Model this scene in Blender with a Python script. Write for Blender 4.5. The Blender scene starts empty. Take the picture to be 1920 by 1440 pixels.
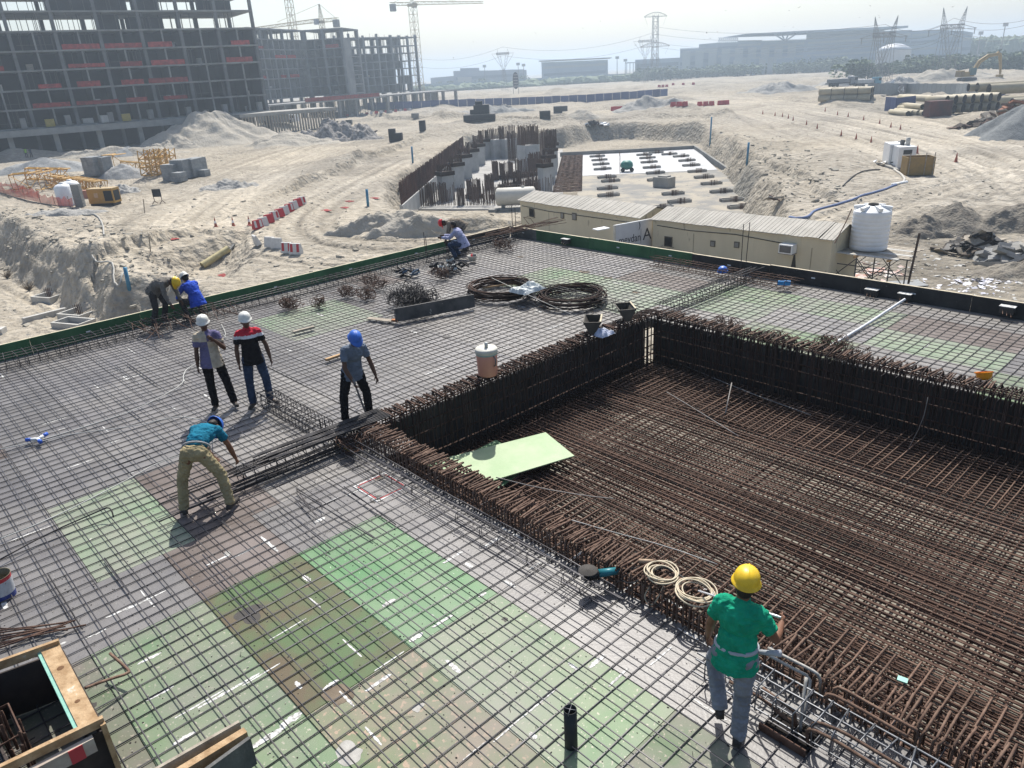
import bpy, bmesh, math, random
import numpy as np
from mathutils import Vector, Matrix, noise as mnoise
random.seed(7)
RND = random.Random(11)
C = bpy.context.scene.collection
sc = bpy.context.scene
R_ = math.radians

# ------------------------------------------------------------------ camera
FPX = 1391.474
CAMH = 5.4
ROT = np.array([[0.68452768, -0.24869531, 0.6852536],
                [0.72704579, 0.30145801, -0.61686911],
                [-0.05316273, 0.92047472, 0.38716923]])
cd = bpy.data.cameras.new('camera')
cam = bpy.data.objects.new('camera', cd); C.objects.link(cam)
cd.sensor_width = 36.0; cd.lens = FPX / 1920 * 36.0
cd.clip_start = 0.05; cd.clip_end = 8000
mw = Matrix([list(ROT[0]) + [0], list(ROT[1]) + [0], list(ROT[2]) + [CAMH], [0, 0, 0, 1]])
cam.matrix_world = mw
sc.camera = cam

# ------------------------------------------------------------------ daylight
SUN_AZ, SUN_EL = R_(131), R_(54)
world = bpy.data.worlds.new('World'); sc.world = world; world.use_nodes = True
wn = world.node_tree; wn.nodes.clear()
sky = wn.nodes.new('ShaderNodeTexSky'); sky.sky_type = 'NISHITA'; sky.sun_disc = False
sky.sun_elevation = SUN_EL; sky.sun_rotation = R_(90) - SUN_AZ
sky.air_density = 1.0; sky.dust_density = 2.2; sky.ozone_density = 1.0; sky.altitude = 0
bg = wn.nodes.new('ShaderNodeBackground'); bg.inputs['Strength'].default_value = 0.12
wo = wn.nodes.new('ShaderNodeOutputWorld')
wn.links.new(sky.outputs[0], bg.inputs[0]); wn.links.new(bg.outputs[0], wo.inputs[0])
sd = bpy.data.lights.new('sun', 'SUN'); sd.energy = 5.0; sd.angle = R_(0.6); sd.color = (1.0, 0.955, 0.88)
sun = bpy.data.objects.new('sun', sd); C.objects.link(sun)
sdir = Vector((math.cos(SUN_AZ) * math.cos(SUN_EL), math.sin(SUN_AZ) * math.cos(SUN_EL), math.sin(SUN_EL)))
sun.rotation_euler = sdir.to_track_quat('Z', 'Y').to_euler()
sun.location = (-40, 40, 80)
sc.view_settings.view_transform = 'Standard'; sc.view_settings.look = 'None'
sc.view_settings.gamma = 1.0; sc.view_settings.exposure = 0.42
sc.view_settings.use_curve_mapping = False
sc.render.engine = 'CYCLES'
sc.cycles.use_denoising = True
try: sc.cycles.denoiser = 'OPENIMAGEDENOISE'
except Exception: pass
sc.cycles.max_bounces = 6; sc.cycles.diffuse_bounces = 3; sc.cycles.glossy_bounces = 2
sc.cycles.transmission_bounces = 3; sc.cycles.volume_bounces = 0; sc.cycles.transparent_max_bounces = 8
sc.cycles.caustics_reflective = False; sc.cycles.caustics_refractive = False

# ------------------------------------------------------------------ survey helpers
def ray(u, v):
    d = ROT @ np.array([u - 960.0, 720.0 - v, -FPX]); return d / np.linalg.norm(d)
def at(u, v, z=0.0):
    """ground point surveyed from the photograph at level z"""
    w = ray(u, v); t = (z - CAMH) / w[2]; return (w[0] * t, w[1] * t, z)
def zat(x, y, v):
    """height of the photograph row v over the plan point x, y"""
    a = ROT.T @ np.array([x, y, -CAMH]); b = ROT.T @ np.array([0, 0, 1.0])
    k = (720.0 - v) / FPX   # cy = k * -cz
    return -(a[1] + k * a[2]) / (b[1] + k * b[2])
def at_plane(u, v, p, n):
    """point of the vertical plane through p with plan normal n"""
    w = ray(u, v); t = (p[0] * n[0] + p[1] * n[1]) / (w[0] * n[0] + w[1] * n[1])
    return (w[0] * t, w[1] * t, CAMH + w[2] * t)
def px_of(x, y, z):
    c = ROT.T @ np.array([x, y, z - CAMH]); return 960 + FPX * c[0] / -c[2], 720 - FPX * c[1] / -c[2]
CR = (0.6855, 0.7280)      # plan direction towards the right of the view
CF = (-0.7432, 0.6690)     # plan direction away from the viewer

# ------------------------------------------------------------------ mesh helpers
class MB:
    def __init__(s): s.v = []; s.f = []; s.m = []; s.mi = 0
    def add(s, vs, fs):
        o = len(s.v); s.v.extend([tuple(p) for p in vs]); s.f.extend([tuple(i + o for i in f) for f in fs]); s.m.extend([s.mi] * len(fs)); return s
    def box(s, c, d, rz=0.0, rot=None):
        hx, hy, hz = d[0] / 2, d[1] / 2, d[2] / 2
        P = [Vector((a * hx, b * hy, e * hz)) for e in (-1, 1) for b in (-1, 1) for a in (-1, 1)]
        M = rot if rot is not None else Matrix.Rotation(rz, 3, 'Z')
        P = [M @ p + Vector(c) for p in P]
        return s.add(P, [(0, 2, 3, 1), (4, 5, 7, 6), (0, 1, 5, 4), (2, 6, 7, 3), (0, 4, 6, 2), (1, 3, 7, 5)])
    def beam(s, p0, p1, w, h, up=(0, 0, 1)):
        p0 = Vector(p0); p1 = Vector(p1); d = (p1 - p0).normalized(); up = Vector(up)
        if abs(d.dot(up)) > .99: up = Vector((0, 1, 0))
        a = d.cross(up).normalized() * w / 2; b = a.cross(d).normalized() * h / 2
        P = [p0 - a - b, p0 + a - b, p0 + a + b, p0 - a + b, p1 - a - b, p1 + a - b, p1 + a + b, p1 - a + b]
        return s.add(P, [(3, 2, 1, 0), (4, 5, 6, 7), (0, 1, 5, 4), (1, 2, 6, 5), (2, 3, 7, 6), (3, 0, 4, 7)])
    def tube(s, pts, r, n=6, caps=True, closed=False):
        pts = [Vector(p) for p in pts]; L = len(pts); rings = []
        ref = None
        for i, p in enumerate(pts):
            if closed: d = pts[(i + 1) % L] - pts[i - 1]
            else: d = pts[min(i + 1, L - 1)] - pts[max(i - 1, 0)]
            d = d.normalized() if d.length > 1e-9 else Vector((0, 0, 1))
            if ref is None: ref = Vector((0, 0, 1)) if abs(d.z) < .9 else Vector((1, 0, 0))
            a = d.cross(ref)
            if a.length < 1e-4: ref = Vector((0.3, 1, 0.2)); a = d.cross(ref)
            a.normalize(); b = a.cross(d).normalized(); ref = b.copy() if abs(b.dot(d)) < .9 else ref
            rr = r[i] if hasattr(r, '__len__') else r
            rings.append([p + a * rr * math.cos(2 * math.pi * k / n) + b * rr * math.sin(2 * math.pi * k / n) for k in range(n)])
        vs = [q for ring in rings for q in ring]; fs = []
        for i in range(L if closed else L - 1):
            j = (i + 1) % L
            for k in range(n): fs.append((i * n + k, i * n + (k + 1) % n, j * n + (k + 1) % n, j * n + k))
        if caps and not closed: fs.append(tuple(range(n - 1, -1, -1))); fs.append(tuple((L - 1) * n + k for k in range(n)))
        return s.add(vs, fs)
    def lathe(s, prof, n=24, c=(0, 0, 0), axis='Z', rot=None):
        vs = []
        for r, z in prof:
            for k in range(n):
                a = 2 * math.pi * k / n; p = Vector((r * math.cos(a), r * math.sin(a), z))
                if rot is not None: p = rot @ p
                vs.append(p + Vector(c))
        fs = []
        for i in range(len(prof) - 1):
            for k in range(n): fs.append((i * n + k, i * n + (k + 1) % n, (i + 1) * n + (k + 1) % n, (i + 1) * n + k))
        return s.add(vs, fs)
    def prism(s, poly, z0, z1):
        n = len(poly); vs = [(p[0], p[1], z0) for p in poly] + [(p[0], p[1], z1) for p in poly]
        fs = [tuple(range(n - 1, -1, -1)), tuple(range(n, 2 * n))] + [(i, (i + 1) % n, (i + 1) % n + n, i + n) for i in range(n)]
        return s.add(vs, fs)
    def quad(s, a, b, c, d): return s.add([a, b, c, d], [(0, 1, 2, 3)])
    def mesh(s, name, mats, smooth=False):
        me = bpy.data.meshes.new(name); me.from_pydata(s.v, [], s.f)
        for m in (mats if isinstance(mats, (list, tuple)) else [mats]): me.materials.append(m)
        if isinstance(mats, (list, tuple)) and len(mats) > 1: me.polygons.foreach_set('material_index', s.m)
        if smooth: me.polygons.foreach_set('use_smooth', [True] * len(me.polygons))
        me.update(); return me
    def build(s, name, mats, parent=None, smooth=False, loc=None):
        o = bpy.data.objects.new(name, s.mesh(name, mats, smooth)); C.objects.link(o)
        if parent: o.parent = parent
        if loc: o.location = loc
        return o
def tag(o, label=None, cat=None, group=None, kind=None):
    if label: o['label'] = label
    if cat: o['category'] = cat
    if group: o['group'] = group
    if kind: o['kind'] = kind
    return o
def thing(name, label, cat, loc=(0, 0, 0), rz=0.0, group=None):
    o = bpy.data.objects.new(name, None); C.objects.link(o); o.location = loc; o.rotation_euler = (0, 0, rz)
    o.empty_display_size = .2
    return tag(o, label, cat, group)
def struct(o): o['kind'] = 'structure'; return o
def inst(name, me, parent=None, loc=(0, 0, 0), rot=(0, 0, 0), scale=(1, 1, 1)):
    o = bpy.data.objects.new(name, me); C.objects.link(o)
    o.location = loc; o.rotation_euler = rot; o.scale = scale
    if parent: o.parent = parent
    return o
def copy_tree(o, parent=None):
    c = o.copy(); C.objects.link(c)
    if parent: c.parent = parent
    for ch in list(o.children): copy_tree(ch, c)
    return c
def setmat(o, m):
    for s_ in o.material_slots: s_.link = 'OBJECT'; s_.material = m
def ellmesh(c, r, nu=14, nv=9, rot=None):
    vs = [Vector((0, 0, r[2]))]; fs = []
    for i in range(1, nv):
        t = math.pi * i / nv
        for k in range(nu): a = 2 * math.pi * k / nu; vs.append(Vector((r[0] * math.sin(t) * math.cos(a), r[1] * math.sin(t) * math.sin(a), r[2] * math.cos(t))))
    vs.append(Vector((0, 0, -r[2])))
    for k in range(nu): fs.append((0, 1 + k, 1 + (k + 1) % nu))
    for i in range(nv - 2):
        for k in range(nu):
            a = 1 + i * nu + k; b = 1 + i * nu + (k + 1) % nu; fs.append((a, a + nu, b + nu, b))
    L = len(vs) - 1
    for k in range(nu): fs.append((L, L - nu + (k + 1) % nu, L - nu + k))
    if rot is not None: vs = [rot @ v for v in vs]
    return [v + Vector(c) for v in vs], fs

ORD = ['first', 'second', 'third', 'fourth', 'fifth', 'sixth', 'seventh', 'eighth', 'ninth', 'tenth', 'eleventh', 'twelfth', 'thirteenth', 'fourteenth', 'fifteenth', 'sixteenth', 'seventeenth', 'eighteenth', 'nineteenth', 'twentieth'] + ['twenty-' + w for w in ('first', 'second', 'third', 'fourth', 'fifth', 'sixth', 'seventh', 'eighth', 'ninth')] + ['thirtieth', 'thirty-first', 'thirty-second', 'thirty-third', 'thirty-fourth', 'thirty-fifth']
# ------------------------------------------------------------------ materials
MATS = {}
def M(name, col, rough=.75, var=.12, scale=3.0, bump=0.0, bscale=30.0, metal=0.0, col2=None, lo=.35, hi=.65, orand=0.0, spec=.3, det=4.0, attr=None, stretch=None, coords='Position', speck=None, speck_t=.68, speck_s=60.0, alpha=None, dust=0.0):
    if name in MATS: return MATS[name]
    m = bpy.data.materials.new(name); m.use_nodes = True; nt = m.node_tree; N = nt.nodes; L = nt.links; N.clear()
    out = N.new('ShaderNodeOutputMaterial'); b = N.new('ShaderNodeBsdfPrincipled'); L.new(b.outputs[0], out.inputs[0])
    b.inputs['Roughness'].default_value = rough; b.inputs['Metallic'].default_value = metal; b.inputs['Specular IOR Level'].default_value = spec
    if coords == 'Position': g = N.new('ShaderNodeNewGeometry'); src = g.outputs['Position']
    else: g = N.new('ShaderNodeTexCoord'); src = g.outputs[coords]
    if stretch:
        mp = N.new('ShaderNodeMapping'); mp.inputs['Scale'].default_value = stretch; L.new(src, mp.inputs[0]); src = mp.outputs[0]
    n1 = N.new('ShaderNodeTexNoise'); n1.inputs['Scale'].default_value = scale; n1.inputs['Detail'].default_value = det; n1.inputs['Roughness'].default_value = .6; L.new(src, n1.inputs['Vector'])
    rp = N.new('ShaderNodeValToRGB'); L.new(n1.outputs['Fac'], rp.inputs[0])
    c1 = tuple(max(0, c * (1 - var)) for c in col) + (1,); c2 = (tuple(min(1, c * (1 + var)) for c in col) if col2 is None else tuple(col2)) + (1,)
    if col2 is not None: c1 = tuple(col) + (1,)
    rp.color_ramp.elements[0].position = lo; rp.color_ramp.elements[0].color = c1
    rp.color_ramp.elements[1].position = hi; rp.color_ramp.elements[1].color = c2
    colo = rp.outputs[0]
    if attr:
        at_ = N.new('ShaderNodeAttribute'); at_.attribute_name = attr
        mx = N.new('ShaderNodeMix'); mx.data_type = 'RGBA'; mx.blend_type = 'MULTIPLY'; mx.inputs[0].default_value = 1.0
        L.new(colo, mx.inputs[6]); L.new(at_.outputs['Color'], mx.inputs[7]); colo = mx.outputs[2]
    if speck:
        n3 = N.new('ShaderNodeTexNoise'); n3.inputs['Scale'].default_value = speck_s; n3.inputs['Detail'].default_value = 3; L.new(src, n3.inputs['Vector'])
        r3 = N.new('ShaderNodeValToRGB'); r3.color_ramp.elements[0].position = speck_t; r3.color_ramp.elements[1].position = speck_t + .04; L.new(n3.outputs['Fac'], r3.inputs[0])
        mx = N.new('ShaderNodeMix'); mx.data_type = 'RGBA'; L.new(r3.outputs[0], mx.inputs[0]); L.new(colo, mx.inputs[6]); mx.inputs[7].default_value = tuple(speck) + (1,); colo = mx.outputs[2]
    if dust:
        g2 = N.new('ShaderNodeNewGeometry'); nd = N.new('ShaderNodeTexNoise'); nd.inputs['Scale'].default_value = .55; nd.inputs['Detail'].default_value = 9; nd.inputs['Roughness'].default_value = .68; L.new(g2.outputs['Position'], nd.inputs['Vector'])
        rd = N.new('ShaderNodeValToRGB'); rd.color_ramp.elements[0].position = .40; rd.color_ramp.elements[0].color = (0, 0, 0, 1); rd.color_ramp.elements[1].position = .66; rd.color_ramp.elements[1].color = (dust, dust, dust, 1); L.new(nd.outputs['Fac'], rd.inputs[0])
        mx = N.new('ShaderNodeMix'); mx.data_type = 'RGBA'; L.new(rd.outputs[0], mx.inputs[0]); L.new(colo, mx.inputs[6]); mx.inputs[7].default_value = (.20, .188, .17, 1); colo = mx.outputs[2]
    if orand:
        oi = N.new('ShaderNodeObjectInfo'); mr = N.new('ShaderNodeMapRange'); mr.inputs[3].default_value = 1 - orand; mr.inputs[4].default_value = 1 + orand
        L.new(oi.outputs['Random'], mr.inputs[0]); hs = N.new('ShaderNodeHueSaturation'); L.new(mr.outputs[0], hs.inputs['Value']); L.new(colo, hs.inputs['Color']); colo = hs.outputs[0]
    L.new(colo, b.inputs['Base Color'])
    if bump:
        n2 = N.new('ShaderNodeTexNoise'); n2.inputs['Scale'].default_value = bscale; n2.inputs['Detail'].default_value = 6; L.new(src, n2.inputs['Vector'])
        bp = N.new('ShaderNodeBump'); bp.inputs['Strength'].default_value = bump; bp.inputs['Distance'].default_value = 1.0 / bscale; L.new(n2.outputs['Fac'], bp.inputs['Height']); L.new(bp.outputs[0], b.inputs['Normal'])
    if alpha is not None: b.inputs['Alpha'].default_value = alpha
    MATS[name] = m; return m

m_rust = M('rusted_steel', (.055, .028, .019), .8, scale=9, col2=(.11, .064, .045), orand=.25, bump=.4, bscale=60)
m_rustl = M('light_rust_steel', (.085, .048, .033), .8, scale=14, col2=(.17, .11, .078), orand=.25, bump=.3, bscale=60)
m_bar = M('new_bar_steel', (.022, .022, .027), .55, scale=6, col2=(.052, .046, .044), orand=.3, metal=.2)
m_bar2 = M('bluish_bar_steel', (.035, .035, .045), .45, scale=6, col2=(.07, .066, .068), orand=.3, metal=.3)
m_galv = M('galvanised_steel', (.15, .155, .165), .45, scale=8, var=.2, metal=.6)
m_conc = M('concrete', (.30, .29, .265), .85, var=.16, scale=.6, bump=.2, bscale=8)
m_concd = M('weathered_concrete', (.20, .20, .19), .9, var=.22, scale=.35, bump=.2, bscale=6)
m_concl = M('pale_concrete', (.44, .43, .40), .85, var=.12, scale=1.2, bump=.2, bscale=8)
m_white = M('white_plastic', (.72, .73, .73), .4, var=.05, scale=2)
m_wood = M('sawn_timber', (.32, .19, .085), .75, scale=6, col2=(.50, .34, .19), bump=.3, bscale=50, stretch=(1, 6, 6), coords='Object')
m_woodg = M('grey_timber', (.22, .19, .15), .8, scale=6, col2=(.36, .32, .26), bump=.3, bscale=50)
m_ply = M('dark_plywood', (.022, .022, .024), .6, scale=2.5, col2=(.06, .056, .052), bump=.15, bscale=20)
m_black = M('black_plastic', (.012, .012, .014), .45, var=.3)
# ------------------------------------------------------------------ ground
def _hash(ix, iy, s):
    h = (ix * 374761393 + iy * 668265263 + s * 974711) & 0xffffffff
    h = ((h ^ (h >> 13)) * 1274126177) & 0xffffffff
    return ((h ^ (h >> 16)) & 0xffff) / 65535.0
def vnoise(x, y, s=0):
    xi = np.floor(x).astype(np.int64); yi = np.floor(y).astype(np.int64); fx = x - xi; fy = y - yi
    fx = fx * fx * (3 - 2 * fx); fy = fy * fy * (3 - 2 * fy)
    a = _hash(xi, yi, s); b = _hash(xi + 1, yi, s); c = _hash(xi, yi + 1, s); d = _hash(xi + 1, yi + 1, s)
    return (a * (1 - fx) + b * fx) * (1 - fy) + (c * (1 - fx) + d * fx) * fy
def fbm(x, y, s=0, o=4):
    t = 0; a = 1; n = 0
    for i in range(o): t = t + a * vnoise(x * 2 ** i, y * 2 ** i, s + i * 17); n += a; a *= .5
    return t / n
def ssd(x, y, poly):
    """signed distance (+ inside) to a polygon"""
    d = np.full(x.shape, 1e9); inside = np.zeros(x.shape, bool); n = len(poly)
    for i in range(n):
        ax, ay = poly[i][:2]; bx, by = poly[(i + 1) % n][:2]; ex, ey = bx - ax, by - ay
        t = np.clip(((x - ax) * ex + (y - ay) * ey) / (ex * ex + ey * ey + 1e-9), 0, 1)
        d = np.minimum(d, np.hypot(x - ax - t * ex, y - ay - t * ey))
        c = ((ay > y) != (by > y)) & (x < (bx - ax) * (y - ay) / (by - ay + 1e-12) + ax); inside ^= c
    return np.where(inside, d, -d)
def line_d(x, y, pl):
    """signed offset and chainage along a polyline"""
    best = np.full(x.shape, 1e9); sg = np.zeros(x.shape); ch = np.zeros(x.shape); acc = 0
    for i in range(len(pl) - 1):
        ax, ay = pl[i][:2]; bx, by = pl[i + 1][:2]; ex, ey = bx - ax, by - ay; L = math.hypot(ex, ey)
        t = np.clip(((x - ax) * ex + (y - ay) * ey) / (L * L), 0, 1); dx = x - ax - t * ex; dy = y - ay - t * ey; d = np.hypot(dx, dy)
        s = np.sign(ex * (y - ay) - ey * (x - ax)); m = d < best
        best = np.where(m, d, best); sg = np.where(m, s * d, sg); ch = np.where(m, acc + t * L, ch); acc += L
    return best, sg, ch
def smooth(pts, n=3):
    P = [np.array(p[:2]) for p in pts]
    for _ in range(n):
        Q = [P[0]]
        for a, b in zip(P[:-1], P[1:]): Q += [a * .75 + b * .25, a * .25 + b * .75]
        P = Q + [P[-1]]
    return [tuple(p) for p in P]
def ss(t): t = np.clip(t, 0, 1); return t * t * (3 - 2 * t)
G0 = -5.0
def A5(*pts, z=G0): return [at(u, v, z) for u, v in pts]
# the two excavations, the haul roads and the scarps, as surveyed
PIT_RAFT = A5((716, 372), (722, 340), (868, 256), (1055, 244), (1100, 233), (1200, 229), (1335, 236), (1372, 262), (1400, 290), (1450, 345), (1500, 392), (1475, 425), (1200, 420), (900, 408), (740, 398))
PIT_WEST = A5((-260, 330), (-100, 345), (0, 398), (45, 425), (95, 455), (150, 468), (200, 490), (235, 512), (330, 505), (400, 560), (300, 660), (-100, 900), (-500, 700), (-400, 400))
HOLE = A5((345, 448), (470, 430), (500, 470), (440, 520), (300, 520), (215, 478))
ROADS = [(smooth(A5((860, 470), (700, 475), (590, 465), (545, 440), (560, 405), (640, 360), (760, 305), (900, 262), (1000, 240))), 5.0, 1),
         (smooth(A5((1930, 350), (1880, 372), (1850, 340), (1790, 310), (1690, 270), (1560, 240), (1400, 205), (1250, 190))), 7.0, 2),
         (smooth(A5((1930, 310), (1800, 262), (1640, 225), (1480, 196), (1300, 180))), 6.0, 3),
         (smooth(A5((330, 420), (420, 350), (560, 290), (700, 245), (860, 225))), 6.0, 4),
         (smooth([at(u, v, -8) for u, v in ((-120, 470), (0, 500), (90, 545), (180, 590), (260, 640))]), 3.5, 5),
         (smooth(A5((1600, 420), (1700, 380), (1790, 350), (1870, 330))), 5.0, 6)]
rt = random.Random(44)
TRACKS = []
for pts in (((1930, 372), (1800, 372), (1700, 400), (1600, 405)), ((1900, 300), (1840, 280), (1700, 250), (1500, 215)), ((1930, 420), (1860, 360), (1760, 300), (1640, 262)), ((1700, 215), (1600, 200), (1480, 190), (1350, 185)), ((1920, 270), (1800, 235), (1650, 208), (1560, 200)), ((880, 455), (720, 462), (620, 455), (575, 430), (600, 390), (700, 330), (800, 285)), ((860, 478), (700, 482), (570, 462), (530, 430), (548, 400), (640, 350), (740, 300)), ((520, 300), (620, 262), (760, 232), (900, 236)), ((300, 350), (400, 320), (500, 290), (600, 262)), ((200, 400), (330, 380), (440, 340), (600, 300)), ((0, 340), (120, 310), (260, 300), (420, 300)), ((1480, 260), (1380, 215), (1280, 196), (1180, 200)), ((860, 240), (980, 236), (1120, 226), (1300, 215))):
    TRACKS.append(smooth(A5(*pts), 2))
SCARPS = [(A5((470, 322), (520, 300), (560, 285), (610, 272), (690, 252), (770, 232)), .9), (A5((565, 352), (610, 338), (660, 315), (720, 290), (790, 262)), 1.0),
          (A5((210, 478), (235, 468), (345, 440), (352, 430)), 1.1), (A5((640, 432), (700, 452), (850, 440)), .9),
          (A5((300, 430), (335, 432), (440, 395)), .8), (A5((300, 395), (380, 378)), .6), (A5((1050, 232), (1200, 222), (1330, 222), (1470, 214)), .5),
          (A5((700, 222), (900, 226), (1050, 226)), 1.2), (A5((1340, 262), (1450, 318), (1560, 372), (1640, 382)), .7)]
def height(x, y):
    r = np.hypot(x, y)
    z = G0 + (fbm(x / 28, y / 28, 3) - .5) * .9 + (fbm(x / 6, y / 6, 9) - .5) * .35
    z += (fbm(x / 70, y / 70, 21) - .5) * 1.6 * ss((r - 120) / 120)
    # pushed earth and berms in the mid distance
    rough = fbm(x / 16, y / 16, 31)
    z += np.clip(rough - .52, 0, 1) * 5.0 * ss((r - 60) / 40) * (1 - ss((r - 420) / 200))
    road = np.zeros(x.shape)
    for pl, w, k in ROADS[:4] + ROADS[5:]:
        d, sg, ch = line_d(x, y, pl); m = 1 - ss((d - w * .7) / (w * .6)); road = np.maximum(road, m)
    z = z * (1 - road) + (G0 + .05) * road
    for k, pl in enumerate(TRACKS):
        d, sg, ch = line_d(x, y, pl); z = z - .07 * np.exp(-(np.abs(d - 1.0) / .4) ** 2)
    z += (fbm(x / 1.6, y / 1.6, 27) - .5) * .16 * (1 - road * .6) + np.clip(fbm(x / 7, y / 7, 29) - .56, 0, 1) * 2.2 * (1 - road)
    for pl, h in SCARPS:
        d, sg, ch = line_d(x, y, pl)
        wob = (fbm(x / 2.2, y / 2.2, 41) - .5) * 2.2
        s = sg + wob; z += np.where(d < 16, h * ss((s + .35) / .7) * np.exp(-np.maximum(s, 0) / 5.0), 0) * (1 - road * .8)
    def dig(z, poly, zf, w, seed, rag=2.4):
        d = ssd(x, y, poly) + (fbm(x / 3.5, y / 3.5, seed) - .5) * rag + (fbm(x / .9, y / .9, seed + 5) - .5) * .5
        t = ss(d / w); t = np.clip(t + .28 * np.exp(-((d - w * .25) / (w * .2)) ** 2) * (fbm(x / 1.7, y / 1.7, seed + 9) - .3), 0, 1)
        return z * (1 - t) + (zf + (fbm(x / 4, y / 4, seed + 3) - .5) * .18) * t
    z = dig(z, HOLE, -6.9, 3.2, 61, 1.6)
    z = dig(z, PIT_WEST, -8.0, 2.8, 71, 1.7)
    z = dig(z, PIT_RAFT, -8.0, 2.4, 81, 1.4)
    # wheel ruts
    for pl, w, k in ROADS:
        d, sg, ch = line_d(x, y, pl); m = 1 - ss((d - w * .6) / (w * .7))
        z += m * ((vnoise(sg * 2.6 + 40, ch * .03, 90 + k) - .5) * .24)
    dn = np.maximum(np.abs(x + 9), 0); under = (x > -24) & (y < 23) & (x < 60)
    z = np.where(under, np.minimum(z, -5.2), z)
    far = ss((r - 380) / 250); z = z * (1 - far) + (-5.4) * far
    return z
def tint(x, y, z):
    r = np.hypot(x, y)
    base = np.ones(x.shape + (3,))
    n = fbm(x / 22, y / 22, 103); n2 = fbm(x / 5, y / 5, 107); n3 = fbm(x / 55, y / 55, 111)
    grey = np.array([.84, .85, .88]); warm = np.array([1.06, 1.01, .93])
    base = base * (grey * (1 - n[..., None]) * 1.0 + warm * n[..., None])
    k = (.84 + .32 * n2)[..., None]; base *= k
    k = (.90 + .2 * n3)[..., None]; base *= k
    for pl, w, kk in ROADS:
        d, sg, ch = line_d(x, y, pl); m = 1 - ss((d - w * .7) / (w * .8))
        st = (vnoise(sg * 1.9 + 11, ch * .02, 120 + kk) - .5) * .42 + (vnoise(sg * 4.3, ch * .04, 140 + kk) - .5) * .26
        base *= (1 + m * st + m * .10)[..., None]
    # raft area: bare dusty concrete blinding, damp silt
    d = ssd(x, y, [at(u, v, -8) for u, v in ((1085, 325), (1350, 318), (1440, 378), (1400, 400), (1070, 372))])
    m = ss(d / 2)[..., None]; base = base * (1 - m) + np.array([.62, .64, .66]) * (.8 + .5 * n2[..., None]) * m
    # dark stony ground near the rubbish on the right
    d = ssd(x, y, A5((1560, 440), (1700, 390), (1930, 372), (1990, 600), (1560, 540)))
    m = ss(d / 3)[..., None]; base = base * (1 - m) + np.array([.66, .65, .64]) * (.78 + .5 * n2[..., None]) * m
    for k, pl in enumerate(TRACKS):
        d, sg, ch = line_d(x, y, pl); w = np.abs(d - 1.0 - .15 * np.sin(ch * .3)); base *= (1 - .27 * np.exp(-(w / .42) ** 2) * (.4 + .6 * vnoise(ch * .12, ch * 0, 300 + k)))[..., None]
    n4 = fbm(x / 1.3, y / 1.3, 131); base *= (.93 + .14 * n4)[..., None]
    n5 = fbm(x / 12, y / 9, 137); base *= (1 - .20 * ss((n5 - .55) / .12))[..., None]
    slope = None
    return base
def terrain():
    az = np.concatenate([np.linspace(R_(90), R_(97), 14, endpoint=False), np.linspace(R_(97), R_(178), 640, endpoint=False), np.linspace(R_(178), R_(186), 14, endpoint=False), np.linspace(R_(186), R_(450), 50)])
    rr = np.concatenate([[2.0, 12.0], np.geomspace(20, 420, 600), np.geomspace(440, 2500, 55)])
    Rg, Ag = np.meshgrid(rr, az, indexing='ij'); X = Rg * np.cos(Ag); Y = Rg * np.sin(Ag)
    Z = height(X, Y); T = tint(X, Y, Z)
    nr, na = X.shape; V = np.stack([X, Y, Z], -1).reshape(-1, 3)
    idx = np.arange(nr * na).reshape(nr, na)
    q = np.stack([idx[:-1, :-1], idx[1:, :-1], idx[1:, 1:], idx[:-1, 1:]], -1).reshape(-1, 4)
    me = bpy.data.meshes.new('ground'); me.vertices.add(len(V)); me.vertices.foreach_set('co', V.ravel())
    me.loops.add(q.size); me.loops.foreach_set('vertex_index', q.ravel()); me.polygons.add(len(q))
    me.polygons.foreach_set('loop_start', np.arange(len(q)) * 4); me.polygons.foreach_set('loop_total', np.full(len(q), 4))
    me.polygons.foreach_set('use_smooth', np.ones(len(q), bool)); me.update(calc_edges=True)
    ca = me.color_attributes.new('tint', 'FLOAT_COLOR', 'POINT')
    ca.data.foreach_set('color', np.concatenate([T.reshape(-1, 3), np.ones((nr * na, 1))], 1).ravel())
    m = M('sandy_ground', (.285, .258, .212), .95, scale=1.4, lo=.38, hi=.60, col2=(.385, .354, .298), attr='tint', bump=.9, bscale=1.9, spec=.1, det=8, speck=(.20, .19, .17), speck_t=.66, speck_s=1.7)
    me.materials.append(m); o = bpy.data.objects.new('ground', me); C.objects.link(o); struct(o); o['label'] = 'pale dusty sand ground of the building site'
    return o, rr, az, Z
ground, RR_, AZ_, ZG_ = terrain()
height_exact = height
def height(x, y):
    """ground height read back from the finished ground mesh"""
    r = np.clip(np.hypot(x, y), RR_[0], RR_[-1] - .01); a = np.arctan2(y, x); a = np.where(a < AZ_[0], a + 2 * math.pi, a); a = np.clip(a, AZ_[0], AZ_[-1] - 1e-6)
    i = np.clip(np.searchsorted(RR_, r) - 1, 0, len(RR_) - 2); j = np.clip(np.searchsorted(AZ_, a) - 1, 0, len(AZ_) - 2)
    fr = (r - RR_[i]) / (RR_[i + 1] - RR_[i]); fa = (a - AZ_[j]) / (AZ_[j + 1] - AZ_[j])
    return (ZG_[i, j] * (1 - fr) + ZG_[i + 1, j] * fr) * (1 - fa) + (ZG_[i, j + 1] * (1 - fr) + ZG_[i + 1, j + 1] * fr) * fa
def gz(x, y): return float(height(np.array([x], float), np.array([y], float))[0])
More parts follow.
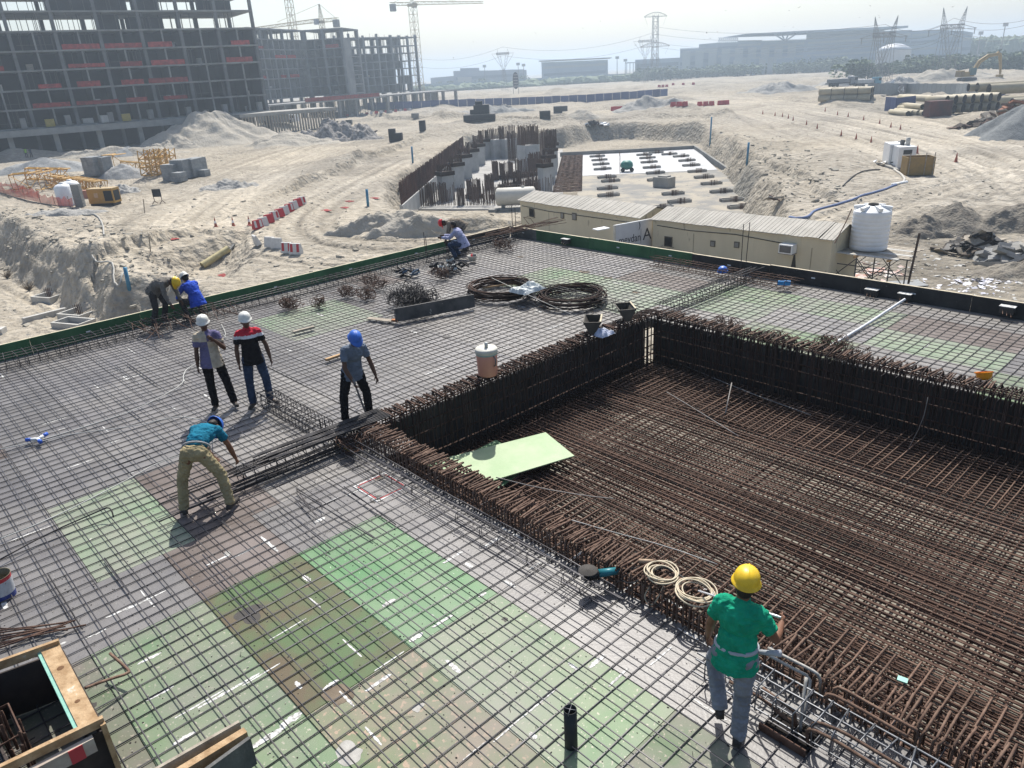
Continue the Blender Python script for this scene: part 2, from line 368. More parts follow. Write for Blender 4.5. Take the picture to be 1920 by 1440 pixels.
def G(u, v, z0=G0):
    """plan point on the real ground surface seen at u, v"""
    w = ray(u, v); a, b = 8.0, 3000.0
    ts = np.geomspace(8, 3000, 900); xs, ys, zs = w[0] * ts, w[1] * ts, CAMH + w[2] * ts
    h = height(xs, ys); k = np.argmax(zs < h)
    if k == 0: p = at(u, v, z0); return p
    t0, t1 = ts[k - 1], ts[k]
    for _ in range(12):
        t = (t0 + t1) / 2; x, y, z = w[0] * t, w[1] * t, CAMH + w[2] * t
        if z < gz(x, y): t1 = t
        else: t0 = t
    return (x, y, gz(x, y))
SAND = M('heap_sand', (.32, .292, .245), .95, scale=.7, col2=(.39, .362, .31), bump=.6, bscale=3, spec=.1, det=8)
SANDG = M('heap_grey_sand', (.27, .265, .25), .95, scale=.9, col2=(.36, .35, .325), bump=.7, bscale=4, spec=.1, det=8)
GRAVEL = M('dark_gravel', (.13, .14, .145), .95, scale=2.0, col2=(.20, .21, .21), bump=.8, bscale=8, spec=.1, det=8)
GRAVELP = M('grey_aggregate', (.25, .255, .25), .95, scale=2.0, col2=(.34, .34, .33), bump=.8, bscale=8, spec=.1, det=8)
DEBRIS = M('debris_grey', (.13, .125, .12), .9, scale=2.0, col2=(.36, .34, .32), bump=.9, bscale=5, spec=.1, det=8)
def heap(name, x, y, rx, ry, h, mat, label, cat='sand heap', rot=0.0, group=None, jag=.18, power=1.15, seed=0, n=72, rings=30, peak=(0, 0)):
    z0 = gz(x, y) - .25; vs = []; fs = []
    c, s = math.cos(rot), math.sin(rot)
    for i in range(rings + 1):
        t = i / rings
        for k in range(n):
            a = 2 * math.pi * k / n; wob = 1 + (mnoise.noise(Vector((math.cos(a) * 1.6, math.sin(a) * 1.6, seed * 3.1))) * .35)
            lx = rx * t * wob * math.cos(a) + peak[0] * (1 - t); ly = ry * t * wob * math.sin(a) + peak[1] * (1 - t)
            hh = h * (1 - t) ** power * (1 + .0 * t)
            q = Vector((lx, ly, seed * 7.7))
            nz = mnoise.fractal(q / max(rx, ry) * 4.0, 1.0, 2.0, 4) * jag * h * min(1, (1 - t) * 3.0)
            nz += mnoise.fractal(q * 1.5, 1.0, 2.0, 3) * jag * .25 * min(1, h / 3) * min(1, (1 - t) * 6)
            gx, gy = x + lx * c - ly * s, y + lx * s + ly * c
            vs.append((lx, ly, hh + nz))
    for i in range(rings):
        for k in range(n):
            a = i * n + k; b = i * n + (k + 1) % n; fs.append((a, a + n, b + n, b))
    mb = MB(); mb.add(vs, fs); o = mb.build(name, mat, smooth=True); o.location = (x, y, z0); o.rotation_euler = (0, 0, rot)
    # settle the rim into the ground
    me = o.data; co = np.empty(len(me.vertices) * 3); me.vertices.foreach_get('co', co); co = co.reshape(-1, 3)
    wx = x + co[:, 0] * c - co[:, 1] * s; wy = y + co[:, 0] * s + co[:, 1] * c; g = height(wx, wy) - z0
    t = np.repeat(np.arange(rings + 1) / rings, n); co[:, 2] = co[:, 2] + g * t ** .7 - .35 * t ** 4; me.vertices.foreach_set('co', co.ravel()); me.update()
    return tag(o, label, cat, group)
# ------------------------------------------------------------------ hazy air
hb = MB(); hb.box((0, 0, 18.0), (5200, 5200, 60.0)); 
hm = bpy.data.materials.new('hazy_air'); hm.use_nodes = True; hn = hm.node_tree; hn.nodes.clear()
ho = hn.nodes.new('ShaderNodeOutputMaterial'); hv = hn.nodes.new('ShaderNodeVolumePrincipled'); hn.links.new(hv.outputs[0], ho.inputs['Volume'])
hv.inputs['Color'].default_value = (.72, .86, 1.0, 1); hv.inputs['Density'].default_value = .0008; hv.inputs['Anisotropy'].default_value = .5
haze = hb.build('haze', hm); tag(haze, 'thin pale dusty haze lying over the whole site', None, None, 'stuff')
# ------------------------------------------------------------------ formwork deck
PX0, PY0, PY1 = -9.95, 5.32, 13.35       # the well opening (runs on to the right)
DX0, DX1, DY0, DY1 = -19.5, 6.0, -7.0, 17.9
PIN_X1 = 5.2
PG = M('ply_violet_grey', (.100, .095, .098), .45, scale=1.3, col2=(.175, .167, .166), orand=.18, spec=.45, dust=.6, bump=.1, bscale=30, speck=(.42, .42, .40), speck_t=.70, speck_s=26, det=8)
PGW = M('ply_dusty_grey', (.125, .118, .112), .5, scale=1.1, col2=(.185, .175, .168), orand=.14, spec=.45, dust=.6, bump=.1, bscale=30, speck=(.5, .5, .48), speck_t=.66, speck_s=18, det=8)
PGB = M('ply_bright_green', (.060, .185, .066), .5, scale=1.6, col2=(.12, .225, .105), orand=.06, dust=.45, speck=(.42, .46, .38), speck_t=.68, speck_s=34, stretch=(.35, 1, 1), det=8)
PGP = M('ply_pale_green', (.10, .19, .085), .55, scale=1.2, col2=(.185, .225, .14), orand=.08, dust=.75, speck=(.36, .35, .27), speck_t=.62, speck_s=26, det=8)
PGD = M('ply_dirty_green', (.085, .14, .065), .65, scale=1.4, col2=(.165, .145, .12), orand=.12, dust=.8, speck=(.30, .27, .21), speck_t=.62, speck_s=28, det=8)
PGO = M('ply_muddy_olive', (.075, .125, .05), .65, scale=.9, lo=.42, hi=.58, col2=(.10, .078, .045), orand=.04, speck=(.32, .25, .12), speck_t=.72, speck_s=22, det=8)
PGR = M('ply_worn_buff', (.14, .19, .10), .65, scale=2.2, col2=(.25, .205, .15), orand=.08, dust=.5, speck=(.36, .27, .19), speck_t=.58, speck_s=16, det=8)
PGL = M('ply_light_mint', (.16, .225, .14), .5, scale=1.4, col2=(.23, .26, .19), dust=.7, orand=.06, speck=(.55, .55, .48), speck_t=.70, speck_s=14, det=8)
PGX = M('ply_brown_stained', (.085, .066, .056), .6, scale=1.3, col2=(.16, .135, .125), orand=.1, speck=(.42, .40, .36), speck_t=.70, speck_s=24, det=8)

deck = MB()
def slab(x0, x1, y0, y1, z0=-.22, z1=-.022): deck.box(((x0 + x1) / 2, (y0 + y1) / 2, (z0 + z1) / 2), (x1 - x0, y1 - y0, z1 - z0))
slab(DX0, PX0, DY0, DY1); slab(PX0, DX1, DY0, PY0); slab(PX0, DX1, PY1, DY1)
deck.box(((PX0 + DX1) / 2, (PY0 + PY1) / 2, -1.34), (DX1 - PX0 + .2, PY1 - PY0 + .2, .2))
# props and beams under the deck
for i in range(8):
    for j in range(8):
        x = DX0 + .3 + i * 3.6; y = DY0 + .4 + j * 3.45
        deck.box((x, y, -2.9), (.09, .09, 5.4) if not (PX0 < x and PY0 < y < PY1) else (.09, .09, 3.1))
deck_o = struct(deck.build('formwork_deck', m_woodg)); deck_o['label'] = 'raised plywood formwork deck under the reinforcement'

def in_well(x0, x1, y0, y1): return x1 > PX0 + .02 and y1 > PY0 + .02 and y0 < PY1 - .02
SPEC = {}
def sheet_mat(cx, cy, r):
    # the sheets that stand out, by their place on the deck
    def I(a, b, c, d): return a < cx < b and c < cy < d
    if I(-7.7, -5.2, 3.1, 4.4): return PGB
    if I(-5.3, -2.8, 3.1, 4.4): return PGP
    if I(-2.9, -.3, 3.1, 4.4): return PGD
    if I(-7.7, -5.2, 1.9, 3.15): return PGO
    if I(-5.3, -2.8, 1.9, 3.15): return PGR if cx < -4.0 else PGD
    if I(-2.9, 0, 1.9, 3.15): return PGD
    if I(-7.7, -5.2, .7, 1.95): return PGP
    if I(-5.3, -3.9, .7, 1.95): return PGP
    if I(-3.9, 0, .7, 1.95): return PG
    if I(-7.7, -5.2, -.6, .75): return PGD
    if I(-5.3, -2.8, -1.8, .75): return PGP
    if I(-11.4, -8.9, 1.2, 2.4): return PGL
    if I(-10.2, -7.6, 1.9, 3.2): return PGX
    if x_far(cx, cy): return [PGL, PGP, PGL][r % 3]
    return None
def x_far(cx, cy):
    for a, b, c, d in ((-17.6, -15.2, 7.4, 8.7), (-17.6, -15.2, 8.6, 9.9), (-15.3, -12.8, 13.3, 15.9), (-12.9, -10.4, 13.3, 15.9), (-10.5, -8.0, 14.5, 17.1), (-8.2, -5.6, 15.7, 17.2), (-5.7, -2.8, 14.2, 15.6), (-14.3, -13.0, 14.3, 15.4),
                       (-3.3, -.5, 13.3, 14.6), (-8.1, -5.6, 13.3, 14.5)):
        if a < cx < b and c < cy < d: return True
    return False
def tile(x0, x1, y0, y1, offx, offy, seed):
    rr = random.Random(seed)
    j0 = math.floor((y0 - offy) / 1.2)
    y = offy + j0 * 1.2
    row = 0
    while y < y1:
        ya, yb = max(y, y0), min(y + 1.2, y1); sh = 0
        x = offx + math.floor((x0 - offx - sh) / 2.4) * 2.4 + sh
        while x < x1:
            xa, xb = max(x, x0), min(x + 2.4, x1)
            if yb - ya > .05 and xb - xa > .05:
                cx, cy = (x + 1.2), (y + .6); m = sheet_mat(cx, cy, rr.randrange(9))
                if m is None: m = PGW if (rr.random() < (.4 if cy > 8 else .08)) else (PGX if rr.random() < .06 else PG)
                b = MB(); t = rr.uniform(-.0015, .0015); dy = .012
                b.box(((xa + xb) / 2, (ya + yb) / 2, -.009 + t), (xb - xa - .007, yb - ya - .007, .018))
                o = b.build('plywood_sheet', m, deck_o)
            x += 2.4
        y += 1.2; row += 1
tile(DX0, -8.95, DY0, 5.94, -8.95, 1.16, 1)
tile(-8.95, DX1, DY0, PY0, -7.66 - 2.4, 3.13, 2)
tile(DX0, PX0, 5.94, DY1, -10.4, 1.16, 3)
tile(PX0, DX1, PY1, DY1, -10.4, 13.35, 4)
# well floor sheets
for i in range(7):
    for j in range(7):
        xa = PX0 + i * 2.44; xb = min(xa + 2.43, DX1); ya = PY0 + j * 1.22; yb = min(ya + 1.21, PY1)
        if xb > xa and yb > ya:
            b = MB(); b.box(((xa + xb) / 2, (ya + yb) / 2, -1.23), (xb - xa, yb - ya, .018))
            b.build('plywood_sheet', M('ply_well_floor', (.14, .13, .105), .7, scale=2, col2=(.26, .24, .20), orand=.2), deck_o)
# sides of the well
def side(x0, y0, x1, y1, gap=None):
    L = math.hypot(x1 - x0, y1 - y0); n = max(1, round(L / 2.44))
    for i in range(n):
        a, b_ = i / n, (i + 1) / n; pa = (x0 + (x1 - x0) * a, y0 + (y1 - y0) * a); pb = (x0 + (x1 - x0) * b_, y0 + (y1 - y0) * b_)
        m = MB(); ex = .008
        m.beam((pa[0], pa[1], -.615), (pb[0] * .9985 + pa[0] * .0015, pb[1] * .9985 + pa[1] * .0015, -.615), .02, 1.2); m.build('side_form_panel', m_ply, deck_o)
side(PX0, PY0 + .03, PX0, 13.12); side(PX0 + .12, PY1, DX1, PY1); side(PX0 + .03, PY0, DX1, PY0)
# putty smears over the joints
def smear(n, l, w, seed):
    r = random.Random(seed); top = []; bot = []
    for i in range(n + 1):
        t = i / n; e = math.sin(math.pi * min(1, max(0, t * .92 + .04))) ** .4
        top.append((l * (t - .5) + r.uniform(-.01, .01), w * e * r.uniform(.5, 1.0) + .002, 0)); bot.append((l * (t - .5) + r.uniform(-.01, .01), -w * e * r.uniform(.5, 1.0) - .002, 0))
    mb = MB(); mb.add(top + bot, [(i, i + n + 1, i + n + 2, i + 1) for i in range(n)]); return mb.mesh('putty_smear', m_putty)
m_putty = M('dry_putty', (.26, .255, .245), .8, scale=22, col2=(.60, .60, .58), lo=.38, hi=.56)
SM = [smear(14, .30, .026, 1), smear(16, .24, .032, 2), smear(18, .38, .018, 3), smear(12, .16, .036, 4), smear(20, .46, .012, 5)]
rs = random.Random(5)
def put_smear(x, y, along_y, k=None, s=1.0):
    o = inst('putty_smear', SM[k if k is not None else rs.randrange(5)], deck_o, (x, y, .0025 + rs.random() * .001), (0, 0, (math.pi / 2 if along_y else 0) + rs.uniform(-.05, .05)), (s * rs.uniform(.7, 1.2), s * rs.uniform(.7, 1.2), 1))
for u, v, ay, s in ((430, 1295, 1, 1.3), (375, 1320, 1, .9), (345, 1385, 1, 1.0), (490, 1265, 1, 1), (455, 1385, 1, .8), (545, 1350, 1, 1.3), (500, 1385, 1, 1.2), (620, 1285, 1, .9), (560, 1285, 0, 1),
                    (710, 1280, 1, 1), (650, 1310, 0, .8), (780, 1195, 1, 1), (830, 1165, 1, 1), (905, 1115, 1, 1), (955, 1095, 0, 1), (730, 1130, 1, 1.1), (850, 1045, 1, 1.2), (880, 1060, 0, 1), (925, 1015, 1, 1.2),
                    (960, 1000, 0, 1), (1005, 1060, 1, .8), (1020, 1035, 0, .9), (1085, 1040, 1, 1.1), (1120, 1240, 1, 1), (1010, 1320, 1, 1), (1075, 1250, 0, .9), (950, 1370, 1, .8), (895, 1405, 1, .9), (1000, 1380, 0, .7),
                    (505, 1020, 0, 1.3), (470, 1030, 1, 1.1), (410, 1050, 1, 1), (600, 975, 1, 1), (660, 925, 1, .8), (690, 930, 0, 1.3), (620, 940, 1, .9), (240, 865, 1, 1.2), (150, 870, 1, 1.2), (60, 1000, 1, 1.3), (35, 1010, 1, 1), (250, 885, 1, .8),
                    (90, 1220, 1, 1.2), (175, 1190, 1, 1.1), (230, 1145, 1, 1), (660, 1215, 0, .9), (730, 1240, 1, .9), (1160, 1270, 1, .8), (1290, 1190, 0, 1), (1240, 1230, 1, 1), (1330, 1330, 0, 1), (1180, 1100, 1, .9), (1260, 1130, 0, .8), (1450, 1210, 1, .9),
                    (300, 1300, 1, 1), (280, 1235, 1, .8), (1330, 1110, 0, 1), (850, 1250, 0, 1), (700, 1380, 0, .8), (540, 1180, 1, .9), (590, 1130, 0, .8), (575, 1085, 0, .9)):
    p = at(u, v); put_smear(p[0], p[1], ay, None, s)
for i in range(230):
    x = rs.choice([DX0 + 1.1 + .6 * k for k in range(40)]) + rs.uniform(-.05, .05); y = rs.choice([DY0 + .6 * k for k in range(42)]) + rs.uniform(-.1, .1)
    if y > DY1 - .3 or x > 3 or in_well(x - .5, x + .5, y - .5, y + .5) or (x > -8 and y < 4.5): continue
    put_smear(x, y, rs.random() < .6, None, rs.uniform(.7, 1.5))
nh = MB(); rn = random.Random(99)
for i in range(700):
    x = rn.uniform(-9.5, -.3); y = rn.uniform(-1.2, 5.1); s = rn.uniform(.006, .013); nh.add([(x + s * math.cos(a), y + s * math.sin(a) * .8, .0012) for a in [k * math.pi / 3 for k in range(6)]], [(0, 1, 2, 3, 4, 5)])
o = nh.build('nail_holes', M('hole_dark', (.015, .013, .012), .9), deck_o); o['kind'] = 'stuff'
st_m = [M('mud_stain', (.11, .085, .06), .9, scale=5, col2=(.19, .155, .115)), M('cement_stain', (.28, .27, .25), .9, scale=7, col2=(.42, .41, .38)), M('oil_stain', (.04, .036, .032), .6)]
for i in range(42):
    x = rn.uniform(-9.5, -.3); y = rn.uniform(-1.2, 5.0) if i % 3 else rn.uniform(5, 16); x = x if y < 5 else rn.uniform(-18, -11); R0 = rn.uniform(.03, .13); n = 30; sx = rn.uniform(.5, 1.6); q_ = rn.uniform(0, 50); rf = lambda k: 1 + .55 * mnoise.noise(Vector((math.cos(2 * math.pi * k / 30) * 1.4, math.sin(2 * math.pi * k / 30) * 1.4, q_)))
    pts = [(x + sx * R0 * rf(k) * math.cos(2 * math.pi * k / n), y + R0 * rf(k) * math.sin(2 * math.pi * k / n), .0016 + i * .00001) for k in range(n)]
    m = MB(); m.add(pts, [tuple(range(n))]); m.build('stain', st_m[rn.choice([0, 0, 1, 2])], deck_o)
# red and white marked square
m_red = M('red_paint', (.45, .05, .06), .6); p0 = (-8.25, 4.78)
for dx, dy, l, a in ((0, .27, .62, 0), (0, -.27, .62, 0), (.3, 0, .5, 1), (-.3, 0, .5, 1)):
    b = MB(); b.box((p0[0] + dx, p0[1] + dy, .0036), (.03 if a else l, l if a else .03, .0012)); b.build('painted_line', m_putty, deck_o)
    b = MB(); b.box((p0[0] + dx * .9, p0[1] + dy * .88, .0046), (.014 if a else l * .8, l * .8 if a else .014, .0012)); b.build('painted_line', m_red, deck_o)

# ------------------------------------------------------------------ edge forms
ef = thing('edge_formwork', 'green and black plywood edge boards standing along the far left side of the deck', 'formwork', (DX0, 5, 0))
ef2 = thing('edge_formwork', 'low green, grey and black edge boards running to the right in front of the cabins', 'formwork', (-7, DY1, 0))
m_fg = M('green_film_face', (.022, .085, .035), .45, scale=1.4, col2=(.045, .14, .06), orand=.35, bump=.1, stretch=(1, 1, .4))
m_fk = M('black_film_face', (.014, .016, .018), .5, scale=2.4, col2=(.035, .035, .036), orand=.3, speck=(.12, .115, .1), speck_t=.68, speck_s=9)
m_fgy = M('grey_film_face', (.10, .105, .095), .6, scale=2.4, col2=(.19, .19, .175), orand=.2)
m_edge = M('raw_board_edge', (.46, .40, .29), .8, scale=5, var=.15)
def edge_board(par, a, b, mat, h=.36, nrm=(1, 0), top=True):
    lx, ly = par.location.x, par.location.y
    m = MB(); A = (a[0] - lx, a[1] - ly); B = (b[0] - lx, b[1] - ly)
    m.beam((A[0], A[1], h / 2 - .01), (B[0], B[1], h / 2 - .01), .018, h + .02); m.build('form_board', mat, par)
    m = MB(); m.beam((A[0] - nrm[0] * .045, A[1] - nrm[1] * .045, h - .03), (B[0] - nrm[0] * .045, B[1] - nrm[1] * .045, h - .03), .07, .055); m.build('timber_waler', m_edge, par)
    L = math.hypot(b[0] - a[0], b[1] - a[1])
    for k in range(max(1, int(L / 1.25))):
        t = (k + .5) / max(1, int(L / 1.25)); q = (A[0] + (B[0] - A[0]) * t + nrm[0] * .013, A[1] + (B[1] - A[1]) * t + nrm[1] * .013)
        m = MB(); m.box((q[0], q[1], h * .55), (.006 if nrm[0] else .10, .10 if nrm[0] else .006, .03)); m.build('tie_slot', m_white, par)
y = DY0; i = 0
while y < DY1 - .05:
    y2 = min(y + 2.44, DY1 - .02); mat = m_fk if y2 > 15.0 else m_fg
    edge_board(ef, (DX0 - .012, y), (DX0 - .012, y2 - .006), mat, .36 + RND.uniform(-.008, .008), (1, 0)); y = y2
x = DX0
for x2, mat in ((-18.2, m_fgy), (-15.8, m_fg), (-13.4, m_fg), (-11.9, m_fg), (-9.5, m_fk), (-7.1, m_fk), (-4.7, m_fk), (-2.3, m_fk), (.1, m_fk), (2.5, m_fk), (6, m_fk)):
    edge_board(ef2, (x, DY1 + .012), (x2 - .006, DY1 + .012), mat, .36 + RND.uniform(-.008, .008), (0, -1)); x = x2
# stop-end boxes on the black boards
m_box = M('box_dark', (.05, .045, .04), .7)
for u, v in ((1345, 523), (1638, 545), (1700, 553), (1892, 577), (1065, 450)):
    p = at_plane(u, v, (0, DY1), (0, 1)); m = MB(); m.box((p[0] + 7, -.10, p[2] - .02), (.26, .16, .14)); bb = m.build('starter_box', m_box, ef2)
    m = MB(); m.box((p[0] + 7, -.10, p[2] + .06), (.30, .18, .012)); m.build('cover_plate', m_putty, bb)
    m = MB()
    for k in range(3): m.tube([(p[0] + 7 - .08 + .08 * k, -.15, p[2] - .03 * k), (p[0] + 7 - .02 + .08 * k, -.32, p[2] - .06 - .02 * k)], .007, 5)
    m.build('bar_stub', m_rustl, bb)

# ------------------------------------------------------------------ bars
def unit_bar(mat, seed, wob=1.3, n=14, sides=6):
    r = random.Random(seed); ph = r.random() * 6; pts = []
    for i in range(n + 1):
        t = i / n; pts.append(Vector((t, wob * math.sin(ph + t * 9 + r.uniform(-.3, .3)) * (1 if 0 < i < n else .5), r.uniform(-.25, .25))))
    mb = MB(); vs = []; fs = []
    for p in pts:
        for k in range(sides): a = 2 * math.pi * k / sides; vs.append((p.x, p.y + math.cos(a), p.z + math.sin(a)))
    for i in range(n):
        for k in range(sides): fs.append((i * sides + k, i * sides + (k + 1) % sides, (i + 1) * sides + (k + 1) % sides, (i + 1) * sides + k))
    fs.append(tuple(range(sides - 1, -1, -1))); fs.append(tuple(n * sides + k for k in range(sides)))
    mb.add(vs, fs); return mb.mesh('bar', mat, True)
UB = {k: [unit_bar(m, i + 1, w) for i in range(4)] for k, m, w in (('new', m_bar, 1.4), ('blue', m_bar2, 2.2), ('rust', m_rust, .8), ('rustl', m_rustl, 1.0), ('galv', m_galv, 1.0))}
US = {k: unit_bar(m, 9, .12) for k, m in (('new', m_bar), ('blue', m_bar2), ('rust', m_rust), ('rustl', m_rustl), ('galv', m_galv))}
def bar(par, p0, p1, r, kind='new', name='rebar', rb=RND):
    ox, oy, oz = par.location if par else (0, 0, 0)
    d = Vector(p1) - Vector(p0); L = d.length; q = d.to_track_quat('X', 'Z')
    return inst(name, rb.choice(UB[kind]) if L > 2.6 else US[kind], par, (p0[0] - ox, p0[1] - oy, p0[2] - oz), q.to_euler(), (L, r, r))
mat_w = thing('rebar_mat', 'welded-looking grid of dark new rebar spread over the left and front of the deck', 'rebar mat', (-14, 4, 0))
mat_e = thing('rebar_mat', 'grid of dark rebar on the far strip of deck between the well and the cabins', 'rebar mat', (-4, 15.5, 0))
rb = random.Random(3); BR = .0071
for k in range(118):
    x = -19.2 + .2 * k + rb.uniform(-.012, .012)
    if x > 3.6: break
    j = lambda: rb.uniform(-.02, .02)
    kind = 'blue' if x > -8.6 else 'new'; BRn = .0064 if x > -12 else BR
    if x < PX0 - .05:
        bar(mat_w, (x + j(), DY0 + 1, .013), (x + j(), 17.6 + j() * 5, .013), BR, kind, rb=rb)
    else:
        bar(mat_w, (x + j(), DY0 + 1, .013), (x + j(), PY0 + .25, .013), BRn, kind, rb=rb)
        bar(mat_e, (x + j(), PY1 - .25, .013), (x + j(), 17.65, .013), BR, 'new', rb=rb)
for k in range(122):
    y = DY0 + 1.35 + .2 * k + rb.uniform(-.012, .012)
    if y > 17.7: break
    j = lambda: rb.uniform(-.02, .02)
    if y < PY0 + .1: bar(mat_w, (-19.2, y + j(), .050), (4.4, y + j(), .050), .0066, 'blue', rb=rb)
    elif y < PY1 - .1: bar(mat_w, (-19.2, y + j(), .050), (PX0 + .2, y + j(), .050), BR, 'new', rb=rb)
    else:
        bar(mat_w, (-19.2, y + j(), .050), (-9.6, y + j(), .050), BR, 'new', rb=rb); bar(mat_e, (-9.55, y + j(), .052), (4.6, y + j(), .052), BR, 'new', rb=rb)
for i in range(34):   # lapped lengths
    y = DY0 + 1.35 + .2 * rb.randrange(60) + .022; x = rb.uniform(-18, -3); L = rb.uniform(.9, 1.8)
    if in_well(x, x + L, y, y): continue
    bar(mat_w, (x, y, .05), (x + L, y + rb.uniform(-.01, .01), .05), BR * 1.1, 'blue' if x > -9 else 'new', rb=rb)
for u0, v0, u1, v1 in ((645, 912, 742, 983), (556, 920, 700, 1008), (520, 945, 620, 1028), (380, 1040, 480, 1150)):
    a = at(u0, v0, .06); b = at(u1, v1, .06); bar(mat_w, a, b, .009, 'blue', rb=rb)
for i in range(46):   # crowded bars at the lower left
    x = -10.5 + i * .105 + rb.uniform(-.03, .03); y1 = rb.uniform(-.55, .35) + (-8.2 - x) * -.02
    if x < -6.6: bar(mat_w, (x, -5.5, .062 + rb.random() * .01), (x + rb.uniform(-.08, .08), y1, .062), BR, 'new', rb=rb)

# ------------------------------------------------------------------ the well: bottom mat and cages
well = thing('well_rebar_mat', 'deep rust-brown bottom mat of thick closely laid bars inside the rectangular well', 'rebar mat', (-3, 9, -1.2))
rb = random.Random(8)
m_rustd = M('dark_or_shaded_rust', (.022, .013, .010), .85, scale=9, col2=(.045, .026, .019), orand=.2)  # darker rust tone; on the left and far cages it paints their shade
for k in range(76):
    y = PY0 + .30 + k * .1 + rb.uniform(-.012, .012)
    if y > PY1 - .2: break
    bar(well, (PX0 + .12, y + rb.uniform(-.01, .01), -.905 + rb.uniform(-.006, .006)), (PIN_X1, y + rb.uniform(-.01, .01), -.905), .0125, 'rustl' if rb.random() < .08 else 'rust', rb=rb)
for k in range(76):
    y = PY0 + .34 + k * .1 + rb.uniform(-.02, .02)
    if y > PY1 - .2: break
    bar(well, (PX0 + .12, y, -.985), (PIN_X1, y, -.985), .0125, 'rust', rb=rb)
for k in range(100):
    x = PX0 + .3 + k * .15 + rb.uniform(-.012, .012)
    if x > PIN_X1: break
    bar(well, (x, PY0 + .1, -.945), (x, PY1 - .1, -.945), .0125, 'rust', rb=rb)
stuff = MB()
for k in range(64):
    x = PX0 + .25 + k * .24; stuff.tube([(x + 3, PY0 + .1 - 9, .1), (x + 3, PY1 - .1 - 9, .1)], .0125, 5)
for k in range(38):
    y = PY0 + .3 + k * .2; stuff.tube([(PX0 + 3.1, y - 9, .125), (PIN_X1 + 3, y - 9, .125)], .0125, 5)
o = stuff.build('lower_bar_layers', m_rust, well); o['kind'] = 'stuff'

def loop_mesh(w, h, r, mat, seed, hook=True, open_top=False, sides=6, long_hook=0):
    rr = random.Random(seed); j = lambda s=.012: rr.uniform(-s, s)
    pts = [(j(), -w / 2 + .10, h - .05 + j()), (j(), -w / 2 + .02, h + j(.004)), (j(), -w / 2, h - .03), (j(), -w / 2 + j(.004), .03), (0, -w / 2 + .03, 0), (0, w / 2 - .03, 0), (j(), w / 2, .03), (j(), w / 2 + j(.004), h - .03), (j(), w / 2 - .03, h), (j(), -w / 2 + .03, h + r * 2.1), (j() + .02, -w / 2 + r * 2, h - .08)]
    if not hook: pts = pts[2:10]
    mb = MB(); mb.tube(pts, r, sides); return mb.mesh('stirrup', mat, True)
def cage(name, label, p0, p1, w, z0, h, step, r, mat, lr, lkind, group=None, longs=None, jit=.25, cat='rebar cage', yawj=.12, sides=6, loc=None, hook=True):
    P0 = Vector((p0[0], p0[1], 0)); P1 = Vector((p1[0], p1[1], 0)); d = P1 - P0; L = d.length; dn = d.normalized(); nr = Vector((-dn.y, dn.x, 0)); yaw = math.atan2(dn.y, dn.x)
    c = thing(name, label, cat, ((p0[0] + p1[0]) / 2, (p0[1] + p1[1]) / 2, z0), 0, group)
    rr = random.Random(int(abs(p0[0] * 13 + p0[1] * 7) * 10)); ms = [loop_mesh(w, h, r, mat, s, hook, sides=sides) for s in range(4)]
    n = int(L / step)
    for i in range(n):
        t = (i + .5 + rr.uniform(-jit, jit)) * step; q = P0 + dn * t - Vector(c.location)
        inst('stirrup', rr.choice(ms), c, (q.x, q.y, rr.uniform(-.008, .008)), (0, 0, yaw + rr.uniform(-yawj, yawj)), (1, 1 if rr.random() < .5 else -1, 1))
    for (a, b) in (longs or [(-.9, .04), (0, .04), (.9, .04), (-.9, .96), (0, .96), (.9, .96)]):
        off = nr * (a * (w / 2 - .02)); zz = z0 + b * h
        e0 = P0 + off - dn * rr.uniform(0, .3); e1 = P1 + off + dn * rr.uniform(0, .3)
        bar(c, (e0.x, e0.y, zz), (e1.x, e1.y, zz), lr, lkind, 'long_bar', rb=rr)
    return c
LG = [(-.9, .03), (-.3, .03), (.3, .03), (.9, .03), (-.95, .35), (.95, .35), (-.95, .66), (.95, .66), (-.8, .965), (-.3, .965), (.25, .965), (.8, .965)]
wf = cage('well_edge_cage', 'rusty cage of close stirrups on the near edge of the well', (PX0 + .1, PY0 + .16), (PIN_X1, PY0 + .16), .38, -1.18, 1.46, .07, .0115, m_rustl, .014, 'rust', 'cages round the well', LG, .22, yawj=.08)
wl = cage('well_edge_cage', 'dark rusty cage along the left side of the well beside the orange water cooler', (PX0 + .20, PY0 + .5), (PX0 + .20, PY1 - .05), .40, -1.18, 1.44, .075, .0125, m_rustd, .014, 'rust', 'cages round the well', LG, .3, yawj=.22)
wr = cage('well_edge_cage', 'long dark cage along the far edge of the well, facing the cabins', (PX0 + .5, PY1 - .22), (PIN_X1, PY1 - .22), .40, -1.18, 1.44, .07, .0125, m_rustd, .014, 'rust', 'cages round the well', LG, .3, yawj=.2)
rb = random.Random(21)
hooks_n = 0
x = PX0 + .5
while x < 3.2:      # anchorage bars reaching from the cages over the mat
    yl = rb.uniform(-.05, .05)
    bar(well, (x + rb.uniform(-.02, .02), PY0 + .2, -.872), (x + rb.uniform(-.03, .03), 7.42 + yl, -.868), .0135, 'rustl', 'anchor_bar', rb=rb)
    if x < 2.4: bar(well, (x + rb.uniform(-.02, .02), PY1 - .3, -.872), (x + rb.uniform(-.03, .03), 11.35 + rb.uniform(-.1, .1), -.868), .0125, 'rustl', 'anchor_bar', rb=rb)
    x += rb.choice([.13, .13, .14, .26, .17])
tb = M('cage_top', (.1, .06, .04))
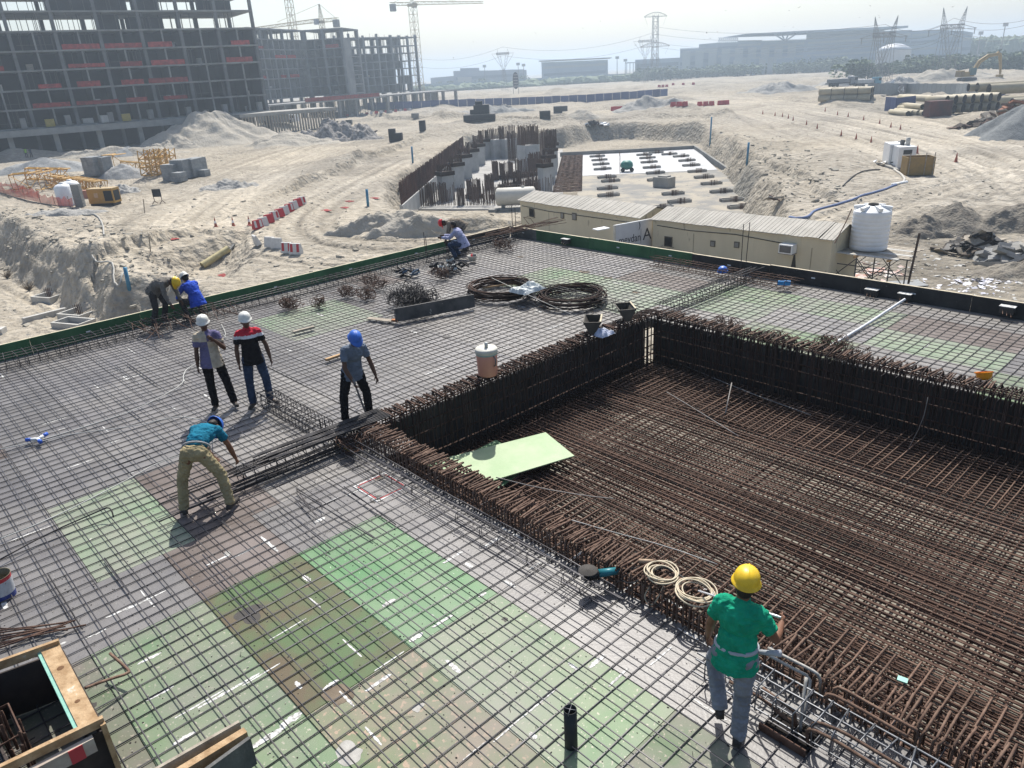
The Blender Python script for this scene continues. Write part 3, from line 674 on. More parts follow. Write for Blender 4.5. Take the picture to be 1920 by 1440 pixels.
for c, (a0, a1), fixed, along in ((wf, (PX0 + .2, 3.0), PY0 + .16, 'x'), (wl, (PY0 + .6, PY1 - .2), PX0 + .2, 'y'), (wr, (PX0 + .6, 3.0), PY1 - .22, 'x')):
    t = a0; k = 0
    while t < a1 and k < 62:
        for q in range(rb.choice([1, 2, 2, 3])):
            yw = rb.uniform(-.035, .035); zz = .285 + rb.uniform(0, .03); l = rb.uniform(.15, .21)
            if along == 'x': bar(c, (t - yw, fixed - l, zz), (t + yw + .02, fixed + l + .03, zz + rb.uniform(-.03, .02)), .0135, 'rustl', 'top_bar', rb=rb)
            else: bar(c, (fixed - l, t - yw, zz), (fixed + l, t + yw, zz + rb.uniform(-.03, .02)), .0135, 'rust', 'top_bar', rb=rb)
            t += .036; k += 1
        t += rb.uniform(.06, .2)
# beam cages lying on the deck
per = cage('edge_beam_cage', 'long low stirrup cage running the length of the green edge boards at the far left', (-18.78, -4), (-18.78, 17.3), .52, .05, .26, .2, .0075, m_bar, .009, 'new', None, None, .1)
bc = cage('beam_cage', 'dark beam cage leading from the near corner of the well to the bending man', (-9.75, 3.3), (-9.75, 5.4), .34, .07, .24, .16, .006, m_bar, .011, 'new', 'slim beam cages on the deck', [(-.9, 0), (-.5, .05), (0, 0), (.5, .04), (.9, 0), (-.9, .95), (-.3, .95), (.3, .95), (.9, .95)], .2)
for i in range(7): a = rb.uniform(-.25, .25); bar(bc, (-9.75 + a, rb.uniform(2.1, 2.8), .09 + .02 * i), (-9.75 + a * .8, 4.9, .10 + .02 * i), .010, 'new', 'long_bar', rb=rb)
for i in range(9): bar(bc, (-9.98 + .05 * i, 3.6 + rb.uniform(0, .3), .33 + .012 * (i % 3)), (-9.95 + .05 * i, 5.9, .33), .013, 'new', 'long_bar', rb=rb)
cage('beam_cage', 'dark beam cage pointing away from the near well corner behind the man in grey', (-12.3, 5.0), (-10.1, 5.0), .36, .07, .26, .12, .006, m_bar, .009, 'new', 'slim beam cages on the deck', None, .2)
cage('beam_cage', 'grey slim beam cage along the front lip of the well near the red marked square', (-9.6, 5.0), (-4.2, 5.0), .30, .07, .14, .45, .005, m_bar2, .008, 'blue', 'slim beam cages on the deck', None, .3)
cage('beam_cage', 'shiny grey beam cage beside the boots of the man in green at the lower right', (-2.9, 4.92), (3.2, 4.92), .36, .06, .26, .17, .0065, m_galv, .0085, 'galv', 'slim beam cages on the deck', None, .15)
cage('beam_cage', 'narrow cage crossing the far strip of deck to the two upright bars', (-9.75, 13.6), (-9.75, 17.6), .34, .07, .26, .14, .006, m_bar, .011, 'new', 'slim beam cages on the deck', None, .2)
cage('beam_cage', 'low cage from the far corner of the well running back past the round coils', (-14.2, 13.25), (-10.3, 13.25), .34, .07, .2, .22, .005, m_bar, .009, 'new', 'slim beam cages on the deck', None, .3)
cage('beam_cage', 'flat cage lying against the black edge board under the blue helmet', (-12.6, 17.2), (-8.4, 17.2), .5, .07, .22, .17, .006, m_rust, .009, 'rust', 'slim beam cages on the deck', None, .3)
# ------------------------------------------------------------------ people
def frust(mb, p0, p1, r0, r1, n=14, e0=True, e1=True, sq=1.0, ax=None):
    """tapered capsule, optionally flattened across ax"""
    p0 = Vector(p0); p1 = Vector(p1); d = p1 - p0; L = d.length; d.normalize()
    ref = Vector(ax) if ax is not None else (Vector((0, 0, 1)) if abs(d.z) < .9 else Vector((0, 1, 0)))
    a = d.cross(ref); 
    if a.length < 1e-3: a = d.cross(Vector((1, .2, 0)))
    a.normalize(); b = a.cross(d).normalized()
    rings = []
    if e0:
        for t in (0.12, .5, .83): rings.append((p0 - d * r0 * math.cos(t * math.pi / 2) * .96, r0 * math.sin(t * math.pi / 2)))
    rings += [(p0 + (p1 - p0) * t, r0 + (r1 - r0) * t) for t in (0, .25, .5, .75, 1)]
    if e1:
        for t in (.83, .5, .12): rings.append((p1 + d * r1 * math.cos(t * math.pi / 2) * .96, r1 * math.sin(t * math.pi / 2)))
    vs = []
    for c, r in rings:
        for k in range(n): t = 2 * math.pi * k / n; vs.append(c + a * r * math.cos(t) + b * r * sq * math.sin(t))
    fs = []
    for i in range(len(rings) - 1):
        for k in range(n): fs.append((i * n + k, i * n + (k + 1) % n, (i + 1) * n + (k + 1) % n, (i + 1) * n + k))
    m = len(rings) - 1; fs.append(tuple(range(n - 1, -1, -1))); fs.append(tuple(m * n + k for k in range(n)))
    mb.add(vs, fs)
def ell(mb, c, r, rot=None): v, f = ellmesh(c, r, 16, 11, rot); mb.add(v, f)
def frame(z, y):
    z = Vector(z).normalized(); y = Vector(y); y = (y - z * y.dot(z)).normalized(); x = y.cross(z); return Matrix((x, y, z)).transposed()
def fuse(mb, name, mats, parent, voxel=.011, sm=3, wrinkle=0.0, wsc=9.0, seed=0, paint=None):
    me = mb.mesh('tmp', m_white); o = bpy.data.objects.new('tmp', me); C.objects.link(o)
    r = o.modifiers.new('r', 'REMESH'); r.mode = 'VOXEL'; r.voxel_size = voxel
    s = o.modifiers.new('s', 'SMOOTH'); s.factor = .5; s.iterations = sm
    dg = bpy.context.evaluated_depsgraph_get(); dg.update(); m2 = bpy.data.meshes.new_from_object(o.evaluated_get(dg)); m2.name = name
    bpy.data.objects.remove(o); bpy.data.meshes.remove(me)
    m2.materials.clear()
    for m in mats: m2.materials.append(m)
    n = len(m2.vertices); co = np.empty(n * 3, np.float32); m2.vertices.foreach_get('co', co); co = co.reshape(-1, 3)
    if wrinkle:
        nr = np.empty(n * 3, np.float32); m2.vertex_normals.foreach_get('vector', nr); nr = nr.reshape(-1, 3)
        for i in range(n):
            p = Vector(co[i]); a = mnoise.noise(Vector((p.x * wsc + seed, p.y * wsc, p.z * wsc * 2.2))) + .5 * mnoise.noise(p * wsc * 2.7 + Vector((seed, 3, 1)))
            co[i] += nr[i] * wrinkle * (1 - abs(a) * 2.2)
        m2.vertices.foreach_set('co', co.ravel())
    m2.polygons.foreach_set('use_smooth', np.ones(len(m2.polygons), bool))
    if paint:
        cen = np.empty(len(m2.polygons) * 3, np.float32); m2.polygons.foreach_get('center', cen); cen = cen.reshape(-1, 3)
        m2.polygons.foreach_set('material_index', np.array([paint(Vector(c)) for c in cen], np.int32))
    m2.update(); ob = bpy.data.objects.new(name, m2); C.objects.link(ob)
    if parent: ob.parent = parent
    return ob
m_skin = M('brown_skin', (.16, .075, .042), .55, var=.12, scale=9)
m_skin2 = M('dark_skin', (.085, .042, .026), .5, var=.12, scale=9)
m_hair = M('black_hair', (.01, .008, .007), .6, var=.3)
m_eye = M('eye_white', (.5, .48, .45), .3)
m_shoe = M('dusty_boot', (.05, .043, .038), .8, var=.3, scale=20)
def D(*a): return Vector(a).normalized()
def person(label, feet, face_az, pose, shirt, trous, helmet, skin=None, shoe=None, paint=None, shirt_mats=None, voxel=.0115, H=1.73, sleeve=.62, z0=.05, loose=1.0, group=None, near=False, long_sleeve=False):
    """pose: directions of the bones in the person's own frame (x right, y forward, z up)"""
    k = H / 1.75; skin = skin or m_skin; q = dict(spine=D(0, 0, 1), chest=None, neck=D(0, .12, 1), face=D(0, 1, -.15), head_up=None, hipyaw=0,
             uaR=D(.22, 0, -1), faR=D(.12, .15, -1), uaL=D(-.22, 0, -1), faL=D(-.12, .15, -1), thR=D(.1, .02, -1), shR=D(.03, -.04, -1), thL=D(-.1, .02, -1), shL=D(-.03, -.04, -1), ftR=D(.2, 1, 0), ftL=D(-.2, 1, 0), curl=.5, handR=None, handL=None)
    q.update(pose)
    P = Vector((0, 0, 0)); sp = q['spine'].normalized(); ch = (q['chest'] or sp).normalized()
    fwd = q['fwd'] if 'fwd' in q else Vector((0, 1, 0))
    F0 = frame(sp, fwd if abs(sp.dot(fwd)) < .97 else Vector((0, 0, -1) if sp.y > 0 else (0, 0, 1)))
    if sp.y > .5: F0 = frame(sp, Vector((fwd.x * .2, fwd.y * .2, -1)))
    F1 = frame(ch, F0 @ Vector((0, 1, 0)))
    waist = P + sp * .20 * k; chest = waist + ch * .17 * k; nb = chest + ch * .145 * k
    X1 = F1 @ Vector((1, 0, 0)); Y1 = F1 @ Vector((0, 1, 0)); X0 = F0 @ Vector((1, 0, 0)); Y0 = F0 @ Vector((0, 1, 0))
    hy = Matrix.Rotation(q['hipyaw'], 3, 'Z'); HX = hy @ Vector((X0.x, X0.y, X0.z * .5)).normalized()
    hip = {'R': P + HX * .092 * k - sp * .02, 'L': P - HX * .092 * k - sp * .02}
    shl = {'R': nb + X1 * .166 * k - ch * .045 * k, 'L': nb - X1 * .166 * k - ch * .045 * k}
    el = {}; wr = {}; kn = {}; an = {}
    for s in 'RL':
        el[s] = shl[s] + q['ua' + s].normalized() * .29 * k; wr[s] = el[s] + q['fa' + s].normalized() * .25 * k
        kn[s] = hip[s] + q['th' + s].normalized() * .42 * k; an[s] = kn[s] + q['sh' + s].normalized() * .41 * k
    nk = q['neck'].normalized(); hc = nb + nk * .165 * k; fa = q['face'].normalized(); HF = frame(q['head_up'] or nk, fa)
    # --- body, one continuous surface
    body = MB()
    def torso(mb, g, skirt=0.0, yb=0):
        if not (q.get('tuck') and g > 0): ell(mb, P + sp * .02 * k, ((.155 + g) * k, (.112 + g) * k, (.115 + g) * k), F0)
        ell(mb, waist, ((.140 + g) * k, (.102 + g) * k, (.15 + g) * k), F0)
        ell(mb, chest, ((.165 + g) * k, (.115 + g) * k, (.16 + g) * k), F1)
        ell(mb, nb - ch * .07 * k, ((.165 + g) * k, (.095 + g) * k, (.075 + g) * k), F1)
        frust(mb, shl['L'] + X1 * .03, shl['R'] - X1 * .03, (.056 + g) * k, (.056 + g) * k)
        if skirt: frust(mb, waist, P - sp * skirt * k, (.135 + g) * k, (.172 + g * 1.6) * k, n=20, sq=.90, ax=Y0, e1=False)
    torso(body, -.012)
    frust(body, nb - ch * .03, nb + nk * .09 * k, .058 * k, .052 * k)
    ell(body, hc + HF @ Vector((0, -.005, .012)) * k, (.073 * k, .090 * k, .105 * k), HF)
    ell(body, hc + HF @ Vector((0, .028, -.055)) * k, (.052 * k, .055 * k, .055 * k), HF)
    ell(body, hc + HF @ Vector((0, .095, -.012)) * k, (.013 * k, .018 * k, .024 * k), HF)
    ell(body, hc + HF @ Vector((0, .083, -.052)) * k, (.024 * k, .011 * k, .009 * k), HF)
    ell(body, hc + HF @ Vector((0, .083, .022)) * k, (.050 * k, .012 * k, .010 * k), HF)
    for sx in (-1, 1): ell(body, hc + HF @ Vector((sx * .076, -.005, -.008)) * k, (.010 * k, .022 * k, .032 * k), HF)
    for s in 'RL':
        sg = 1 if s == 'R' else -1
        frust(body, shl[s], el[s], .047 * k, .037 * k); frust(body, el[s], el[s].lerp(wr[s], .35), .038 * k, .041 * k); frust(body, el[s].lerp(wr[s], .35), wr[s], .041 * k, .026 * k)
        frust(body, hip[s], kn[s], .080 * k, .050 * k); frust(body, kn[s], kn[s].lerp(an[s], .35), .050 * k, .050 * k); frust(body, kn[s].lerp(an[s], .35), an[s], .05 * k, .036 * k)
        # hand: palm, four fingers and a thumb
        fd = (q['hand' + s].normalized() if q['hand' + s] is not None else (q['fa' + s] + Vector((0, .1, -.2))).normalized()); side = X1 * sg
        pn = q.get('palm' + s) or side; pn = Vector(pn); pn = (pn - fd * pn.dot(fd)).normalized(); ac = fd.cross(pn).normalized()
        pa = wr[s] + fd * .018 * k; pb = wr[s] + fd * .088 * k
        frust(body, pa, pb, .027 * k, .036 * k, sq=.5, ax=pn); cu = q['curl']
        for i, (o, ln) in enumerate(((-.028, .068), (-.0095, .078), (.0095, .073), (.028, .056))):
            b0 = pb + ac * o * k - fd * .01; d1 = (fd - pn * cu * .5).normalized(); d2 = (fd - pn * cu * 1.3).normalized(); b1 = b0 + d1 * ln * .5 * k; b2 = b1 + d2 * ln * .55 * k
            frust(body, b0, b1, .0092 * k, .0086 * k, n=8); frust(body, b1, b2, .0086 * k, .0072 * k, n=8)
        tb_ = pa + ac * -.026 * k - fd * .0; td = (fd * .8 - ac * .75 - pn * .35).normalized(); t1 = tb_ + td * .042 * k; frust(body, tb_, t1, .0135 * k, .011 * k, n=8); frust(body, t1, t1 + (td + fd * .6).normalized() * .032 * k, .0105 * k, .009 * k, n=8)
        ft = q['ft' + s].normalized(); frust(body, an[s] - Vector((0, 0, .02)), an[s] + ft * .1 * k - Vector((0, 0, .04)), .034 * k, .03 * k)
    low = min(min((an[s] - Vector((0, 0, .075))).z for s in 'RL'), P.z - .3 if not q.get('sit') else 9)
    low = min((an[s] - Vector((0, 0, .078))).z for s in 'RL')
    mid = (an['R'] + an['L']) / 2
    az = face_az - math.pi / 2
    root = thing('person', label, 'person', (0, 0, 0), az, group)
    off = Vector((-mid.x, -mid.y, -low))
    def put(o): o.location = off; return o
    put(fuse(body, 'body', [skin], root, voxel, 2))
    # --- clothes
    sh = MB(); torso(sh, .012 * loose, .10 if not q.get('tuck') else .0)
    for s in 'RL':
        e = shl[s].lerp(el[s], 1.0 if long_sleeve else sleeve); frust(sh, shl[s], e, .057 * k * (1 + .1 * (loose - 1)), (.054 if long_sleeve else .058) * k, e1=False, n=18)
        if long_sleeve: frust(sh, el[s], wr[s], .052 * k, .038 * k, e1=False, n=16)
    frust(sh, nb - ch * .03, nb + nk * .025 * k, .075 * k, .064 * k)
    Fi = F1.inverted(); cc = chest
    pf = (lambda c: paint(Fi @ (c - cc) / k)) if paint else None
    put(fuse(sh, 'shirt', shirt_mats or [shirt], root, voxel * 1.1, 2, .0105, 11, len(label), pf))
    tr = MB(); ell(tr, P + sp * .005, (.163 * k, .122 * k, .11 * k), F0); 
    for s in 'RL':
        frust(tr, hip[s] + sp * .02, kn[s], .094 * k, .068 * k, n=18); frust(tr, kn[s], an[s] - q['sh' + s].normalized() * -.02, .068 * k, .062 * k, n=18, e1=False)
        ell(tr, hip[s] - Y0 * .045 * k + sp * .02, (.08 * k, .075 * k, .09 * k), F0)
    put(fuse(tr, 'trousers', [trous], root, voxel * 1.1, 2, .0105, 10, 7))
    for s in 'RL':
        b = MB(); ft = q['ft' + s].normalized(); a0 = an[s]; heel = a0 - ft * .055 * k - Vector((0, 0, .040)); toe = a0 + ft * .165 * k - Vector((0, 0, .048))
        frust(b, heel, toe, .040 * k, .037 * k, sq=.9, ax=(0, 0, 1)); frust(b, a0 + Vector((0, 0, .035)), a0 - Vector((0, 0, .03)), .046 * k, .05 * k); b.beam(heel - ft * .03 - Vector((0, 0, .032)), toe + ft * .03 - Vector((0, 0, .024)), .075 * k, .012)
        put(fuse(b, 'shoe', [shoe or m_shoe], root, .011, 2))
    # --- hair, eyes, helmet
    hb_ = MB(); ell(hb_, hc + HF @ Vector((0, -.018, .018)) * k, (.080 * k, .088 * k, .105 * k), HF); ell(hb_, hc + HF @ Vector((0, -.05, -.03)) * k, (.062 * k, .045 * k, .06 * k), HF)
    ho_ = put(fuse(hb_, 'hair', [m_hair], root, .011, 1))
    for sx in (-1, 1):
        e = MB(); ell(e, hc + HF @ Vector((sx * .030, .078, .006)) * k, (.011 * k, .007 * k, .006 * k), HF); put(e.build('eye', m_eye, root, True)); e = MB(); ell(e, hc + HF @ Vector((sx * .030, .084, .006)) * k, (.005 * k, .003 * k, .005 * k), HF); put(e.build('iris', m_hair, root, True))
    if helmet:
        HH = frame(HF @ Vector((0, -.10 + q.get('helmtilt', 0), 1)), HF @ Vector((0, 1, 0))); hcn = hc + HF @ Vector((0, -.008, .045)) * k
        he = MB(); prof = [(.142, -.012), (.146, -.004), (.128, .004), (.127, .03), (.121, .062), (.106, .092), (.080, .116), (.045, .130), (.012, .134), (.0, .134)]
        n = 36; vs = []
        for r_, z_ in prof:
            for i in range(n):
                a = 2 * math.pi * i / n; cx, sy = math.cos(a), math.sin(a); pk = 0
                if z_ < .0 and sy > .35: pk = .045 * (sy - .35) / .65
                ridge = .006 * max(0, 1 - abs(cx) * 7) * (1 if z_ > .05 else 0)
                vs.append(hcn + HH @ Vector((r_ * .82 * cx * k, (r_ * .99 * sy + pk) * k, (z_ * .98 + ridge - pk * .15) * k)))
        fs = [(i * n + j, i * n + (j + 1) % n, (i + 1) * n + (j + 1) % n, (i + 1) * n + j) for i in range(len(prof) - 1) for j in range(n)]
        he.add(vs, fs); put(he.build('helmet', helmet, root, True))
    else: HH = HF; hcn = hc
    # place
    root.location = (feet[0], feet[1], z0)
    root['_k'] = 1; del root['_k']
    Rz = Matrix.Rotation(az, 3, 'Z')
    W = lambda p: Rz @ (p + off) + root.location
    return root, dict(wrR=W(wr['R']), wrL=W(wr['L']), P=W(P), hc=W(hc), nb=W(nb), W=W, hdR=W(wr['R'] + (q['handR'] or q['faR']).normalized() * .08), hdL=W(wr['L'] + (q['handL'] or q['faL']).normalized() * .08), F0=F0, waist=waist, off=off, P0=P, an=an, X0=X0, Y0=Y0, sp=sp)
HY = M('yellow_helmet_plastic', (.68, .45, .02), .42, var=.1, scale=14, spec=.4); HB = M('blue_helmet_plastic', (.025, .12, .48), .42, var=.12, scale=14, spec=.4)
HW = M('white_helmet_plastic', (.62, .61, .56), .45, var=.1, scale=14, spec=.4); HR = M('red_helmet_plastic', (.55, .02, .03), .35, var=.05)
cloth = lambda n, c, v=.2: M(n, c, .9, var=v, scale=6, bump=.5, bscale=16, spec=.1, det=7)
t_green = cloth('emerald_shirt', (.012, .27, .155)); t_teal = cloth('teal_shirt', (.012, .14, .22)); t_grey = cloth('grey_blue_shirt', (.13, .16, .21)); t_black = cloth('black_cloth', (.012, .011, .013))
t_jean = cloth('blue_jeans', (.035, .055, .10), .3); t_khaki = cloth('khaki_trousers', (.30, .25, .145), .15); t_gj = cloth('grey_jeans', (.20, .21, .235), .22)
t_red = cloth('red_cloth', (.45, .03, .05)); t_wht = cloth('white_cloth', (.55, .56, .60)); t_lil = cloth('lilac_white_shirt', (.36, .37, .52)); t_blue = cloth('royal_blue_shirt', (.035, .085, .46)); t_tan = cloth('tan_work_shirt', (.19, .16, .125))
t_bei = cloth('beige_cloth', (.46, .40, .31)); t_pur = cloth('violet_cloth', (.13, .12, .22)); t_cha = cloth('charcoal_work_trousers', (.055, .052, .052)); t_gry2 = cloth('grey_work_shirt', (.15, .14, .125))
AZ_CAM = lambda x, y: math.atan2(-y, -x)
# 1  man in green, near right
fx, fy, _ = at(1372, 1385)
g1, J1 = person('man in emerald T-shirt and yellow helmet standing on the mat beside the well cage', (fx - .04, fy + .0), R_(104), dict(
    spine=D(.02, .06, 1), chest=D(.03, .02, 1), neck=D(.06, .18, 1), face=D(-.25, 1, -.3), uaL=D(-.30, .10, -1), faL=D(-.18, .42, -1), uaR=D(.42, .28, -1), faR=D(-.05, 1, -.1), curl=.9,
    thL=D(-.46, .70, -1), shL=D(.34, -.42, -1), thR=D(-.02, .03, -1), shR=D(.0, -.06, -1), ftL=D(-.45, 1, 0), ftR=D(-.1, 1, 0), ), t_green, t_gj, HY, m_skin, H=1.70, voxel=.0085, z0=.04, loose=1.1)
# 2  man in teal, bending
fx, fy, _ = at(392, 962)
g2, J2 = person('man in teal T-shirt and khaki trousers bending over with legs apart', (fx, fy), R_(143), dict(
    spine=D(.10, .78, .50), chest=D(.14, .95, .12), neck=D(.25, 1, -.35), face=D(.2, .5, -1), uaL=D(.1, .28, -1), faL=D(.35, .35, -1), uaR=D(.30, .20, -1), faR=D(.15, .25, -1), curl=.9,
    thL=D(-.42, .10, -1), shL=D(-.13, -.12, -1), thR=D(.50, .16, -1), shR=D(.10, -.12, -1), ftL=D(-.4, 1, 0), ftR=D(.3, 1, 0), tuck=True), t_teal, t_khaki, HB, m_skin, H=1.74)
# 3  man in checked shirt
fx, fy, _ = at(424, 766)
pc = lambda c: (0 if (c.x > .0) == (c.z > .02) else 1) if c.y > -.02 else 2
g3, J3 = person('man in violet and cream block-checked shirt holding a hand to his mouth', (fx, fy), AZ_CAM(fx, fy) - .1, dict(
    spine=D(-.03, .0, 1), chest=D(.02, -.03, 1), neck=D(0, .14, 1), face=D(.0, 1, -.10), uaL=D(-.38, .45, -1), faL=D(.62, .55, 1.0), uaR=D(.18, .02, -1), faR=D(.10, .12, -1), curl=.8, handL=D(.8, .3, .8), palmL=(0, 1, 0),
    thR=D(.02, .02, -1), shR=D(.00, -.08, -1), thL=D(-.20, .0, -1), shL=D(-.12, -.06, -1), ftR=D(.25, 1, 0), ftL=D(-.3, 1, 0)), t_bei, t_black, HW, m_skin2, paint=pc, shirt_mats=[t_bei, t_pur, t_wht], H=1.74, loose=1.5)
# 4  man in red, white and black
fx, fy, _ = at(493, 762)
def pr(c): return 0 if c.z > .075 else (1 if c.z > .018 else 2)
g4, J4 = person('man in red, white and black T-shirt and jeans standing with arms at his sides', (fx, fy), AZ_CAM(fx, fy) + .05, dict(
    spine=D(.0, .0, 1), neck=D(0, .12, 1), face=D(.0, 1, -.12), uaL=D(-.36, .02, -1), faL=D(-.12, .22, -1), uaR=D(.26, .0, -1), faR=D(.04, .18, -1),
    thR=D(.10, .02, -1), shR=D(.03, -.05, -1), thL=D(-.16, .02, -1), shL=D(-.02, -.06, -1), ftR=D(.5, 1, 0), ftL=D(-.6, .8, 0)), t_red, t_jean, HW, m_skin2, paint=pr, shirt_mats=[t_red, t_wht, t_black], H=1.74)
# 5  man in grey shirt with tool
fx, fy, _ = at(672, 792)
g5, J5 = person('man in grey shirt and blue helmet looking down while holding a long tool', (fx, fy), R_(-8), dict(
    spine=D(-.05, .24, 1), chest=D(-.04, .42, 1), neck=D(0, .75, 1), face=D(.1, .9, -.9), uaL=D(-.30, .10, -1), faL=D(-.15, .30, -1), uaR=D(.22, .30, -1), faR=D(-.30, .50, -1), curl=1.1,
    thR=D(.26, -.06, -1), shR=D(.04, -.10, -1), thL=D(-.22, .18, -1), shL=D(-.06, -.18, -1), ftR=D(.3, 1, 0), ftL=D(-.2, 1, 0)), t_grey, t_black, HB, m_skin2, H=1.74)
# 6  bending man at the left edge
fx, fy, _ = at(277, 598); fx = max(fx, -19.15)
g6, J6 = person('man in grey work clothes and yellow helmet stooping at the left edge boards', (fx, fy), R_(40), dict(
    spine=D(.10, .72, .72), chest=D(.10, 1, .25), neck=D(.1, 1, -.1), face=D(.1, .8, -.8), uaL=D(-.1, .25, -1), faL=D(.05, .3, -1), uaR=D(.2, .15, -1), faR=D(-.05, .35, -1),
    thR=D(.16, .12, -1), shR=D(.05, -.3, -1), thL=D(-.16, .30, -1), shL=D(-.05, -.36, -1), ftR=D(.1, 1, 0), ftL=D(-.1, 1, 0)), t_gry2, t_cha, HY, m_skin2, long_sleeve=True, loose=1.6)
# 7  squatting man in blue
fx, fy, _ = at(352, 590); fx = max(fx, -19.0)
sq = dict(spine=D(.0, .28, 1), chest=D(.0, .62, 1), neck=D(0, .8, .8), face=D(0, 1, -.6), uaL=D(-.15, .8, -.7), faL=D(.1, .8, -.7), uaR=D(.15, .8, -.7), faR=D(-.1, .8, -.7),
          thR=D(.28, 1, .10), shR=D(.0, -.42, -1), thL=D(-.28, 1, .10), shL=D(.0, -.42, -1), ftR=D(.3, 1, 0), ftL=D(-.3, 1, 0), sit=1)
g7, J7 = person('man in royal blue shirt and white helmet squatting with his back turned', (fx, fy), R_(190), sq, t_blue, t_cha, HW, m_skin2, long_sleeve=True, loose=2.0)
# 8  squatting man with papers
fx, fy, _ = at(858, 486)
sq2 = dict(sq); sq2.update(neck=D(0, .45, 1), face=D(0, 1, -.6), uaR=D(.1, .9, -.8), faR=D(-.1, 1, .1), uaL=D(-.1, .9, -.8), faL=D(.1, 1, .1))
g8, J8 = person('man in lilac-white shirt and jeans squatting and reading a sheet of paper', (fx, fy), R_(215), sq2, t_lil, t_jean, None, m_skin2, long_sleeve=True, loose=1.8)
fx, fy, _ = at(876, 478)
g9, J9 = person('man in tan shirt and red helmet bending down behind the squatting man in lilac', (max(fx - .35, -19.2), fy + .25), R_(225), dict(
    spine=D(0, .8, .6), chest=D(0, 1, .1), neck=D(0, 1, -.1), face=D(0, .7, -.8), uaL=D(-.2, .2, -1), faL=D(0, .4, -1), uaR=D(.2, .2, -1), faR=D(0, .4, -1), thR=D(.15, .5, -1), shR=D(0, -.6, -1), thL=D(-.15, .5, -1), shL=D(0, -.6, -1)), t_tan, t_cha, HR, m_skin2, long_sleeve=True, loose=1.5)
# what they wear or hold
def tube_thing(name, label, cat, pts, r, mat, n=7, group=None):
    c = Vector(pts[0]); m = MB(); m.tube([Vector(p) - c for p in pts], r, n); o = m.build(name, mat, smooth=True); o.location = c; return tag(o, label, cat, group)
def waist_pts(J, f, n=14, dz=.0, g=0.0):
    out = []
    for i in range(n + 1):
        a = 2 * math.pi * i / n; out.append(J['W'](J['P0'] + J['sp'] * (.10 + dz) + J['X0'] * (.163 + g) * math.cos(a) + J['Y0'] * (.128 + g) * math.sin(a)))
    return out
for root, J, mat, nm, g_ in ((g1, J1, M('pale_grey_cloth', (.36, .38, .41), .8), 'waist_sash', -.004), (g2, J2, M('webbing_belt', (.30, .31, .31), .7), 'tool_belt', .010)):
    b = MB(); pts = [J['P0'] + J['off'] + J['sp'] * .10 + J['X0'] * (.166 + g_) * math.cos(2 * math.pi * i / 20) + J['Y0'] * (.132 + g_) * math.sin(2 * math.pi * i / 20) + J['sp'] * .015 * math.cos(2 * math.pi * i / 20) for i in range(20)]
    b.tube(pts, .021 if root is g1 else .013, 6, closed=True); b.build(nm, mat, root, True)
b = MB(); p = J1['P0'] + J1['off'] + J1['sp'] * .1 + J1['X0'] * .17; b.tube([p, p + J1['X0'] * .09 + J1['sp'] * .03, p + J1['X0'] * .17 + J1['sp'] * .07 - J1['Y0'] * .01], [.02, .022, .03], 7); b.build('sash_end', M('pale_grey_cloth', (.3, .3, .3)), g1, True)
# head scarf under the near helmet
b = MB(); 
tp = J1['hdR']; e = Vector(at(1310, 1108, .38)); tube_thing('steel_tape', 'silvery measuring tape reaching from the hand of the man in green to the coils', 'tape measure', [tp, tp.lerp(e, .3), tp.lerp(e, .7), e], .011, M('bright_tape', (.62, .63, .66), .35, metal=.3), 6)
h = J5['hdR']; e = Vector(at(690, 786, .06)); u = (h - e); tube_thing('long_handled_tool', 'long grey handled tool held by the man in the grey shirt', 'tool', [h + u * .18, h, h - u * .5, e], .017, M('grey_handle', (.12, .12, .13), .5), 8)
b = MB(); pc_ = (J8['hdR'] + J8['hdL']) / 2 + Vector((math.cos(R_(215)), math.sin(R_(215)), .3)) * .10
for i in range(6):
    pass
vs = []; 
for i in range(7):
    for j in range(5): vs.append(((i / 6 - .5) * .42, (j / 4 - .5) * .30, .02 * math.sin(i * 1.1) + .012 * j))
b.add(vs, [(i * 5 + j, i * 5 + j + 1, (i + 1) * 5 + j + 1, (i + 1) * 5 + j) for i in range(6) for j in range(4)])
pp = b.build('paper', m_white, None, True); pp.location = pc_ + Vector((0, 0, .06)); pp.rotation_euler = (.25, -.35, R_(215)); tag(pp, 'white drawing sheet held by the squatting man in lilac', 'paper')
# ------------------------------------------------------------------ things lying on the deck
ZB = .058
def P3(u, v, z=ZB): return Vector(at(u, v, z))
def coil_of_bar(u, v, R, label, seed):
    c = P3(u, v, ZB); root = thing('bar_coil', label, 'rebar coil', c, 0, 'round coils of rusty bar'); r = random.Random(seed)
    for i in range(24):
        rr = R + r.uniform(-.13, .07); z = .02 + (i // 3) * .03 + r.uniform(-.01, .01); ox, oy = r.uniform(-.05, .05), r.uniform(-.05, .05); tx, ty = r.uniform(-.02, .02), r.uniform(-.02, .02)
        pts = [(ox + rr * math.cos(a), oy + rr * 1.0 * math.sin(a), max(.012, z + tx * math.cos(a) * 2 + ty * math.sin(a) * 2)) for a in [2 * math.pi * k / 40 for k in range(40)]]
        m = MB(); m.tube(pts, .013, 6, closed=True); m.build('coil_ring', m_rustd if r.random() < .6 else m_rust, root, True)
coil_of_bar(939, 549, .86, 'rust-brown bar coil, the left and thicker of the two round coils', 1)
coil_of_bar(1072, 563, .80, 'dark bar coil, the right one of the two round coils', 2)
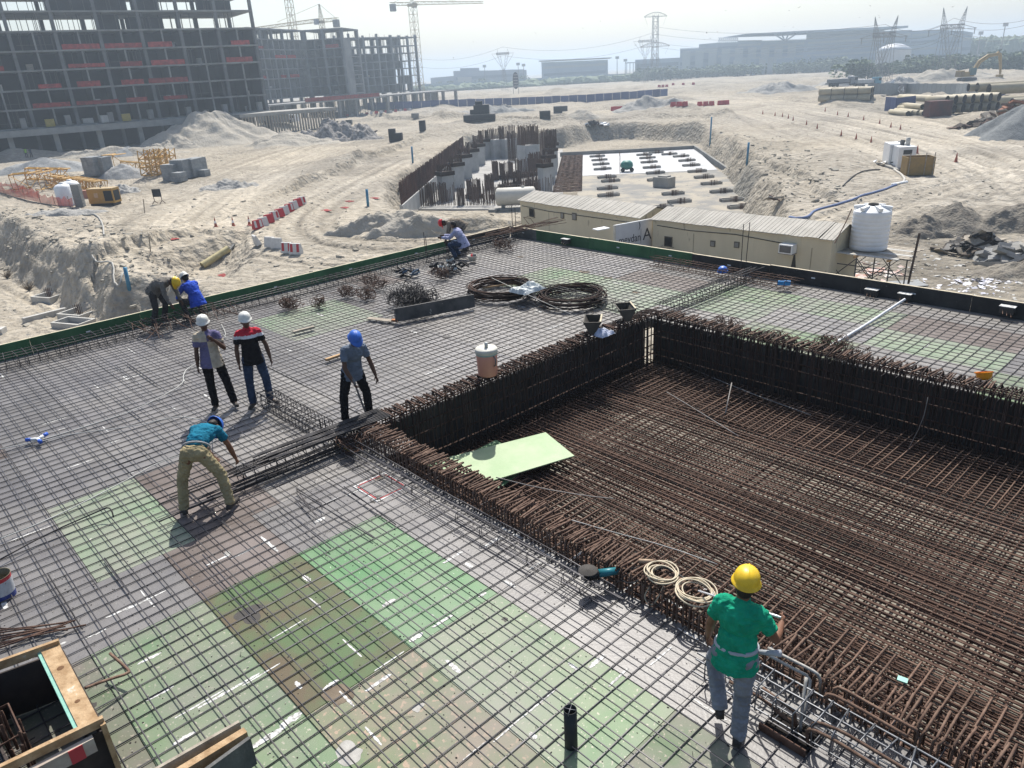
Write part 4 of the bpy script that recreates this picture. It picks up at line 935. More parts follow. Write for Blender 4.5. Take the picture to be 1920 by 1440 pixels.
def rag(name, label, cat, c, sx, sy, h, mat, seed, n=16):
    r = random.Random(seed); vs = []
    for i in range(n + 1):
        for j in range(n + 1):
            x, y = i / n - .5, j / n - .5; e = max(0, 1 - (2 * max(abs(x), abs(y))) ** 2)
            vs.append((x * sx * (1 + .2 * mnoise.noise(Vector((y * 4, seed, 0)))), y * sy * (1 + .25 * mnoise.noise(Vector((x * 4, seed, 4)))), h * (.15 + e ** .5 * (.6 + .8 * mnoise.fractal(Vector((x * 3.3, y * 3.3, seed)), 1, 2, 3)))))
    m = MB(); m.add(vs, [(i * (n + 1) + j, (i + 1) * (n + 1) + j, (i + 1) * (n + 1) + j + 1, i * (n + 1) + j + 1) for i in range(n) for j in range(n)])
    o = m.build(name, mat); o.location = c; return tag(o, label, cat)
m_sheet = M('crumpled_white_film', (.50, .53, .52), .5, var=.12)
rag('plastic_film', 'crumpled translucent white film lying on the left bar coil', 'plastic sheet', P3(990, 546, .30), .55, .8, .22, m_sheet, 3)
# tangle of stirrups behind the dark plank
plank = thing('plank', 'long dark plank standing on edge in front of the heap of stirrups', 'plank', P3(745, 603, ZB))
a = P3(742, 604, ZB); b = P3(890, 576, ZB); m = MB(); m.beam((0, 0, .17), (b - a) + Vector((0, 0, .17)), .04, .33); m.build('board', M('stained_dark_plank', (.045, .045, .045), .7, scale=3, col2=(.11, .105, .10), speck=(.3, .3, .28), speck_t=.66, speck_s=8), plank); plank.location = a
m = MB(); m.box((-.05, .02, .03), (.16, .09, .05), .6); m.build('chock', M('orange_wood', (.4, .16, .06)), plank)
def bundle(label, u, v, n, L, spread, s, mat=None, group='bundles of loose stirrups', seed=0, z=ZB, up=.1, cat='stirrups'):
    c = P3(u, v, z); r = random.Random(seed + int(u)); root = thing('stirrup_bundle', label, cat, c, 0, group); mats = [m_rust, m_bar]
    me = [loop_mesh(.20 * s, .22 * s, .006, mat or m_rust, q, True, sides=5) for q in range(3)]
    for i in range(n):
        o = inst('stirrup', r.choice(me), root, (r.uniform(-L, L), r.uniform(-spread, spread), abs(r.gauss(0, up))), (r.uniform(-.7, .7) if up > .05 else r.uniform(-.3, .3), r.uniform(-1.2, 1.2), r.uniform(0, 6.28)))
    return root
bundle('big tangled dark heap of bent stirrups behind the long dark plank', 775, 575, 190, .62, .42, 1.25, m_bar, None, 1, up=.17)
for lab, u, v, n, L, w in (('small ring of rusty stirrups, nearest the yellow lath among the loose bundles', 547, 577, 34, .26, .18), ('tiny dark curl of stirrups just right of the largest loose bundle', 600, 575, 16, .13, .1), ('brown stirrup bundle left of another one on the pale green sheet', 648, 556, 26, .2, .14),
                           ('brown stirrup bundle right of another one beside the pale green sheet', 686, 559, 26, .22, .14), ('loose row of stirrups near the edge cage above the heap', 705, 538, 30, .5, .12), ('rusty stirrups lying below the black spacers', 826, 521, 24, .25, .12),
                           ('row of stirrups on the grey sheets nearest the far left corner of the deck', 945, 467, 34, .5, .12), ('springy bundle of stirrups on the far strip, first along the well cage', 1360, 618, 22, .28, .12), ('springy bundle of stirrups on the far strip, second along the well cage', 1452, 643, 22, .28, .12),
                           ('springy bundle of stirrups at the foot of the white pipe', 1552, 657, 34, .24, .16), ('springy bundle of stirrups right of the foot of the white pipe', 1590, 672, 22, .3, .12), ('pile of stirrups on the mat under the long tool of the man in grey', 655, 838, 26, .3, .12)):
    bundle(lab, u, v, n, L, w, 1.0, m_rust, 'bundles of loose stirrups', 5, up=.05)
# black spacers heap
rt = thing('spacer_heap', 'jumbled heap of black plastic spacers near the squatting men', 'spacers', P3(850, 508)); r = random.Random(9)
for i in range(46):
    m = MB(); m.beam((-.14, 0, 0), (.14, 0, 0), .03, .06); m.beam((-.1, .04, .02), (.1, .04, .02), .015, .03)
    o = m.build('spacer', m_black if i % 5 else m_sheet, rt); o.location = (r.uniform(-.75, .35) * .9, r.uniform(-.35, .35), .03 + r.random() * .16); o.rotation_euler = (r.uniform(-.6, .6), r.uniform(-.5, .5), r.uniform(0, 3))
rt = thing('spacer_heap', 'smaller heap of blue-black spacers left of the bigger heap', 'spacers', P3(768, 515))
for i in range(20):
    m = MB(); m.beam((-.12, 0, 0), (.12, 0, 0), .035, .06); o = m.build('spacer', m_black if i % 3 else M('steel_blue_plastic', (.08, .12, .17), .4), rt); o.location = (r.uniform(-.4, .3), r.uniform(-.25, .25), .03 + r.random() * .12); o.rotation_euler = (r.uniform(-.6, .6), r.uniform(-.5, .5), r.uniform(0, 3))
# two lidless triangular troughs
def trough(u, v, rz, label):
    root = thing('trough', label, 'trough', P3(u, v, .32), rz, 'open wooden troughs on the well cage'); mt = M('trough_ply', (.07, .062, .05), .7, var=.3); w, l, h = .34, .52, .27
    for s in (-1, 1):
        m = MB(); m.add([(s * .02, -l / 2, 0), (s * w / 2, -l / 2, h), (s * w / 2, l / 2, h), (s * .02, l / 2, 0), (s * .045, -l / 2, 0), (s * (w / 2 + .025), -l / 2, h), (s * (w / 2 + .025), l / 2, h), (s * .045, l / 2, 0)], [(0, 1, 2, 3), (7, 6, 5, 4), (0, 4, 5, 1), (3, 2, 6, 7), (1, 5, 6, 2), (0, 3, 7, 4)]); m.build('side_board', mt, root)
        m = MB(); m.prism([(-w / 2 - .02, 0), (w / 2 + .02, 0), (.02, h), (-.02, h)], 0, .02); o = m.build('end_board', mt, root); o.rotation_euler = (math.pi / 2, math.pi, 0); o.location = (0, s * l / 2 + .01, h + .0)
    m = MB(); m.beam((w / 2, -l / 2, h + .01), (w / 2, l / 2, h + .01), .035, .012); m.build('rim', m_edge, root)
trough(1172, 596, .9, 'open dark wooden trough, the farther of two at the corner of the well'); trough(1112, 620, .65, 'open dark wooden trough above the hanging white rag')
rag('rag', 'crumpled white and blue rag hanging from the cage under a wooden trough', 'rag', P3(1130, 628, .28), .34, .42, .14, M('white_blue_rag', (.36, .40, .52), .8, col2=(.62, .64, .68)), 8)
# lidded drinking-water cooler
root = thing('water_cooler', 'big orange water cooler with a white lid standing on the edge of the well cage', 'cooler', P3(915, 702, .33))
m = MB(); m.lathe([(0, 0), (.165, 0), (.178, .02), (.188, .30), (.195, .42), (.19, .425)], 28); m.build('barrel', M('faded_orange_plastic', (.60, .28, .20), .45, var=.06), root, True)
m = MB(); m.lathe([(.196, .405), (.20, .41), (.20, .425), (.196, .43)], 28); m.build('seam_ring', M('grey_green_plastic', (.30, .42, .38), .5), root, True)
m = MB(); m.lathe([(.197, .43), (.205, .435), (.205, .50), (.19, .52), (.06, .54), (0, .54)], 28); m.build('lid', M('cream_plastic', (.58, .56, .49), .5, speck=(.3, .29, .25), speck_s=20), root, True)
m = MB(); m.lathe([(0, .54), (.035, .54), (.032, .60), (.03, .63), (0, .63)], 12, c=(.03, -.02, 0)); m.build('cap', M('clear_cup', (.42, .44, .42), .3), root, True)
for s in (-1, 1): m = MB(); m.tube([(s * .19, 0, .40), (s * .235, 0, .36), (s * .235, 0, .24), (s * .19, 0, .21)], .012, 6); m.build('handle', m_galv, root, True)
# laths
def lath(label, u0, v0, u1, v1, w=.07, h=.035, mat=None, z=ZB, cat='timber', name='lath', tz=0.0, grp=None):
    a = P3(u0, v0, z); b = P3(u1, v1, z); m = MB(); m.beam((0, 0, h / 2), b - a + Vector((0, 0, h / 2 + tz)), w, h); o = m.build(name, mat or m_wood); o.location = a; return tag(o, label, cat, grp)
lath('short buff timber offcut in the middle of the grey deck', 550, 625, 589, 615, .09, .05, m_woodg); lath('yellowish timber strip lying just left of the man in grey', 611, 677, 655, 662, .07, .05)
lath('thin yellow lath at the near corner of the well below the beam cage', 626, 832, 664, 850, .018, .018, M('yellow_lath', (.5, .33, .08))); lath('grey board offcut left of the long dark plank', 690, 597, 740, 603, .16, .02, m_woodg)
lath('timber seen inside the left bar coil', 905, 541, 962, 533, .06, .04)
# lost helmets
def helmet_thing(label, u, v, mat, tilt, rz=0, z=.1, upside=False):
    m = MB(); prof = [(.142, -.012), (.146, -.004), (.128, .004), (.127, .03), (.121, .062), (.106, .092), (.080, .116), (.045, .130), (.0, .134)]; m.lathe([(a, b if not upside else b) for a, b in prof], 26)
    o = m.build('hard_hat', mat, smooth=True); o.location = P3(u, v, z); o.rotation_euler = (tilt, (math.pi if upside else 0), rz); m2 = MB(); m2.prism([(-.05, .12), (.05, .12), (.035, .185), (-.035, .185)], -.012, -.004); m2.build('peak', mat, o); return tag(o, label, 'helmet')
helmet_thing('blue helmet with white band lying at the black edge board', 1355, 508, HB if 'HB' in globals() else m_black, .2, 0, .2)
helmet_thing('orange-yellow helmet upturned on the far strip of deck at the right', 1845, 699, M('orange_helmet_plastic', (.75, .28, .01), .35), .35, 1, .17, True)
m = MB(); m.box((0, 0, .05), (.3, .12, .1), .4); o = m.build('small_box', M('sky_blue_paint', (.03, .22, .55), .4)); o.location = P3(1470, 534, .15); tag(o, 'small sky-blue box on the flat cage near the black edge board', 'box')
m = MB(); m.lathe([(0, 0), (.10, 0), (.15, .16), (.155, .17), (.145, .165), (.095, .012), (0, .012)], 20); o = m.build('bucket', M('cream_plastic', (.58, .56, .49)), smooth=True); o.location = P3(886, 489); tag(o, 'small cream bucket with red and grey scraps beside the squatting man', 'bucket')
m = MB(); v, f = ellmesh((0, 0, .17), (.06, .05, .05)); m.add(v, f); o2 = m.build('scrap', m_red, o, True); m = MB(); v, f = ellmesh((.07, .03, .18), (.07, .06, .05)); m.add(v, f); m.build('scrap', M('grey_scrap', (.12, .12, .12)), o, True)
# long white pipe on the far strip
def hose(name, label, cat, pts, r, mat, z=ZB, n=7, sm=2, grp=None):
    P = [P3(u, v, z + (dz[0] if dz else 0)) for u, v, *dz in pts]; Q = P
    for _ in range(sm):
        q = [Q[0]]
        for a, b in zip(Q[:-1], Q[1:]): q += [a * .75 + b * .25, a * .25 + b * .75]
        Q = q + [Q[-1]]
    c = Q[0].copy(); m = MB(); m.tube([p - c for p in Q], r, n); o = m.build(name, mat, smooth=True); o.location = c; return tag(o, label, cat, grp)
m_wire = M('buff_cable', (.36, .32, .24), .6); m_wirew = M('dusty_white_cable', (.45, .45, .42), .6)
hose('pipe', 'long bent white pipe lying across the far strip of deck', 'pipe', [(1697, 561, .25), (1672, 577, .1), (1630, 605), (1580, 635), (1545, 655, .05)], .028, M('white_pipe', (.62, .63, .65), .5))
hose('cable', 'thin pale cable winding across the grey deck past the two standing men', 'cable', [(430, 667), (390, 672), (350, 690), (343, 705), (345, 718), (310, 740), (250, 770), (160, 800), (60, 830), (0, 842)], .008, m_wirew)
hose('cable', 'pale cable looping over the deck behind the man in teal', 'cable', [(405, 822, .3), (398, 795), (370, 785), (330, 780), (250, 800), (140, 812), (75, 828)], .008, m_wirew)
hose('cable', 'long buff cable running from the man in teal to the lower left', 'cable', [(405, 826, .3), (380, 842), (300, 865), (250, 893), (190, 925), (90, 975), (0, 1010)], .008, m_wirew)
hose('cable', 'short white cable curl between the two standing men', 'cable', [(415, 608), (424, 625), (420, 632), (436, 636)], .008, m_wirew); hose('cable', 'white cable bit left of the boots of the striped-shirt man', 'cable', [(478, 718), (470, 728), (458, 733), (448, 735)], .008, m_wirew)
hose('cable', 'white cable at the boots of the man in grey', 'cable', [(668, 738, .2), (678, 752), (690, 765), (697, 775, .1), (697, 792)], .012, m_wirew)
hose('wire_line', 'taut pale string running from the left coil to the wooden trough', 'string', [(922, 521, .3), (1010, 562, .3), (1090, 598, .3)], .006, m_wirew, sm=0); hose('wire_line', 'taut pale string stretched over the well towards the man in green', 'string', [(1072, 975, .3), (1150, 998, .1), (1250, 1024, -.1), (1345, 1058, -.2)], .006, m_wirew, sm=1)
for lab, pts, z, r_ in (('thin light rod lying along the far wall of the well', [(1275, 682), (1400, 735), (1520, 778)], -.84, .009), ('bent light rod lying on the mat near the middle of the well', [(1250, 735), (1300, 765), (1385, 818)], -.84, .009),
                        ('short rod standing up from the mat', [(1360, 775, 0), (1372, 718, .25)], -.86, .012), ('pale bent wire lying on the mat right of the green board', [(930, 895, .3), (1010, 915, 0), (1100, 930, 0), (1150, 935, 0)], -.86, .009), ('hanging thin wire by the far cage of the well', [(1740, 745, 1.0), (1730, 790, .6), (1700, 848, .0)], -.86, .005)):
    hose('rod', lab, 'rod', pts, r_, M('weathered_rod', (.2, .19, .18), .5), z, 6, 0 if 'standing' in lab else 1)
# plug cluster
root = thing('socket_cluster', 'white and blue electric socket cluster on the deck at the left', 'socket', P3(72, 826))
for a in (0, 2.1, 4.1):
    m = MB(); m.tube([(0, 0, .03), (.13 * math.cos(a), .13 * math.sin(a), .035)], .028, 8); m.build('socket_body', m_white, root, True); m = MB(); m.tube([(.11 * math.cos(a), .11 * math.sin(a), .035), (.19 * math.cos(a), .19 * math.sin(a), .035)], .034, 8); m.build('blue_cap', M('socket_blue', (.03, .10, .45), .4), root, True)
# grinder and tan cable coils by the well
root = thing('angle_grinder', 'angle grinder with teal body and black disc lying at the well edge', 'grinder', P3(1103, 1092, .12)); gd = (P3(1160, 1080) - P3(1105, 1088)).normalized()
m = MB(); m.lathe([(0, .16), (.105, .16), (.108, .164), (.105, .168), (.03, .17), (.02, .18), (0, .18)], 26); m.build('disc', M('grinder_disc', (.055, .05, .045), .8), root, True)
m = MB(); m.tube([(0, 0, .05), (0, 0, .16)], .05, 10); m.tube([Vector((0, 0, .07)), gd * .14 + Vector((0, 0, .10))], [.05, .045], 10); m.build('gear_head', m_black, root, True)
m = MB(); m.tube([gd * .12 + Vector((0, 0, .10)), gd * .36 + Vector((0, 0, .10))], [.048, .042], 12); m.build('motor_housing', M('grinder_teal', (.02, .16, .19), .4), root, True)
m = MB(); m.tube([gd * .36 + Vector((0, 0, .10)), gd * .50 + Vector((0, 0, .08)), gd * .75 + Vector((0, 0, .12))], [.032, .03, .01], 10); m.build('rear_handle', m_black, root, True)
def rope(label, u, v, R, z, seed):
    root = thing('cable_coil', label, 'cable coil', P3(u, v, z), 0, 'coils of cream cable'); r = random.Random(seed)
    for i in range(6):
        R2 = R * r.uniform(.78, 1.1); ox, oy = r.uniform(-.03, .03), r.uniform(-.03, .03); m = MB(); m.tube([(ox + R2 * math.cos(a), oy + R2 * .9 * math.sin(a), .012 + i * .006 + .01 * math.sin(a * 2 + i)) for a in [2 * math.pi * k / 30 for k in range(30)]], .0085, 6, closed=True); m.build('cable_loop', M('cream_cable', (.50, .43, .31), .6), root, True)
rope('cream cable coil beside the brown hose end on the cage, the farther coil', 1242, 1078, .17, .34, 1); rope('cream cable coil touched by the silvery tape, the nearer coil', 1302, 1110, .19, .34, 2)
hose('cable', 'loose dark cable trailing from the cream coils down to the deck', 'cable', [(1160, 1085, .1), (1185, 1098, .2), (1240, 1060, .3), (1270, 1075, .3), (1290, 1090, .3)], .009, m_black); hose('cable', 'cream cable end drooping over the outer side of the cage', 'cable', [(1222, 1095, .28), (1205, 1120, .1), (1222, 1138, .02), (1235, 1120, .2), (1245, 1095, .28)], .008, M('cream_cable', (.5, .43, .31)), z=.0)
hose('nozzle', 'tan torch nozzle lying on the cage left of the cable coils', 'nozzle', [(1198, 1052, .32), (1225, 1053, .33)], .028, M('tan_rubber', (.33, .24, .16), .6), z=0, sm=0)
# green boards in the well
def board(label, pts, z0, mat, tilt=0):
    Q = [Vector(at(u, v, z)) for u, v, z in pts]; c = Q[0].copy(); m = MB(); t = Vector((0, 0, .018)); m.add([q - c for q in Q] + [q - c + t for q in Q], [(3, 2, 1, 0), (4, 5, 6, 7), (0, 1, 5, 4), (1, 2, 6, 5), (2, 3, 7, 6), (3, 0, 4, 7)])
    o = m.build('board', mat); o.location = c; return tag(o, label, 'board')
gb = M('well_board_pale_green', (.27, .38, .21), .5, scale=2, col2=(.35, .43, .27), speck=(.12, .12, .09), speck_t=.74, speck_s=20)
board('pale green plywood sheet lying on top of another in the well', ((1023, 812, -.74), (1077, 856, -.74), (925, 902, -.74), (790, 872, -.74)), 0, gb)
board('bright green plywood sheet peeping out under the pale green one', ((930, 826, -.84), (1000, 868, -.84), (935, 918, -.84), (820, 882, -.84)), 0, PGB)
m = MB(); m.box((0, 0, .01), (.10, .075, .02), .2); o = m.build('spacer_block', M('mint_foam', (.30, .55, .47), .7)); o.location = P3(1692, 1276, -.84); tag(o, 'small pale mint block on the anchor bars of the well', 'block')
# black pipe with cross wires
root = thing('pipe_sleeve', 'black upright pipe with wires crossed over its mouth', 'pipe', P3(1071, 1398, 0))
m = MB(); m.lathe([(.057, 0), (.057, .42), (.053, .42), (.053, .02)], 28); m.build('tube', M('sleeve_plastic', (.022, .024, .024), .5, scale=12, speck=(.15, .15, .14), speck_t=.72), root, True)
for a in (.5, 2.05): m = MB(); m.tube([(.058 * math.cos(a), .058 * math.sin(a), .40), (.057 * math.cos(a), .057 * math.sin(a), .423), (0, 0, .419), (-.057 * math.cos(a), -.057 * math.sin(a), .423), (-.058 * math.cos(a), -.058 * math.sin(a), .40)], .003, 5); m.build('cross_wire', m_galv, root, True)
# paint bucket
root = thing('paint_bucket', 'old tin paint bucket with red, blue and yellow print at the left margin', 'bucket', P3(8, 1118, 0)); cz = root.location
pm = M('bucket_white', (.45, .46, .48), .5, scale=10, speck=(.2, .15, .1), speck_t=.66)
prof = [(0, 0), (.125, 0), (.128, .005)]; 
for a, b, mt, nm in ((0, .07, M('bucket_blue', (.03, .05, .2), .45), 'blue_band'), (.07, .25, pm, 'label_band'), (.25, .30, M('bucket_red', (.45, .04, .05), .45), 'red_band')):
    m = MB(); m.lathe([(.128 + a * .05, a), (.128 + b * .05, b)], 28); m.build(nm, mt, root, True)
m = MB(); m.lathe([(.143, .30), (.147, .303), (.14, .303), (.135, .2), (.13, .15), (0, .15)], 28); m.build('rim', M('bucket_inside', (.16, .14, .09), .7), root, True)
m = MB(); m.add([(.1362 * math.cos(a), .1362 * math.sin(a), z) for z in (.09, .24) for a in [-1.6 + .1 * k for k in range(8)]], [(k, k + 1, k + 9, k + 8) for k in range(7)]); m.build('yellow_patch', M('bucket_yellow', (.5, .28, .04)), root)
# stray bars in front
hose('bent_bar', 'long dark hooked bar resting over the mint sheet at the left', 'rebar', [(0, 1049, .02), (90, 1000, .03), (190, 956, .10), (204, 951, .13), (210, 958, .1), (213, 970, .03)], .010, m_bar, sm=1)
hose('bent_bar', 'thick rusty bar bent to a V sticking out of the timber box', 'rebar', [(160, 1290, .30), (200, 1275, .22), (243, 1262, .16), (240, 1255, .17), (206, 1225, .24)], .015, m_rustl, z=0, sm=1, n=8)
hose('bent_bar', 'thin dark bar folded to a V on the sheets above the green panel', 'rebar', [(556, 925, .05), (590, 965, .03), (593, 968, .03), (555, 916, .06), (603, 944, .04), (604, 955, .02)], .007, m_bar, sm=0)
for i in range(9): r = random.Random(i + 40); hose('loose_bar', f'loose dark bar, {ORD[i]} from the top of the crossing bunch above the timber box', 'rebar', [(-10, 1178 + i * 5), (90 + r.uniform(0, 80), 1172 + r.uniform(-9, 12))], .009, m_rust, sm=0, grp='crossing loose bars above the timber box')
for lab, b0, b1 in (('upright dark bar pair member, nearer one at the black edge board', (1388, 515), .0), ('upright bar at the black edge board, right one of two', (1397, 510), .02)):
    q = P3(*b0, .05); m = MB(); m.tube([(0, 0, 0), (b1 * 2, 0, 1.35)], .010, 6); o = m.build('starter_bar', m_bar); o.location = q; tag(o, lab, 'rebar')
for lab, b0, hh in (('pair of upright bars tied at the far left corner of the deck, left one', (962, 443), 1.1), ('upright bar tied at the far left corner of the deck, right one', (968, 443), 1.0), ('upright bar behind the squatting man, left one', (800, 492), .95), ('upright bar behind the squatting man, right one', (803, 494), .85), ('upright bar beside the grey-shirt man at the beam cage, left one', (607, 828), .42), ('upright bar beside the grey-shirt man at the beam cage, right one', (616, 829), .42)):
    q = P3(*b0, .05); m = MB(); m.tube([(0, 0, 0), (.02, -.02, hh)], .012, 6); o = m.build('starter_bar', m_bar); o.location = q; tag(o, lab, 'rebar')
# loose rusty bars by the left edge cage and on the far left corner
root = thing('bar_pile', 'pile of short rusty bars on the edge cage beside the stooping man', 'rebar pile', P3(345, 607)); r = random.Random(2)
for i in range(44): 
    a = r.gauss(.15, .35); L = r.uniform(.3, .9); x, y = r.uniform(-.5, .5), r.uniform(-1.2, 1.2); bar(root, (root.location.x + x, root.location.y + y, .30 + r.random() * .08), (root.location.x + x + L * math.cos(a), root.location.y + y + L * math.sin(a), .12 + r.random() * .2), .008, 'rust', 'short_bar', rb=r)
root = thing('bar_pile', 'pile of long rusty bars in the far left corner of the deck', 'rebar pile', P3(930, 452))
for i in range(30): 
    a = r.gauss(1.45, .12); L = r.uniform(1, 2.6); x, y = r.uniform(-.3, .3), r.uniform(-1.3, 1.0); bar(root, (root.location.x + x, root.location.y + y, .30 + r.random() * .1), (root.location.x + x + L * math.cos(a), root.location.y + y + L * math.sin(a), .30 + r.random() * .1), .009, 'rust', 'long_bar', rb=r)
# timber column box at the lower left, with its rusty starter bars
bx = thing('column_box', 'wooden column box with rusty bars inside at the lower left corner', 'formwork box', (0, 0, 0))
ztop = .62
tl, tr_, br_, bl_ = (Vector(at(-60, 1268, ztop)), Vector(at(112, 1206, ztop)), Vector(at(190, 1352, ztop)), Vector(at(20, 1440, ztop)))
m_w1 = M('warm_timber', (.27, .17, .085), .75, scale=9, col2=(.44, .31, .18), stretch=(1, 1, 1), bump=.3, bscale=30, speck=(.5, .46, .38), speck_t=.70, speck_s=9); m_mint = M('mint_painted_edge', (.16, .38, .31), .6, scale=20, col2=(.25, .45, .37))
def plankbox(a, b, w, h, z, mat, name, par=bx, up=(0, 0, 1)): m = MB(); m.beam(a, b, w, h, up); return m.build(name, mat, par)
dR = (br_ - tr_); dT = (tr_ - tl).normalized()
plankbox(tr_ + dR * -.02 - dT * .085 + Vector((0, 0, -.02)), br_ + dR * .0 - dT * .085 + Vector((0, 0, -.02)), .15, .045, 0, m_w1, 'wide_plank')
plankbox(tr_ - dT * .175 + Vector((0, 0, -.04)), br_ - dT * .175 + Vector((0, 0, -.04)), .035, .06, 0, m_mint, 'mint_edge')
plankbox(tl + dT * .0, tr_, .035, .09, 0, m_w1, 'top_rail'); plankbox(bl_ - dT * .3, br_ + dT * .02, .04, .08, 0, m_w1, 'front_rail')
for a, b, nm in ((tr_, br_, 'side_panel'), (br_, bl_, 'front_panel'), (tl, tr_, 'back_panel'), (bl_, tl, 'left_panel')):
    plankbox(Vector((a.x, a.y, ztop / 2 - .04)), Vector((b.x, b.y, ztop / 2 - .04)), .02, ztop - .1, 0, M('box_panel_dark', (.025, .02, .018), .8, col2=(.06, .045, .038)), nm)
a = br_ + (bl_ - br_) * .1; b = br_ + (bl_ - br_) * 1.1; fo = Vector((.04, -.01, 0))
plankbox(Vector((a.x + .05, a.y - .03, ztop - .13)), Vector((b.x + .05, b.y - .03, ztop - .13)), .05, .14, 0, M('old_timber_red', (.30, .24, .20), .8, col2=(.42, .37, .31), scale=5), 'lower_rail')
q = br_ + (bl_ - br_) * .28 + Vector((.078, -.045, -.13)); m = MB(); m.beam(q - (bl_ - br_) * .07, q + (bl_ - br_) * .09, .006, .142); m.build('red_mark', m_red, bx)
plankbox(Vector((br_.x + .03, br_.y, ztop)), Vector((br_.x + .03, br_.y, 0)), .05, .04, 0, m_w1, 'corner_post')
for t, s in ((.30, .03), (.72, .022)):
    q = tr_ + dR * t - dT * .085; m = MB(); m.lathe([(s, .0035), (s * .75, .005), (s * .3, .0055), (0, .0055)], 14, c=(q.x, q.y, q.z)); m.build('knot', M('wood_knot', (.12, .06, .025), .8), bx)
r = random.Random(4)
for i in range(12):
    q = Vector(at(6 + r.uniform(-18, 42), 1330 + i * 10, ztop - .05)); bar(bx, (q.x, q.y, 0.1), (q.x + r.uniform(-.03, .03), q.y + r.uniform(-.03, .03), ztop + r.uniform(-.12, .1)), .013, 'rust', 'column_bar', rb=r)
for i in range(7): 
    q = Vector(at(20, 1370, .18 + i * .07)); m = MB(); m.tube([(q.x + x, q.y + y, .18 + i * .07) for x, y in ((-.35, -.16), (.12, -.12), (.10, .06), (-.36, .05))], .008, 6, closed=True); m.build('tie', m_rust, bx)
# pair of planks on edge at the bottom
root = thing('plank_pair', 'two grey boards with a buff timber between them at the bottom edge', 'planks', (0, 0, 0))
for (u0, v0, u1, v1, w, h, zt, mat, nm) in ((285, 1445, 448, 1352, .03, .20, .34, m_woodg, 'rear_board'), (300, 1465, 460, 1368, .07, .10, .33, m_w1, 'middle_timber'), (320, 1490, 468, 1382, .035, .30, .34, M('grey_faced_board', (.07, .072, .07), .8, col2=(.13, .13, .125), bump=.3), 'front_board')):
    a = Vector(at(u0, v0, zt)); b = Vector(at(u1, v1, zt)); plankbox(a - Vector((0, 0, h / 2)), b - Vector((0, 0, h / 2)), w, h, 0, mat, nm, root)
# hole in the deck, its shade painted as a black plate, with thick hooked bars
root = thing('deck_opening', 'dark square opening with thick hooked rusty bars at the lower right', 'opening', P3(1482, 1372, 0)); o0 = root.location
m = MB(); m.box((0, .0, .004), (.42, .30, .008)); m.build('dark_plate', M('opening_shade', (.008, .006, .005), .9), root)
m = MB(); m.beam((-.21, -.16, .03), (.21, -.16, .03), .02, .09); m.build('rim_board', m_rust, root)
hb2 = [[(1368, 1278, .22), (1430, 1310, .2), (1470, 1345, .2), (1484, 1352, .14), (1486, 1372, .02)], [(1430, 1290, .3), (1478, 1325, .28), (1490, 1335, .24), (1492, 1362, .03)], [(1515, 1395, .02), (1512, 1372, .2), (1520, 1366, .26), (1560, 1385, .27), (1640, 1435, .28), (1700, 1475, .28)], [(1522, 1380, .02), (1522, 1358, .24), (1534, 1354, .32), (1580, 1372, .33), (1660, 1420, .34), (1730, 1462, .34)],
       [(1512, 1270, .4), (1505, 1320, .25), (1500, 1370, .02)], [(1440, 1215, .36), (1500, 1245, .37), (1532, 1262, .36), (1538, 1275, .28), (1538, 1300, .05)], [(1430, 1222, .30), (1480, 1250, .31), (1520, 1270, .3), (1516, 1300, .2), (1508, 1340, .05)], [(1560, 1340, .02), (1562, 1292, .36), (1575, 1288, .4), (1640, 1325, .4), (1720, 1370, .4)], [(1572, 1330, .02), (1545, 1308, .4), (1555, 1300, .44), (1600, 1322, .44), (1700, 1380, .44)]]
for i, pts in enumerate(hb2):
    Q = [Vector(at(u, v, z)) - Vector(o0) for u, v, z in pts]; Q2 = [Q[0]]
    for a, b in zip(Q[:-1], Q[1:]): Q2 += [a * .8 + b * .2, a * .2 + b * .8]
    Q2.append(Q[-1]); m = MB(); m.tube(Q2, .0145, 8); m.build('hooked_bar', M('pale_coated_bar', (.25, .235, .21), .6, scale=12, col2=(.42, .41, .38)) if i in (4, 5, 6) else m_rustl, root, True)
# tie wire scraps, sawdust and stones on the near sheets
r = random.Random(77); dm = MB()
for i in range(2200):
    x, y = r.uniform(-11, -.3), r.uniform(-2, 5.2); s = r.uniform(.002, .007); dm.box((x, y, .003 + s / 2), (s * r.uniform(1, 3), s, s), r.random() * 3)
o = dm.build('grit', M('grit_mix', (.05, .045, .04), .9, scale=40, col2=(.4, .38, .34))); tag(o, 'scattered grit and chips on the near plywood sheets', None, None, 'stuff')
for i in range(26):
    x, y = r.uniform(-9, -.8), r.uniform(-.5, 5); m = MB(); a = r.random() * 6; L = r.uniform(.06, .18); m.tube([(0, 0, .004), (L * math.cos(a) * .5, L * math.sin(a) * .5, .012), (L * math.cos(a + .5), L * math.sin(a + .5), .004)], .0022, 4); o = m.build('tie_wire', M('pale_wire', (.3, .28, .22)) if i % 2 else m_bar); o.location = (x, y, 0); tag(o, 'short curled end of tie wire on the near sheets', 'wire', 'ends of tie wire')
